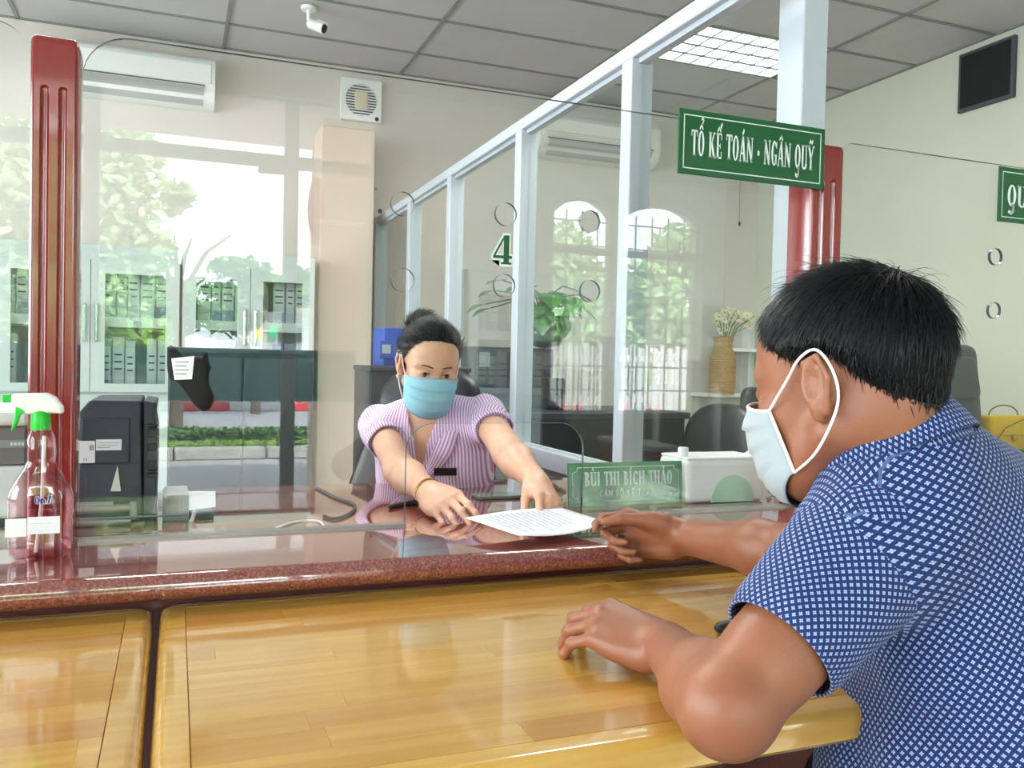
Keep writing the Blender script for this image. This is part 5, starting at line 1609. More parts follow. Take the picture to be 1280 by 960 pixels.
def pattern_mat(name, kind):
    """woven shirt cloth; 'puv' holds metres across and along the cloth"""
    m = bpy.data.materials.new(name); m.use_nodes = True
    nt = m.node_tree; b = nt.nodes['Principled BSDF']
    def math_(op, a=None, b_=None, c=None):
        n = nt.nodes.new('ShaderNodeMath'); n.operation = op
        for i, x in enumerate((a, b_, c)):
            if x is None: continue
            if isinstance(x, (int, float)): n.inputs[i].default_value = x
            else: nt.links.new(x, n.inputs[i])
        return n.outputs[0]
    at = nt.nodes.new('ShaderNodeAttribute'); at.attribute_name = 'puv'
    sp = nt.nodes.new('ShaderNodeSeparateXYZ'); nt.links.new(at.outputs['Vector'], sp.inputs[0])
    u, v = sp.outputs[0], sp.outputs[1]
    if kind == 'dots':
        pu, pv = .0088, .0046
        row = math_('FLOOR', math_('DIVIDE', v, pv))
        odd = math_('MODULO', math_('ABSOLUTE', row), 2.0)
        lu = math_('SUBTRACT', math_('FRACT', math_('ADD', math_('DIVIDE', u, pu), math_('MULTIPLY', odd, .5))), .5)
        lv = math_('SUBTRACT', math_('FRACT', math_('DIVIDE', v, pv)), .5)
        x = math_('ABSOLUTE', math_('MULTIPLY', lu, pu)); y = math_('ABSOLUTE', math_('MULTIPLY', lv, pv))
        # four little petals: distance to (d,0),(0,d)
        dd = .00115
        d1 = math_('ADD', math_('POWER', math_('SUBTRACT', x, dd), 2.0), math_('POWER', math_('MULTIPLY', y, 1.25), 2.0))
        d2 = math_('ADD', math_('POWER', math_('MULTIPLY', x, 1.25), 2.0), math_('POWER', math_('SUBTRACT', y, dd), 2.0))
        dm = math_('SQRT', math_('MINIMUM', d1, d2))
        mr = nt.nodes.new('ShaderNodeMapRange'); mr.inputs[1].default_value = .00122; mr.inputs[2].default_value = .00070
        nt.links.new(dm, mr.inputs[0]); fac = mr.outputs[0]
        ca, cb = srgb(13, 36, 94), srgb(160, 182, 226)
    else:
        p = .0075
        lu = math_('ABSOLUTE', math_('SUBTRACT', math_('FRACT', math_('DIVIDE', u, p)), .5))
        mr = nt.nodes.new('ShaderNodeMapRange'); mr.inputs[1].default_value = .30; mr.inputs[2].default_value = .20
        nt.links.new(lu, mr.inputs[0]); fac = mr.outputs[0]
        ca, cb = srgb(238, 222, 240), srgb(190, 140, 190)
    mx = nt.nodes.new('ShaderNodeMix'); mx.data_type = 'RGBA'; mx.inputs['A'].default_value = ca; mx.inputs['B'].default_value = cb
    nt.links.new(fac, mx.inputs['Factor']); nt.links.new(mx.outputs['Result'], b.inputs['Base Color'])
    b.inputs['Roughness'].default_value = .8; b.inputs['Sheen Weight'].default_value = .08
    tc = nt.nodes.new('ShaderNodeTexCoord')
    n = nt.nodes.new('ShaderNodeTexNoise'); n.inputs['Scale'].default_value = 13; n.inputs['Detail'].default_value = 3; n.inputs['Distortion'].default_value = 1.2
    nt.links.new(tc.outputs['Object'], n.inputs['Vector'])
    bp = nt.nodes.new('ShaderNodeBump'); bp.inputs['Strength'].default_value = .45; bp.inputs['Distance'].default_value = .012
    nt.links.new(n.outputs['Fac'], bp.inputs['Height']); nt.links.new(bp.outputs['Normal'], b.inputs['Normal'])
    return m

def set_puv(o, uv):
    a = o.data.attributes.new('puv', 'FLOAT_VECTOR', 'POINT')
    q = np.zeros((len(uv), 3), np.float32); q[:, :2] = uv
    a.data.foreach_set('vector', q.ravel())
def world_verts(o):
    n = len(o.data.vertices); q = np.zeros(n * 3, np.float32); o.data.vertices.foreach_get('co', q)
    return q.reshape(-1, 3) + np.array(wloc(o))
def cyl_uv(P, a, b, front, rad):
    """angle round the axis a->b (seam on the side 'front' points to) times rad, and height"""
    ax = unit(np.array(b) - a); f = unit(np.array(front) - ax * (np.array(front) @ ax)); g = np.cross(ax, f)
    d = P - a; h = d @ ax
    ang = np.arctan2(d @ g, -(d @ f))
    return np.stack([ang * rad, h], 1)
def yoke_uv(o, uv, P, c, ex, ey, up, hmin, nmin=.5):
    """the shoulder piece of a shirt is cut separately: its weave runs across the shoulders"""
    n = len(o.data.vertices); q = np.zeros(n * 3, np.float32); o.data.vertices.foreach_get('normal', q); N_ = q.reshape(-1, 3)
    d = P - c; m = (N_ @ up > nmin) & (d @ up > hmin)
    uv = uv.copy(); uv[m, 0] = (d @ ex)[m]; uv[m, 1] = (d @ ey)[m]
    return uv

def loft(name, centers, radii, n, mat_, parent, flat=None, thick=.0025, uvseam=None, wr=None):
    """open cloth tube along centres; flat = (direction, factor); wr(i, angle) scales the radius"""
    C_ = [np.array(c, float) for c in centers]; m = len(C_)
    vs = []; uv = []
    prev = None; L = 0
    for i in range(m):
        t = unit(C_[min(i + 1, m - 1)] - C_[max(i - 1, 0)])
        if i: L += np.linalg.norm(C_[i] - C_[i - 1])
        a = np.array(uvseam if uvseam is not None else (0, 0, -1.0))
        u = unit(a - t * (a @ t)); w = np.cross(t, u)
        for k in range(n + 1):
            q = 2 * PI * k / n
            r = radii[i] * (wr(i / (m - 1), q) if wr else 1)
            p = u * math.cos(q) * r + w * math.sin(q) * r
            if flat is not None:
                fd = unit(flat[0]); p = p - fd * (p @ fd) * (1 - flat[1])
            vs.append(C_[i] + p); uv.append((q * np.mean(radii), L))
    fs = [(i * (n + 1) + k, i * (n + 1) + k + 1, (i + 1) * (n + 1) + k + 1, (i + 1) * (n + 1) + k) for i in range(m - 1) for k in range(n)]
    o = mesh_obj(name, vs, np.array(fs), mat_, parent, True)
    set_puv(o, np.array(uv))
    if thick:
        s_ = o.modifiers.new('cloth', 'SOLIDIFY'); s_.thickness = thick; s_.offset = 0
    return o

def strands(name, roots, dirs, normals, lengths, mat_, parent, w=.0006, lift=.12, seg=4, sag=0.0, jit=.1, seed=1):
    """fine tapered hairs lying along dirs"""
    r = np.random.default_rng(seed); n = len(roots)
    ts = np.linspace(0, 1, seg + 1)
    dirs = dirs + r.normal(size=dirs.shape) * jit; dirs /= np.linalg.norm(dirs, axis=1)[:, None]
    side = np.cross(dirs, normals); side /= np.linalg.norm(side, axis=1)[:, None] + 1e-9
    pts = []
    for t in ts:
        c = roots + dirs * (lengths * t)[:, None] + normals * (lengths * (lift * math.sin(t * PI * .75)) - lengths ** 2 * sag * t * t)[:, None]
        ww = w * (1 - t) ** .6 + w * .08
        pts.append(np.stack([c - side * ww, c + normals * ww, c + side * ww], 1))
    V_ = np.stack(pts, 1).reshape(n, -1, 3)                # n, (seg+1)*3, 3
    k = (seg + 1) * 3
    f = []
    for i in range(seg):
        for j in range(3):
            j2 = (j + 1) % 3
            f.append((i * 3 + j, i * 3 + j2, i * 3 + 3 + j2, i * 3 + 3 + j))
    f = np.array(f)
    F = (f[None] + (np.arange(n) * k)[:, None, None]).reshape(-1, 4)
    o = mesh_obj(name, V_.reshape(-1, 3), F, mat_, parent, True)
    return tag(o, kind='stuff')

def face_mask(C, R, s, parent, colr, edge, name='face_mask', drop=0.0, bulge=0.0, wide=1.0, fore=0.0, lift=0.0):
    L = lambda x, y, z: C + R @ (np.array([x, y, z]) * s)
    nu, nv = 28, 24
    cz = np.interp(np.linspace(0, 1, nv + 1), [0, .2, .5, .8, 1], [.004, -.022, -.060, -.100, -.124 - drop])
    cyv = np.interp(np.linspace(0, 1, nv + 1), [0, .2, .5, .8, 1], [.111, .1235, .124 + bulge, .112 + bulge, .082 + bulge])
    ez = np.linspace(-.012, -.098 - drop + lift, nv + 1); ey = np.linspace(.036, .022, nv + 1) + fore; ex = np.linspace(.074, .063, nv + 1) * wide
    vs = []; uvs = []
    for j in range(nv + 1):
        v = j / nv
        pl = .0042 * ((v * 4.2) % 1.0) * (1 if .1 < v < .92 else 0)
        for i in range(nu + 1):
            u = -1 + 2 * i / nu
            c = math.cos(u * PI / 2)
            x = ex[j] * math.sin(u * PI / 2) ** 1 if True else 0
            y = ey[j] + (cyv[j] - ey[j]) * max(c, 0) ** .75
            z = ez[j] + (cz[j] - ez[j]) * max(c, 0) ** 1.2
            w = pl * (1 - abs(u) ** 4)
            vs.append(L(x * (1 + w * 6), y + w, z - w * .6))
    fs = [(j * (nu + 1) + i, j * (nu + 1) + i + 1, (j + 1) * (nu + 1) + i + 1, (j + 1) * (nu + 1) + i) for j in range(nv) for i in range(nu)]
    o = mesh_obj(name, vs, np.array(fs), colr, parent, True)
    sd = o.modifiers.new('layers', 'SOLIDIFY'); sd.thickness = .0016; sd.offset = 0
    g = lambda j, i: np.array(vs[j * (nu + 1) + i])
    for loop in ([g(0, i) for i in range(nu + 1)], [g(j, 0) for j in range(nv + 1)], [g(j, nu) for j in range(nv + 1)]):
        MB().tube(loop, .0019 * s, 6).build('edge_binding', edge, o, True)
    return o, g(0, 0), g(nv, 0), g(0, nu), g(nv, nu)

def spl(pts, t):
    x = min(max(t, 0), 1) * (len(pts) - 1); i = min(int(x), len(pts) - 2); f_ = x - i
    p0, p1, p2, p3 = pts[max(i - 1, 0)], pts[i], pts[i + 1], pts[min(i + 2, len(pts) - 1)]
    return .5 * ((2 * p1) + (-p0 + p2) * f_ + (2 * p0 - 5 * p1 + 4 * p2 - p3) * f_ ** 2 + (-p0 + 3 * p1 - 3 * p2 + p3) * f_ ** 3)
def smooth_path(pts, n=28): return [spl(pts, k / n) for k in range(n + 1)]
# ------------------------------------------------------------------ the man at the table, seen from behind
MT['skin_m'] = skin_mat('tanned_skin', srgb(158, 102, 74), srgb(142, 82, 58), .42)
MT['hair'] = mat('black_hair', srgb(8, 10, 15), .36, spec=.5)  # slight blue in the black imitates a sheen
MT['hair_cap'] = mat('black_hair_ground', srgb(7, 7, 9), .7, spec=.2, bump=(220, .6, .002))
MT['shirt_m'] = pattern_mat('blue_dotted_cotton', 'dots')
MT['mask_blue'] = mat('mask_blue', srgb(142, 200, 222), .85, noise=(30, srgb(160, 212, 230), .5))
MT['mask_white'] = mat('mask_white', srgb(176, 184, 190), .85, sheen=.2)
MT['elastic'] = mat('white_elastic', srgb(238, 232, 228), .8)

man = thing('person', (1.0, .72, 0), 'man with short black hair in a blue dotted shirt, leaning on the wooden table', 'person')
al = math.radians(MAN_YAW)
mf = unit(-math.cos(al) * R0_ + math.sin(al) * A0_)
HC = at_d(1060, 490, .95); HR = frame(mf - Z0_ * .20, math.radians(MAN_ROLL))
Lsh, Rsh = at_d(1106, 656, .90), at_d(1240, 628, 1.16)
Lel, Lwr = at_d(910, 884, .80), at_d(832, 808, 1.04)
Rel, Rwr = at_d(1000, 692, 1.30), at_d(850, 671, 1.50)
Mid = (Lsh + Rsh) / 2
Sx = unit(Rsh - Lsh); Sf = unit(np.cross(Z0_, Sx)); Su = unit(Z0_ + Sf * .30); Sf2 = np.cross(Su, Sx)
TB = np.stack([Sx, Sf2, Su], 1)
fl = Flesh(.0026)
Lh = head(fl, HC, HR, 1.0)
nb = at_d(1140, 592, .985)
fl.cap(Lh(0, -.030, -.03), nb, .056, .056, .03)
fl.cap(Lh(0, -.045, -.02), nb - Sf2 * .012 + Su * .01, .045, .046, .03)
fl.cap(nb - Su * .03, Lsh * .75 + Mid * .25 - Su * .02, .036, .034, .04); fl.cap(nb - Su * .03, Rsh * .75 + Mid * .25 - Su * .02, .036, .034, .04)
fl.ell(Mid - Su * .10, (.15, .095, .14), TB, .04)
for s_, sh, el, wr_ in ((-1, Lsh, Lel, Lwr), (1, Rsh, Rel, Rwr)):
    fl.cap(sh, el, .050, .043, .02)
    ua = unit(el - sh); fa = unit(wr_ - el); hinge = unit(np.cross(ua, fa)); back = unit(ua - fa)
    fl.cap(sh + (el - sh) * .35 - np.cross(hinge, ua) * .006, sh + (el - sh) * .75, .046, .042, .02)
    fl.ell(el + back * .004, (.037, .037, .037), None, .02)
    fl.cap(el + back * .010, el + back * .020 + fa * .008, .023, .018, .018)
    fl.cap(el, el + (wr_ - el) * .30, .039, .043, .02)
    fl.cap(el + (wr_ - el) * .30, wr_, .0425, .027, .02)
LD = unit(-.80 * R0_ + .52 * A0_ + .16 * Z0_)
LB = unit(Z0_ * .92 - A0_ * .30 - R0_ * .12)
ltips, lfr, LP = hand(fl, Lwr, LD, LB, 'L', [(.10, .62, .62, .35), (.04, .60, .62, .35), (-.04, .58, .62, .35), (-.16, .52, .60, .30), (.75, .45, .25, .25)], 1.0)
RD = unit(-.92 * R0_ + .34 * A0_ + .02 * Z0_)
RB = unit(A0_ * .86 + R0_ * .25 + Z0_ * .28)
rtips, rfr, RP = hand(fl, Rwr, RD, RB, 'R', [(.02, .55, .78, .40), (.0, .98, 1.30, .8), (-.01, 1.12, 1.35, .8), (-.02, 1.2, 1.35, .8), (.22, .30, .12, .22)], 1.0)
body = fl.build('body', MT['skin_m'], man)
for p, dv in ltips + rtips: pass

cN = at_d(1104, 553, .945); ca_ = unit(Z0_ * .86 + Sf2 * .46)
# shirt: trunk with shoulders, two sleeves, collar
sf = Flesh(.005)
sf.ell(Mid - Su * .13 - Sf2 * .005, (.185, .122, .20), TB, .06)
sf.ell(Mid - Su * .37 + Sf2 * .075, (.175, .160, .24), TB, .08)
sf.ell(Mid - Su * .60 + Sf2 * .07, (.18, .15, .20), TB, .08)
sf.ell(Mid - Su * .05 - Sf2 * .035, (.145, .085, .11), TB, .05)
for sh in (Lsh, Rsh):
    sf.cap(sh * .94 + Mid * .06 - Su * .012, Mid - Su * .03, .070, .085, .05)
    sf.cap(sh * .55 + Mid * .45 + Su * .015, nb - Su * .005, .056, .066, .05)
sf.cap(Lsh - Su * .01, Lsh + (Lel - Lsh) * .18, .071, .074, .04)
sf.cap(Rsh - Su * .01, Rsh + (Rel - Rsh) * .2, .071, .072, .04)
sf.cap(cN - ca_ * .045, Mid - Su * .04, .078, .10, .05)
sf.cap(Lh(0, -.02, -.05), cN + ca_ * .10, .060, .070, .004, None, True)
# folds running from the armpit down the side and across the back
for (a, b, r_) in ((Mid - Sx * .13 - Su * .20 - Sf2 * .085, Mid + Sx * .03 - Su * .34 - Sf2 * .095, .020), (Mid - Sx * .15 - Su * .24 - Sf2 * .055, Mid - Sx * .10 - Su * .46 - Sf2 * .085, .018),
                   (Mid - Sx * .16 - Su * .27 - Sf2 * .01, Mid - Sx * .12 - Su * .52 - Sf2 * .05, .020), (Mid - Sx * .15 - Su * .25 + Sf2 * .05, Mid - Sx * .14 - Su * .50 + Sf2 * .06, .018)):
    sf.cap(a, b, r_, r_ * .8, .05)
shirt = sf.build('shirt', MT['shirt_m'], man, 3)
SP = world_verts(shirt)
set_puv(shirt, yoke_uv(shirt, cyl_uv(SP, Mid - Su * .6, Mid, Sf2, .165), SP, Mid, Sx, Sf2, Su, -.08, .55))
def sleeve(sh, el, f1, r0, r1, seam, sd):
    n = 16; cs = []; rs = []
    for i in range(n + 1):
        t = i / n; cs.append(sh + (el - sh) * (-.06 + (f1 + .06) * t)); rs.append((r0 + (r1 - r0) * t) * (1 - .16 * max(0, 1 - t / .28) ** 2))
    rr = np.random.default_rng(sd); ph = rr.random(4) * 6
    wr = lambda t, q: 1 + .022 * math.sin(2 * q + ph[0] + 3 * t) * t + .016 * math.sin(3 * q + ph[1] - 7 * t) + .010 * math.sin(5 * q + 12 * t + ph[2]) * (1 - t) + (.03 * math.sin(PI * min(1, max(0, (t - .80) / .2))) if t > .8 else 0)
    o = loft('sleeve', cs, rs, 56, MT['shirt_m'], shirt, thick=.003, uvseam=seam, wr=wr)
    return o
sleeve(Lsh, Lel, .70, .080, .0575, -A0_ * -1.0 + R0_ * .6, 1)
sleeve(Rsh, Rel, .66, .078, .062, -Z0_, 2)
# collar: stand and fall round the neck
cN = at_d(1104, 553, .945)
ca = unit(Z0_ * .86 + Sf2 * .46)                       # axis of the collar ring
cx_ = unit(Sx - ca * (Sx @ ca)); cyv_ = np.cross(ca, cx_)
def collar(name, r0, h0, r1, h1, r2, h2, gap):
    vs = []; uv = []; n = 60
    for k in range(n + 1):
        q = PI / 2 + gap + (2 * PI - 2 * gap) * k / n          # opening at the front
        e = cx_ * math.cos(q) * .94 + cyv_ * math.sin(q) * 1.06
        for (r, h) in ((r0, h0), ((r0 + r1) / 2, (h0 + h1) / 2), (r1, h1), (r1 + .003, h1 + .001), (r2 * .5 + r1 * .5 + .002, (h1 + h2) / 2), (r2, h2)):
            vs.append(cN + e * r + ca * h); uv.append((q * .125, h + (0 if h != h2 else .0)))
    m = 6
    fs = [(k * m + j, k * m + j + 1, (k + 1) * m + j + 1, (k + 1) * m + j) for k in range(n) for j in range(m - 1)]
    o = mesh_obj(name, vs, np.array(fs), MT['shirt_m'], shirt, True)
    uv = np.array(uv); uv[:, 1] = np.tile([0, .016, .032, .034, .054, .074], n + 1)
    set_puv(o, uv)
    s_ = o.modifiers.new('cloth', 'SOLIDIFY'); s_.thickness = .0022; s_.offset = 0
    return o
collar('collar', .080, -.034, .072, .024, .088, -.026, .35)

# hair: close cap with combed strands
def hair_shell(C, R, s, zh_pts, rad, bottom, name, parent, mtl, nth=72, nt=22, tuck=.90):
    th_ = np.radians([p[0] for p in zh_pts]); zz = [p[1] for p in zh_pts]
    c0 = np.array([0, -.012, .045])
    def pt(th, z, k=1.0):
        a = abs((th + PI) % (2 * PI) - PI)
        if z >= .03:
            q = max(0, 1 - ((z - .045) / rad[2]) ** 2) ** .5
            rx, ry = rad[0] * q, rad[1] * q
        else:
            w = (.03 - z) / .10
            q = max(0, 1 - (.015 / rad[2]) ** 2) ** .5
            rx, ry = rad[0] * q + (bottom[0] - rad[0] * q) * w, rad[1] * q + (bottom[1] - rad[1] * q) * w
        return np.array([c0[0] + rx * math.sin(th) * k, c0[1] + ry * math.cos(th) * k, z])
    def zh(th):
        a = abs((th + PI) % (2 * PI) - PI)
        return float(np.interp(a, th_, zz))
    ztop = .045 + rad[2]
    vs = []
    def surf(th, t):
        h = zh(th); z = h + (ztop - h) * (1 - t ** 2)
        k = 1 - (1 - tuck) * max(0, (t - .86) / .14) ** 2
        return C + R @ (pt(th, z, k) * s)
    for j in range(nt + 1):
        for i in range(nth): vs.append(surf(2 * PI * i / nth, j / nt))
    fs = [(j * nth + i, (j + 1) * nth + i, (j + 1) * nth + (i + 1) % nth, j * nth + (i + 1) % nth) for j in range(nt) for i in range(nth)]
    o = mesh_obj(name, vs, np.array(fs), mtl, parent, True)
    def sample(n, seed, tmin=0, tmax=1):
        r = np.random.default_rng(seed); th = r.random(n) * 2 * PI; t = tmin + (tmax - tmin) * r.random(n) ** .7
        P_ = np.array([surf(a, b) for a, b in zip(th, t)]); e = 1e-3
        Pa = np.array([surf(a + e, b) for a, b in zip(th, t)]); Pb = np.array([surf(a, min(b + e, 1)) if b < .99 else surf(a, b) * 2 - surf(a, b - e) for a, b in zip(th, t)])
        N_ = np.cross(Pb - P_, Pa - P_); N_ /= np.linalg.norm(N_, axis=1)[:, None] + 1e-12
        out = P_ - (C + R @ (c0 * s)); N_[(N_ * out).sum(1) < 0] *= -1
        return P_, N_, th, t
    return o, sample, surf
cap, samp, surf = hair_shell(HC, HR, 1.0, [(0, .088), (30, .080), (55, .048), (75, .038), (100, .036), (118, .006), (140, -.028), (160, -.042), (180, -.044)], (.0855, .106, .0930), (.058, .077), 'hair', man, MT['hair_cap'])
wh = Lh(.012, -.070, .120)
def flow(P_, N_, centre, sign=1.0, bias=None):
    d = (P_ - centre) * sign
    d /= np.linalg.norm(d, axis=1)[:, None] + 1e-9
    if bias is not None: d = d + bias
    d = d - N_ * (d * N_).sum(1)[:, None]
    return d / (np.linalg.norm(d, axis=1)[:, None] + 1e-9)
P_, N_, th, t = samp(9000, 5, .02, .97)
strands('hair_strands', P_ - N_ * .002, flow(P_, N_, wh, 1, -.25 * HR[:, 2]), N_, (.026 + .026 * rng.random(len(P_))) * (1 - .75 * np.clip((t - .55) / .4, 0, 1)), MT['hair'], cap, w=.0007, lift=.05, sag=2.6, jit=.09, seed=2)
P_, N_, th, t = samp(2400, 6, .90, 1.0)
strands('fade_strands', P_ + N_ * .001, flow(P_, N_, wh, 1, -.5 * HR[:, 2]) - N_ * .12, N_, .008 + .010 * rng.random(len(P_)), MT['hair'], cap, w=.00055, lift=.05, jit=.2, seed=3)
P_, N_, th, t = samp(130, 9, .0, .45)
strands('stray_hair', P_, flow(P_, N_, wh), N_, .03 + .02 * rng.random(len(P_)), MT['hair'], cap, w=.0005, lift=.22, jit=.3, seed=4)

# mask and ear loops
msk, tl, bl, tr_, br_ = face_mask(HC, HR, 1.0, man, MT['mask_white'], MT['elastic'], drop=.0, bulge=-.006, wide=.93, fore=.020, lift=.016)
for q, a, b in ((-1, tl, bl), (1, tr_, br_)):
    e1, e2, e3, e4 = Lh(q * .083, .000, .036), Lh(q * .087, -.024, .040), Lh(q * .0885, -.040, .012), Lh(q * .082, -.034, -.020)
    MB().tube(smooth_path([a, Lh(q * .081, .022, .014), e1, e2, e3, e4, Lh(q * .076, .0, -.062), b], 40), .0016, 8).build('ear_loop', MT['elastic'], msk, True)
# trousers and the stool he sits on (below the picture)
hip = Mid - Su * .66
tr = Flesh(.008)
tr.ell(hip - Z0_ * .02, (.18, .15, .12), TB, .05)
for q in (-1, 1):
    kn_ = hip + Sx * q * .12 + mf * .36 - Z0_ * .02; kn_[2] = .50
    an = kn_ + mf * .05; an[2] = .06
    tr.cap(hip + Sx * q * .09, kn_, .085, .065, .04); tr.cap(kn_, an, .062, .048, .03)
    tr.cap(an, an + mf * .16 + vec(0, 0, -.025), .042, .034, .02)
tr.build('trousers', mat('navy_trousers', srgb(30, 34, 44), .8), man)
st = thing('stool', (hip[0], hip[1], 0), 'plain stool under the man, below the picture', 'stool')
zs_ = max(.2, hip[2] - .16)
MB().box((hip[0] - .19, hip[1] - .19, zs_ - .04), (hip[0] + .19, hip[1] + .19, zs_), .015, 2).build('seat', MT['redwood'], st)
for a in (-.15, .15):
    for b in (-.15, .15): MB().tube([(hip[0] + a, hip[1] + b, zs_ - .04), (hip[0] + a * 1.1, hip[1] + b * 1.1, 0)], .018, 8).build('leg', MT['redwood'], st, True)
# ------------------------------------------------------------------ the clerk behind the counter
MT['skin_w'] = skin_mat('light_skin', srgb(222, 176, 148), srgb(214, 158, 130), .42)
MT['shirt_w'] = pattern_mat('pink_striped_cotton', 'stripes')
MT['collar_w'] = MT['shirt_w']
wom = thing('person', (.66, 2.38, 0), 'woman in a pink striped blouse and pale blue mask, handing over the paper', 'person')
be = math.radians(WOM_YAW)
wf = unit(-math.cos(be) * A0_ + math.sin(be) * R0_)
WC = at_d(536, 460, 2.20); WR = frame(wf - Z0_ * WOM_PITCH, math.radians(WOM_ROLL))
wRs, wLs = at_d(475, 532, 2.30), at_d(606, 520, 2.22)
wRe, wRw = at_d(500, 588, 2.02), at_d(540, 618, 1.80)
wLe, wLw = at_d(636, 566, 1.99), at_d(672, 604, 1.80)
wM = (wRs + wLs) / 2
wS = unit(wRs - wLs); wF = unit(np.cross(Z0_, wS)); wU = unit(Z0_ + wF * .28); wF2 = np.cross(wU, wS)
WT = np.stack([wS, wF2, wU], 1)
fw = Flesh(.0024)
Lw = head(fw, WC, WR, .90, True)
nbw = wM + wU * .030 - wF2 * .01
fw.cap(Lw(0, -.028, -.03), nbw, .045, .047, .025)
fw.cap(nbw, wRs * .8 + wM * .2, .040, .036, .04); fw.cap(nbw, wLs * .8 + wM * .2, .040, .036, .04)
fw.ell(wM - wU * .09 + wF2 * .005, (.135, .083, .13), WT, .04)
for sh, el, wr_ in ((wRs, wRe, wRw), (wLs, wLe, wLw)):
    fw.cap(sh, el, .041, .036, .02)
    fw.cap(el, el + (wr_ - el) * .3, .0355, .037, .02)
    fw.cap(el + (wr_ - el) * .3, wr_, .036, .0225, .02)
# her right hand: flat over the near left corner of the paper; her left hand: fingers folded round the far edge
PZ = .822
WRD = unit(at_z(592, 650, .828) - wRw)
tR, fR, PR = hand(fw, wRw, WRD, unit(Z0_ * .82 - R0_ * .42 - A0_ * .30), 'R', [(.02, .38, .40, .20), (.0, .46, .50, .25), (-.02, .56, .55, .3), (-.06, .66, .55, .3), (.30, .55, .15, .15)], .92, rad=.92)
WLD = unit(at_z(694, 634, .836) - wLw)
tL, fL, PL = hand(fw, wLw, WLD, unit(Z0_ * .80 + R0_ * .50 - A0_ * .15), 'L', [(.02, .50, 1.00, .55), (.0, .70, 1.10, .6), (-.02, .85, 1.10, .6), (-.06, .95, 1.05, .6), (.30, .50, .25, .25)], .92, rad=.92)
bodyw = fw.build('body', MT['skin_w'], wom)

sw = Flesh(.0042)
sw.ell(wM - wU * .11 + wF2 * .004, (.160, .104, .165), WT, .05)
for q in (-1, 1): sw.ell(wM - wU * .155 + wS * q * .068 + wF2 * .062, (.066, .058, .066), WT, .05)
sw.ell(wM - wU * .30 + wF2 * .008, (.135, .105, .16), WT, .06)
sw.ell(wM - wU * .48 - wF2 * .02, (.165, .125, .15), WT, .06)
for sh in (wRs, wLs):
    sw.cap(sh * .93 + wM * .07 - wU * .008, wM - wU * .03, .050, .066, .04)
    sw.cap(sh * .5 + wM * .5 + wU * .012, nbw - wU * .012, .042, .048, .04)
for el, sh in ((wRe, wRs), (wLe, wLs)): sw.cap(sh - wU * .006, sh + (el - sh) * .25, .053, .054, .03)
# open neck
vb = wM - wU * .125 + wF2 * .105
sw.cap(nbw + wU * .05 + wF2 * .035, vb, .052, .010, .006, None, True)
sw.cap(nbw + wU * .09, nbw + wU * .00 + wF2 * .01, .056, .050, .006, None, True)
bl_ = sw.build('blouse', MT['shirt_w'], wom, 2)
BP = world_verts(bl_) - wM
set_puv(bl_, np.stack([BP @ wS + .25 * np.sign(BP @ wS) * np.maximum(0, np.abs(BP @ wF2) - .12), BP @ wU], 1))
def wsleeve(sh, el, f1, sd):
    n = 12; cs = [sh + (el - sh) * (-.05 + (f1 + .05) * i / n) for i in range(n + 1)]
    rs = [.055 - .008 * i / n for i in range(n + 1)]
    ph = sd * 2.1
    wr = lambda t, q: 1 + .03 * math.sin(3 * q + ph + 4 * t) * t + .02 * math.sin(5 * q - 6 * t + ph)
    o = loft('sleeve', cs, rs, 44, MT['shirt_w'], bl_, thick=.0025, uvseam=-Z0_, wr=wr)
    a = o.data.attributes['puv']
    return o
wsleeve(wRs, wRe, .42, 1); wsleeve(wLs, wLe, .42, 2)
# collar lapels
for q in (1, -1):
    inner = [nbw - wF2 * .052 + wU * .022, nbw + wS * q * .050 - wF2 * .012 + wU * .020, nbw + wS * q * .056 + wF2 * .036 + wU * .004, wM + wS * q * .034 + wF2 * .098 - wU * .045, wM + wS * q * .008 + wF2 * .120 - wU * .120]
    outer = [nbw - wF2 * .078 - wU * .012, nbw + wS * q * .090 - wF2 * .030 - wU * .010, nbw + wS * q * .096 + wF2 * .044 - wU * .022, wM + wS * q * .082 + wF2 * .104 - wU * .066, wM + wS * q * .014 + wF2 * .126 - wU * .130]
    m_ = 10; vs = []; uv = []
    for i in range(25):
        a, b = spl(inner, i / 24), spl(outer, i / 24)
        for j in range(4):
            vs.append(a + (b - a) * j / 3 + wU * .004 * math.sin(PI * j / 3) + wF2 * .004 * math.sin(PI * j / 3)); uv.append((j * .014, i * .01))
    fs = [(i * 4 + j, i * 4 + j + 1, i * 4 + j + 5, i * 4 + j + 4) for i in range(24) for j in range(3)]
    o = mesh_obj('collar', vs, np.array(fs), MT['shirt_w'], bl_, True); set_puv(o, np.array(uv))
    s_ = o.modifiers.new('cloth', 'SOLIDIFY'); s_.thickness = .0025; s_.offset = 0
# badge
bc = wM - wU * .100 - wS * .070 + wF2 * .120
bb = Matrix(((-wS[0], wU[0], wF2[0], 0), (-wS[1], wU[1], wF2[1], 0), (-wS[2], wU[2], wF2[2], 0), (0, 0, 0, 1)))
bm_ = Matrix.Translation(bc) @ bb @ Matrix.Rotation(math.radians(-4), 4, 'Z')
MB().box((-.030, -.010, -.003), (.030, .010, .003), .001, 1, bm_).build('name_badge', MT['black'], bl_)
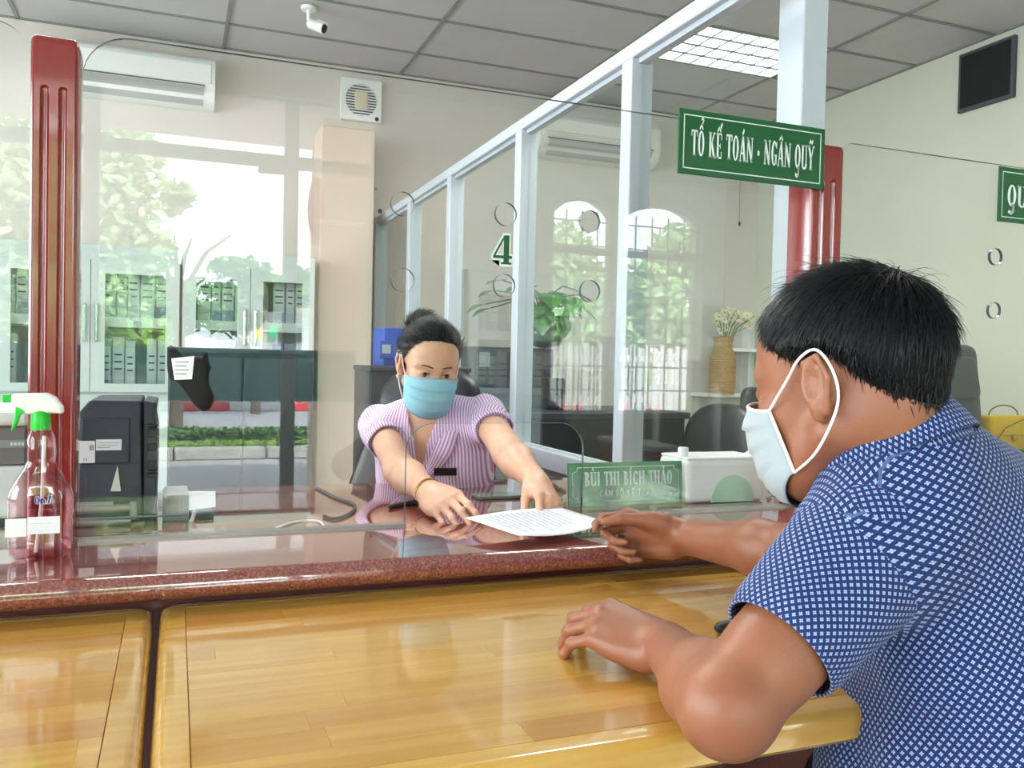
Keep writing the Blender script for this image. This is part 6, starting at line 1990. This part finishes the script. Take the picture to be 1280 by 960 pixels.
# hair
capw, sampw, surfw = hair_shell(WC, WR, .90, [(0, .092), (35, .084), (58, .060), (75, .032), (92, .010), (108, -.010), (130, -.045), (180, -.075)], (.0855, .107, .0935), (.066, .09), 'hair', wom, MT['hair_cap'], tuck=.91)
bun = Lw(.012, -.088, .095)
fb = Flesh(.004); fb.ell(bun, (.040, .036, .034), WR, .02); fb.ell(Lw(.018, -.07, .120), (.030, .03, .026), WR, .02)
fb.build('hair_bun', MT['hair_cap'], capw)
P_, N_, th, t = sampw(4200, 15, .03, .99)
strands('hair_strands', P_ - N_ * .001, flow(P_, N_, bun, -1), N_, .034 + .02 * rng.random(len(P_)), MT['hair'], capw, w=.0010, lift=.015, sag=.6, jit=.03, seed=12)
th_b = np.random.default_rng(4).normal(size=(1500, 3)); th_b /= np.linalg.norm(th_b, axis=1)[:, None]
Pb = bun + th_b * np.array([.039, .035, .033]); 
strands('bun_strands', Pb, np.cross(th_b, WR[:, 1] + .3), th_b, .03 + .02 * rng.random(1500), MT['hair'], capw, w=.0009, lift=.06, sag=5, jit=.1, seed=13)
# eyes, brows
MT['eye_white'] = mat('eye_white', srgb(226, 222, 218), .25)
MT['iris'] = mat('dark_iris', srgb(34, 20, 14), .15)
MT['brow'] = mat('brow', srgb(70, 48, 40), .8)
for q in (1, -1):
    c = Lw(q * .031, .0795, .0100)
    ey = MB().sphere(c, .0135 * .90, 14, 10).build('eye', MT['eye_white'], wom, True)
    look = unit(WR @ vec(.0, .97, -.14))
    MB().sphere(c + look * .0072, (.0066, .0066, .0066), 12, 8).build('iris', MT['iris'], ey, True)
    pts = [Lw(q * .0125, .1000, .0310), Lw(q * .024, .0985, .0345), Lw(q * .038, .0920, .0350), Lw(q * .050, .0795, .0290)]
    MB().tube(pts, [.0014, .0020, .0018, .0008], 6).build('eyebrow', MT['brow'], wom, True)
    lp = [Lw(q * .017, .0905, .009), Lw(q * .024, .0955, .0145), Lw(q * .033, .0945, .0152), Lw(q * .0445, .085, .0095)]
    MB().tube(lp, .0009, 5).build('eyelashes', MT['iris'], wom, True)
mw, tl, bl, tr_, br_ = face_mask(WC, WR, .90, wom, MT['mask_blue'], MT['mask_white'])
for q, a, b in ((-1, tl, bl), (1, tr_, br_)):
    MB().tube(smooth_path([a, Lw(q * .081, .016, .016), Lw(q * .084, -.004, .036), Lw(q * .089, -.030, .034), Lw(q * .0885, -.040, .008), Lw(q * .082, -.032, -.022), Lw(q * .076, .0, -.06), b], 40), .0013, 6).build('ear_loop', MT['elastic'], mw, True)
    MB().sphere(Lw(q * .084, -.006, -.034), .0045, 10, 8).build('earring', mat('pearl', srgb(236, 232, 226), .2), wom, True)
# necklace, loose mask cord, bracelet
MT['gold'] = mat('gold', srgb(214, 168, 84), .25, metal=1)
pts = [nbw + wS * .045 + wU * .03, nbw + wS * .042 + wF2 * .045 + wU * .0, wM + wS * .014 + wF2 * .103 - wU * .085, wM + wS * -.016 + wF2 * .100 - wU * .060, nbw - wS * .042 + wF2 * .045 + wU * .0, nbw - wS * .045 + wU * .03]
MB().tube([spl(pts, k / 30) for k in range(31)], .0013, 6).build('necklace', MT['gold'], wom, True)
e_ = unit(wRw - wRe); u_ = unit(np.cross(e_, Z0_)); v_ = np.cross(u_, e_)
br = wRw - e_ * .022
MB().tube([br + (u_ * math.cos(2 * PI * k / 24) + v_ * math.sin(2 * PI * k / 24)) * .0285 for k in range(24)], .0020, 6, closed=True).build('bracelet', MT['gold'], wom, True)
# skirt and chair
hipw = wM - wU * .56
tw = Flesh(.008)
tw.ell(hipw, (.175, .14, .11), WT, .05)
for q in (-1, 1):
    kn_ = hipw + wS * q * .10 + wF * .36; kn_[2] = .50; an = kn_ + wF * .02; an[2] = .07
    tw.cap(hipw + wS * q * .08, kn_, .08, .06, .04); tw.cap(kn_, an, .055, .042, .03); tw.cap(an, an + wF * .15 + vec(0, 0, -.035), .038, .03, .02)
tw.build('trousers', mat('black_trousers', srgb(26, 26, 30), .8), wom)
ccx = at_d(507, 560, 2.62)
office_chair((ccx[0] - .06, ccx[1] - .06), math.degrees(math.atan2(wF[1], wF[0])), 'navy black padded office chair that the woman sits on', back_w=.56, back_h=.58, seat_z=.46, top_w=.36, split=False, r=.11, tilt=.16, mt='leather')

# the paper between them
A_, B_, C__, D_ = at_z(581, 647, .832), at_z(700, 634, .832), at_z(761, 653, .826), at_z(648, 669, .822)
n = 14; vs = []
for i in range(n + 1):
    for j in range(n + 1):
        a, b = i / n, j / n
        p = (A_ * (1 - a) + B_ * a) * (1 - b) + (D_ * (1 - a) + C__ * a) * b
        p = p + Z0_ * (.010 * math.sin(PI * a) * (1 - b) * .4 - .010 * math.sin(PI * a) * b)
        vs.append(p)
fs = [(i * (n + 1) + j, i * (n + 1) + j + 1, (i + 1) * (n + 1) + j + 1, (i + 1) * (n + 1) + j) for i in range(n) for j in range(n)]
ppr = mesh_obj('paper_document', vs, np.array(fs), MT['paper'], None, True)
s_ = ppr.modifiers.new('thickness', 'SOLIDIFY'); s_.thickness = .0008; s_.offset = -1
tag(ppr, 'white printed document held between the woman and the man over the counter', 'paper')
PV = np.array(vs).reshape(n + 1, n + 1, 3)
def pp_(a, b):
    x, y = a * n, b * n; i, j = min(int(x), n - 1), min(int(y), n - 1); f_, g_ = x - i, y - j
    return (PV[i, j] * (1 - f_) + PV[i + 1, j] * f_) * (1 - g_) + (PV[i, j + 1] * (1 - f_) + PV[i + 1, j + 1] * f_) * g_ + Z0_ * .0006
mb = MB(); r = random.Random(8)
for k in range(13):
    a = .12 + .055 * k; L_ = r.uniform(.5, .78)
    for q in range(6):
        b0, b1 = .12 + L_ * q / 6, .12 + L_ * (q + .86) / 6
        mb.add([pp_(a, b0), pp_(a, b1), pp_(a + .012, b1), pp_(a + .012, b0)], [(0, 1, 2, 3)])
tag(mb.build('print_lines', mat('pale_print', srgb(196, 198, 206), .8), ppr), kind='stuff')
# ------------------------------------------------------------------ small things on the counter
# spray bottle, a tall flattened clear bottle with pink liquid
bx, by = at_z(50, 698, CT)[0], 1.50
bt = thing('spray_bottle', (bx, by, CT), 'clear trigger spray bottle of pink liquid with a green and white head', 'spray bottle')
sB = by / FPX * 1.0
def bz(py): return at_y(50, py, by)[2]
def bw(px0, px1): return (at_y(px1, 620, by)[0] - at_y(px0, 620, by)[0]) / 2
zt_neck = bz(532)
rows = [(.001, 694, .6), (33, 695, .62), (39, 690, .64), (41.5, 680, .64), (42.5, 668, .64), (41.5, 662, .64), (43, 655, .64), (41.5, 648, .64), (43, 641, .64), (41.5, 634, .64), (43, 627, .64), (42, 620, .64), (40, 612, .66), (34, 602, .7), (27, 592, .75), (21, 583, .85), (19, 575, .95), (20.5, 566, 1), (18.5, 558, 1), (19, 549, 1), (15, 541, 1), (13, 537, 1), (13, 530, 1)]
pxs = bw(0, 10) / 5
MT['bottle_clear'] = glass_mat('clear_bottle_plastic', (.97, .965, .97, 1), .05, .03)
def bottle(rows_, inset, name, mt_, parent):
    n = 40; vs = []; fs = []
    for (w, py, fl_) in rows_:
        z = bz(py)
        for k in range(n):
            a = 2 * PI * k / n; c, s_ = math.cos(a), math.sin(a)
            e = 2 / 3.2 if fl_ < .9 else 1.0
            x = math.copysign(abs(c) ** e, c); y = math.copysign(abs(s_) ** e, s_)
            rw_ = max(w * pxs - inset, .0005)
            vs.append((bx + x * rw_, by + y * max(rw_ * fl_ - 0 * inset, .0005), z))
    for i in range(len(rows_) - 1):
        for k in range(n): fs.append((i * n + k, i * n + (k + 1) % n, (i + 1) * n + (k + 1) % n, (i + 1) * n + k))
    fs.append(tuple(range(n))[::-1]); 
    return mesh_obj(name, vs, fs, mt_, parent, True)
bottle(rows, 0, 'bottle', MT['bottle_clear'], bt)
liq = bpy.data.materials.new('pink_liquid'); liq.use_nodes = True
nt = liq.node_tree; nt.nodes.clear()
o_ = nt.nodes.new('ShaderNodeOutputMaterial'); t_ = nt.nodes.new('ShaderNodeBsdfTransparent'); t_.inputs[0].default_value = (.93, .70, .74, 1)
g_ = nt.nodes.new('ShaderNodeBsdfGlossy'); g_.inputs['Roughness'].default_value = .02; x_ = nt.nodes.new('ShaderNodeMixShader'); x_.inputs[0].default_value = .05
nt.links.new(t_.outputs[0], x_.inputs[1]); nt.links.new(g_.outputs[0], x_.inputs[2]); nt.links.new(x_.outputs[0], o_.inputs[0])
lr = [r_ for r_ in rows if r_[1] > 586][1:]
o = bottle([(.01, lr[0][1] - 1.5, .6)] + [(r_[0], r_[1] - 1, r_[2]) for r_ in lr] + [(.01, lr[-1][1] - 1, .7)], .0022, 'liquid', liq, bt)
MB().tube([(bx + .004, by, bz(545)), (bx + .002, by, bz(620)), (bx - .006, by, bz(690))], .0028, 8).build('dip_tube', MT['white'], bt, True)
MT['lime'] = mat('green_trigger_plastic', srgb(24, 196, 48), .35)
zc0, zc1 = bz(537), bz(515)
pr = []
MB().lathe([(.0135, zc0 - CT), (.0142, zc0 - CT + .002), (.0135, zc1 - CT), (.012, zc1 - CT + .002)], (bx - .001, by, CT), 24).build('collar_nut', MT['lime'], bt, True)
def prof_plate(pts, y0, y1, name, mt_, bev=.002):
    P3 = [(at_y(px, py, by)[0], at_y(px, py, by)[2]) for px, py in pts]
    o = fill_outline(P3, [], y1 - y0, lambda a, b, t: (a, y0 + t, b)).build(name, mt_, bt)
    m_ = o.modifiers.new('soft', 'BEVEL'); m_.width = bev; m_.segments = 2; m_.limit_method = 'ANGLE'; m_.angle_limit = math.radians(50)
    return o
prof_plate([(15, 492), (60, 491), (70, 496), (79, 508), (80, 517), (62, 516), (34, 518), (30, 512), (15, 505)], by - .0115, by + .0115, 'head', MT['white'], .004)
prof_plate([(3, 493), (15, 492.5), (15, 503), (3, 503)], by - .006, by + .006, 'nozzle', MT['lime'])
prof_plate([(20, 506), (31, 511), (45, 516), (30, 516), (25, 520), (23, 528), (16, 539), (14, 537), (18, 524)], by - .005, by + .005, 'trigger', MT['lime'])
yl = by - 42 * pxs * .66 - .0006
def lab(px0, px1, py0, py1, d=0.0): 
    a, b = at_y(px0, py1, yl - d), at_y(px1, py0, yl - d)
    return a[0], b[0], a[2], b[2]
a = lab(34, 75, 645, 668); MB().box((a[0], yl - .0004, a[2]), (a[1], yl, a[3])).build('paper_label', MT['paper'], bt)
a = lab(6, 33, 648, 672); MB().box((a[0], yl - .0002, a[2]), (a[1], yl + .0002, a[3])).build('paper_label', MT['paper'], bt)
for k in range(4):
    a = lab(38, 70 - 6 * (k % 2), 649 + k * 4.6, 650.3 + k * 4.6, .0005); MB().add([(a[0], yl - .0007, a[2]), (a[1], yl - .0007, a[2]), (a[1], yl - .0007, a[3]), (a[0], yl - .0007, a[3])], [(0, 1, 2, 3)]).build('print_line', MT['ink'], bt)
MT['logo'] = mat('violet_print', srgb(52, 36, 140), .4)
q = at_y(43, 630, yl)
for (s_, dx, h, sl) in (('O', 0, .0115, .0), ('n', .0082, .0115, .0), ('1', .0155, .0125, .22)):
    text_obj('logo_outline', s_, h * 1.12, lambda a, b: (q[0] + dx - .0004 + a + b * sl, yl - .0006, q[2] - .0006 + b), MT['sign_white'], bt, centre=False, T=.36, t=.24, serif=False)
    text_obj('logo_lettering', s_, h, lambda a, b: (q[0] + dx + a + b * sl, yl - .0010, q[2] + b), MT['logo'], bt, centre=False, T=.2, t=.10, serif=False)
a = lab(36, 70, 636, 637.2); MB().box((a[0], yl - .0006, a[2]), (a[1], yl - .0003, a[3])).build('print_line', MT['sign_white'], bt)

# cash counting machine standing on end behind the screen
mx0, mx1 = at_y(94, 560, 1.76)[0], at_y(197, 560, 1.76)[0]
mzt = at_y(150, 500, 1.78)[2]
t = thing('counting_machine', ((mx0 + mx1) / 2, 1.87, CT), 'charcoal office machine with white labels behind the screen, beside the red post', 'machine')
def mp(px, py, y=1.76): return at_y(px, py, y)
e0 = mp(176, 560)[0]
out = [(mx0, CT + .004), (e0 + .004, CT + .004), (mp(176, 500)[0], mzt), (mp(112, 500)[0], mzt), (mx0, mp(100, 520)[2])]
o = fill_outline(out, [], .24, lambda a, b, d: (a, 1.76 + d, b)).build('housing', MT['machine'], t)
m_ = o.modifiers.new('soft', 'BEVEL'); m_.width = .004; m_.segments = 2; m_.limit_method = 'ANGLE'
out2 = [(e0 + .006, CT + .004), (mp(194, 640)[0], CT + .004), (mp(196, 600)[0], mp(196, 600)[2]), (mp(197, 540)[0], mp(197, 540)[2]), (mp(193, 520)[0], mp(193, 520)[2]), (mp(196, 503)[0], mzt - .004), (mp(178, 500)[0] + .002, mzt)]
o = fill_outline(out2, [], .22, lambda a, b, d: (a, 1.766 + d, b)).build('end_cover', MT['machine'], t)
m_ = o.modifiers.new('soft', 'BEVEL'); m_.width = .003; m_.segments = 2; m_.limit_method = 'ANGLE'
p0, p1 = mp(101, 580), mp(163, 522)
MB().box((p0[0], 1.7565, p0[2]), (p1[0], 1.764, p1[2]), .003, 2).build('access_panel', MT['machine'], t)
p0, p1 = mp(97, 581), mp(175, 578); MB().box((p0[0], 1.758, p0[2]), (p1[0], 1.764, p0[2] + .002)).build('seam', MT['black'], t)
def stick(px0, px1, py0, py1, name='paper_label', mt_='paper', d=.0012, yb=1.7565):
    a, b = mp(px0, py1, yb), mp(px1, py0, yb)
    return MB().box((a[0], yb - d, a[2]), (b[0], yb + .002, b[2])).build(name, MT[mt_], t)
l1 = stick(97, 119, 551, 579); l2 = stick(120, 152, 549, 563)
for px0, px1, py in ((122, 150, 553), (122, 148, 556), (122, 138, 559)): stick(px0, px1, py, py + .9, 'print_line', 'ink', .0016)
for k in range(4): stick(112 + k * 1.4, 112.8 + k * 1.4, 556, 563, 'print_line', 'ink', .0016)
text_c = at_y(104, 576, 1.7545)
text_obj('ce_mark', 'CE', .005, lambda a, b: (text_c[0] + a, 1.7547, text_c[2] + b), MT['inkd'], t, centre=False, T=.14, t=.14, serif=False, space=.2)
a, b, c = mp(138, 614, 1.757), mp(151, 614, 1.757), mp(147, 582, 1.757)
MB().add([(a[0], 1.7568, a[2]), (b[0], 1.7568, b[2]), (c[0], 1.7568, c[2]), (a[0], 1.76, a[2]), (b[0], 1.76, b[2]), (c[0], 1.76, c[2])], [(0, 1, 2), (0, 3, 4, 1), (1, 4, 5, 2), (2, 5, 3, 0)]).build('pale_wedge_sticker', MT['offwhite'], t)
for (py0, py1, d) in ((535, 588, .004), (545, 555, .010), (562, 576, .010), (590, 597, .006), (529, 534, .006)):
    a, b = mp(184, py1, 1.765), mp(198, py0, 1.765)
    MB().box((a[0], 1.765 - d, a[2]), (b[0], 1.78, b[2]), .002, 1).build('latch', MT['black'] if d != .010 else MT['dgrey'], t)
a = mp(100, 640, 1.75); b = mp(164, 626, 1.75)
for k, (py, r_) in enumerate(((636, .008), (653, .008))):
    z = mp(130, py, 1.745)[2]
    MB().tube([(a[0], 1.745, max(z, CT + r_ + .001)), (b[0], 1.745, max(z, CT + r_ + .001))], r_, 12).build('roller', MT['rail'], t, True)
MB().box((a[0], 1.742, mp(120, 634, 1.742)[2]), (b[0] - .03, 1.752, mp(120, 628, 1.742)[2])).build('roller_guard', MT['grey'], t)
MB().tube([(b[0] + .004, 1.745, CT + .012), (b[0] + .004, 1.745, CT + .045)], .007, 10).build('knob', MT['grey'], t, True)
MB().tube([(a[0], 1.735, mp(120, 648, 1.735)[2]), (mp(232, 650, 1.735)[0], 1.735, mp(120, 648, 1.735)[2])], .002, 6).build('steel_rod', MT['rail'], t, True)

# receipt device with paper beside it
u, v = at_z(200, 655, CT), at_z(268, 650, CT)
t = thing('receipt_printer', ((u[0] + v[0]) / 2, 1.80, CT), 'small grey receipt printer with a white slip, right of the charcoal machine', 'printer')
xa, xb2 = at_y(203, 640, 1.76)[0], at_y(236, 640, 1.76)[0]
MB().box((xa, 1.76, CT), (xb2, 1.88, at_y(215, 618, 1.76)[2]), .006, 2).build('body', MT['grey'], t)
MB().box((xb2 + .001, 1.77, CT), (at_y(268, 640, 1.76)[0], 1.87, at_y(250, 644, 1.76)[2]), .004, 2).build('base', MT['dgrey'], t)
a, b = at_y(234, 638, 1.772), at_y(270, 617, 1.772)
MB().add([(a[0], 1.772, a[2]), (b[0], 1.776, a[2] + .004), (b[0], 1.80, b[2]), (a[0], 1.80, b[2] + .002), (a[0], 1.774, a[2]), (b[0], 1.778, a[2] + .004), (b[0], 1.802, b[2]), (a[0], 1.802, b[2] + .002)], [(0, 1, 2, 3), (7, 6, 5, 4), (0, 4, 5, 1), (1, 5, 6, 2), (2, 6, 7, 3), (3, 7, 4, 0)]).build('paper_slip', MT['paper'], t)
MB().tube(smooth_path([at_y(244, 638, 1.765), at_y(240, 650, 1.762), at_y(236, 657, 1.76)], 8), .004, 8).build('paper_tongue', MT['paper'], t, True)

# printer stack left of the first post
u = at_y(34, 560, 1.80)[0]
z0, z1, z2, z3 = CT, at_y(20, 583, 1.8)[2], at_y(20, 533, 1.8)[2], at_y(20, 514, 1.8)[2]
t = thing('desk_printer', (u - .15, 1.95, CT), 'grey and white desktop printer at the far left behind the spray bottle', 'printer')
MB().box((u - .34, 1.80, z0 + .012), (u, 2.12, z1), .006, 2).build('paper_tray', MT['white'], t)
MB().box((u - .34, 1.81, z1), (u - .002, 2.12, z2), .004, 1).build('body', mat('taupe_plastic', srgb(118, 112, 108), .5), t)
MB().box((u - .345, 1.80, z2), (u + .003, 2.12, z3), .008, 2).build('lid', MT['white'], t)
zb_ = at_y(20, 560, 1.8)[2]
MB().box((u - .34, 1.806, zb_), (u - .003, 1.812, zb_ + .014)).build('name_strip', MT['grey'], t)
for k in range(4): MB().box((u - .028 + k * .006, 1.8045, zb_ + .004), (u - .024 + k * .006, 1.807, zb_ + .010)).build('key', MT['white'], t)
MB().box((u - .33, 1.83, CT), (u - .02, 2.1, CT + .012)).build('foot', MT['black'], t)

# tissue box
u, v = at_y(858, 632, 1.70), at_y(957, 626, 1.70)
zt_ = at_y(900, 574, 1.70)[2]
t = thing('tissue_box', ((u[0] + v[0]) / 2, 1.76, CT), 'white plastic tissue box with a pale green half-round flap and a small cap', 'tissue box')
MB().box((u[0], 1.70, CT), (v[0], 1.83, zt_), .014, 4).build('box', MT['white'], t)
MB().box((u[0] + .004, 1.704, zt_ - .003), (v[0] - .004, 1.826, zt_ + .004), .003, 2).build('lid', MT['white'], t)
hc = at_y(915, 630, 1.699); hr = (at_y(941, 620, 1.699)[0] - at_y(888, 620, 1.699)[0]) / 2
fill_outline([(hc[0] + hr * math.cos(a), CT + .002 + hr * 1.06 * math.sin(a)) for a in [PI * k / 24 for k in range(25)]], [], .003, lambda a, b, d: (a, 1.697 + d, b)).build('half_round_flap', mat('pale_green', srgb(178, 214, 190), .45), t)
p = at_y(859, 570, 1.74)
MB().lathe([(.0125, 0), (.0125, at_y(859, 559, 1.74)[2] - zt_ - .002), (.011, at_y(859, 559, 1.74)[2] - zt_)], (u[0] + .013, 1.74, zt_), 18).build('cap', MT['white'], t, True)
# little white stand and cable right of it
u, v = at_y(967, 622, 1.76), at_y(982, 590, 1.76)
t = thing('card_stand', ((u[0] + v[0]) / 2, 1.76, CT), 'small white card stand right of the tissue box', 'stand')
MB().box((u[0], 1.755, CT), (v[0], 1.763, v[2]), .002, 1).build('panel', MT['white'], t)
MB().box((u[0] - .004, 1.745, CT), (v[0] + .004, 1.775, CT + .005), .002, 1).build('foot', MT['white'], t)
MB().tube(smooth_path([at_z(957, 622, CT + .004), at_z(964, 618, CT + .006), at_z(960, 611, CT + .020), at_z(966, 607, CT + .012)], 14), .003, 8).build('clip', MT['offwhite'], t, True)

# card, pen, cables
c = at_z(621, 622, CT)
t = tag(MB().box((c[0] - .055, c[1] - .03, CT), (c[0] + .055, c[1] + .03, CT + .008), .003, 2).build('phone', mat('grey_green_glass', srgb(110, 132, 122), .12, spec=.8)), 'grey phone lying flat on the dark granite between her arms', 'phone')
a, b = at_z(486, 634, CT + .005), at_z(521, 627, CT + .005)
t = thing('pen', ((a[0] + b[0]) / 2, (a[1] + b[1]) / 2, CT), 'black ballpoint pen lying on the granite by her right arm', 'pen')
MB().tube([a, a + (b - a) * .05, b], [.0012, .0048, .0048], 10).build('barrel', MT['black'], t, True)
MB().tube([b, b + (b - a) * .18], [.0048, .004], 10).build('cap', MT['chrome'], t, True)
cab = smooth_path([at_z(395, 609, CT + .004), at_z(420, 622, CT + .004), at_z(442, 630, CT + .004), at_z(440, 640, CT + .004), at_z(420, 648, CT + .004), at_z(405, 645, CT + .004)], 30)
tag(MB().tube(cab, .0035, 8).build('dark_cable', MT['dgrey'], None, True), 'dark looped cable lying on the counter at her right', 'cable')
cab = smooth_path([at_z(345, 660, CT + .003), at_z(370, 652, CT + .003), at_z(396, 651, CT + .003), at_z(405, 657, CT + .003)], 20)
tag(MB().tube(cab, .0022, 6).build('white_cable', MT['white'], None, True), 'thin white cable lying just behind the screen', 'cable')
# black key fob on the timber table, half hidden by the man's arm
c = at_z(908, 792, TT)
tag(MB().sphere((c[0], c[1], TT + .009), (.020, .012, .009), 16, 10).build('key_fob', MT['black'], None, True), 'small black object on the table behind the man\'s upper arm', 'key fob')

# unidentified black shape modelled as a pouch with a white tag, against the screen
yb = YG - .03
def S2(px, py, y=yb): p = at_y(px, py, y); return (p[0], p[2])
pts = [(209, 434), (219, 434), (228, 443), (246, 445), (254, 445), (256, 439), (260, 441), (261, 450), (264, 460), (262, 466), (262, 480), (267, 492), (267, 502), (262, 511), (254, 514), (246, 509), (236, 497), (222, 478), (213, 474), (209, 460)]
n = len(pts); cpt = np.mean([S2(*p) for p in pts], 0)
P2 = [np.array(S2(*p)) for p in pts]
P2s = [spl(P2 + [P2[0]], k / 60) for k in range(60)]
pou = thing('black_shape', (cpt[0], yb, S2(254, 514)[1]), 'unidentified black shape on the clear screen, modelled as a pouch with white tag', 'pouch')
mb = pad((0, yb, 0), (1, 0, 0), (0, 0, 1), [(p[0], p[1]) for p in P2s], .03)
mb.build('pouch', mat('black_cloth', srgb(9, 10, 13), .8), pou, True)
yt_ = yb - .0165
q = [S2(*p, yt_) for p in ((214, 448), (243, 445), (240, 474), (218, 475))]
MB().add([(a, yt_ + .001 * k, b) for k in (0, 1) for a, b in q], [(0, 1, 2, 3), (7, 6, 5, 4), (0, 4, 5, 1), (1, 5, 6, 2), (2, 6, 7, 3), (3, 7, 4, 0)]).build('paper_tag', MT['paper'], pou)
for k in range(4):
    a, b = S2(219, 452 + k * 5, yt_), S2(236 - 3 * (k % 2), 453 + k * 5, yt_)
    MB().add([(a[0], yt_ - .0004, a[1]), (b[0], yt_ - .0004, a[1] + .0005), (b[0], yt_ - .0004, b[1]), (a[0], yt_ - .0004, b[1])], [(0, 1, 2, 3)]).build('print_line', MT['ink'], pou)
h0_ = S2(214, 437); MB().tube([(h0_[0], yb, h0_[1]), (h0_[0], YG - YT / 2, h0_[1] + .004)], .004, 8).build('hook', MT['black'], pou, True)
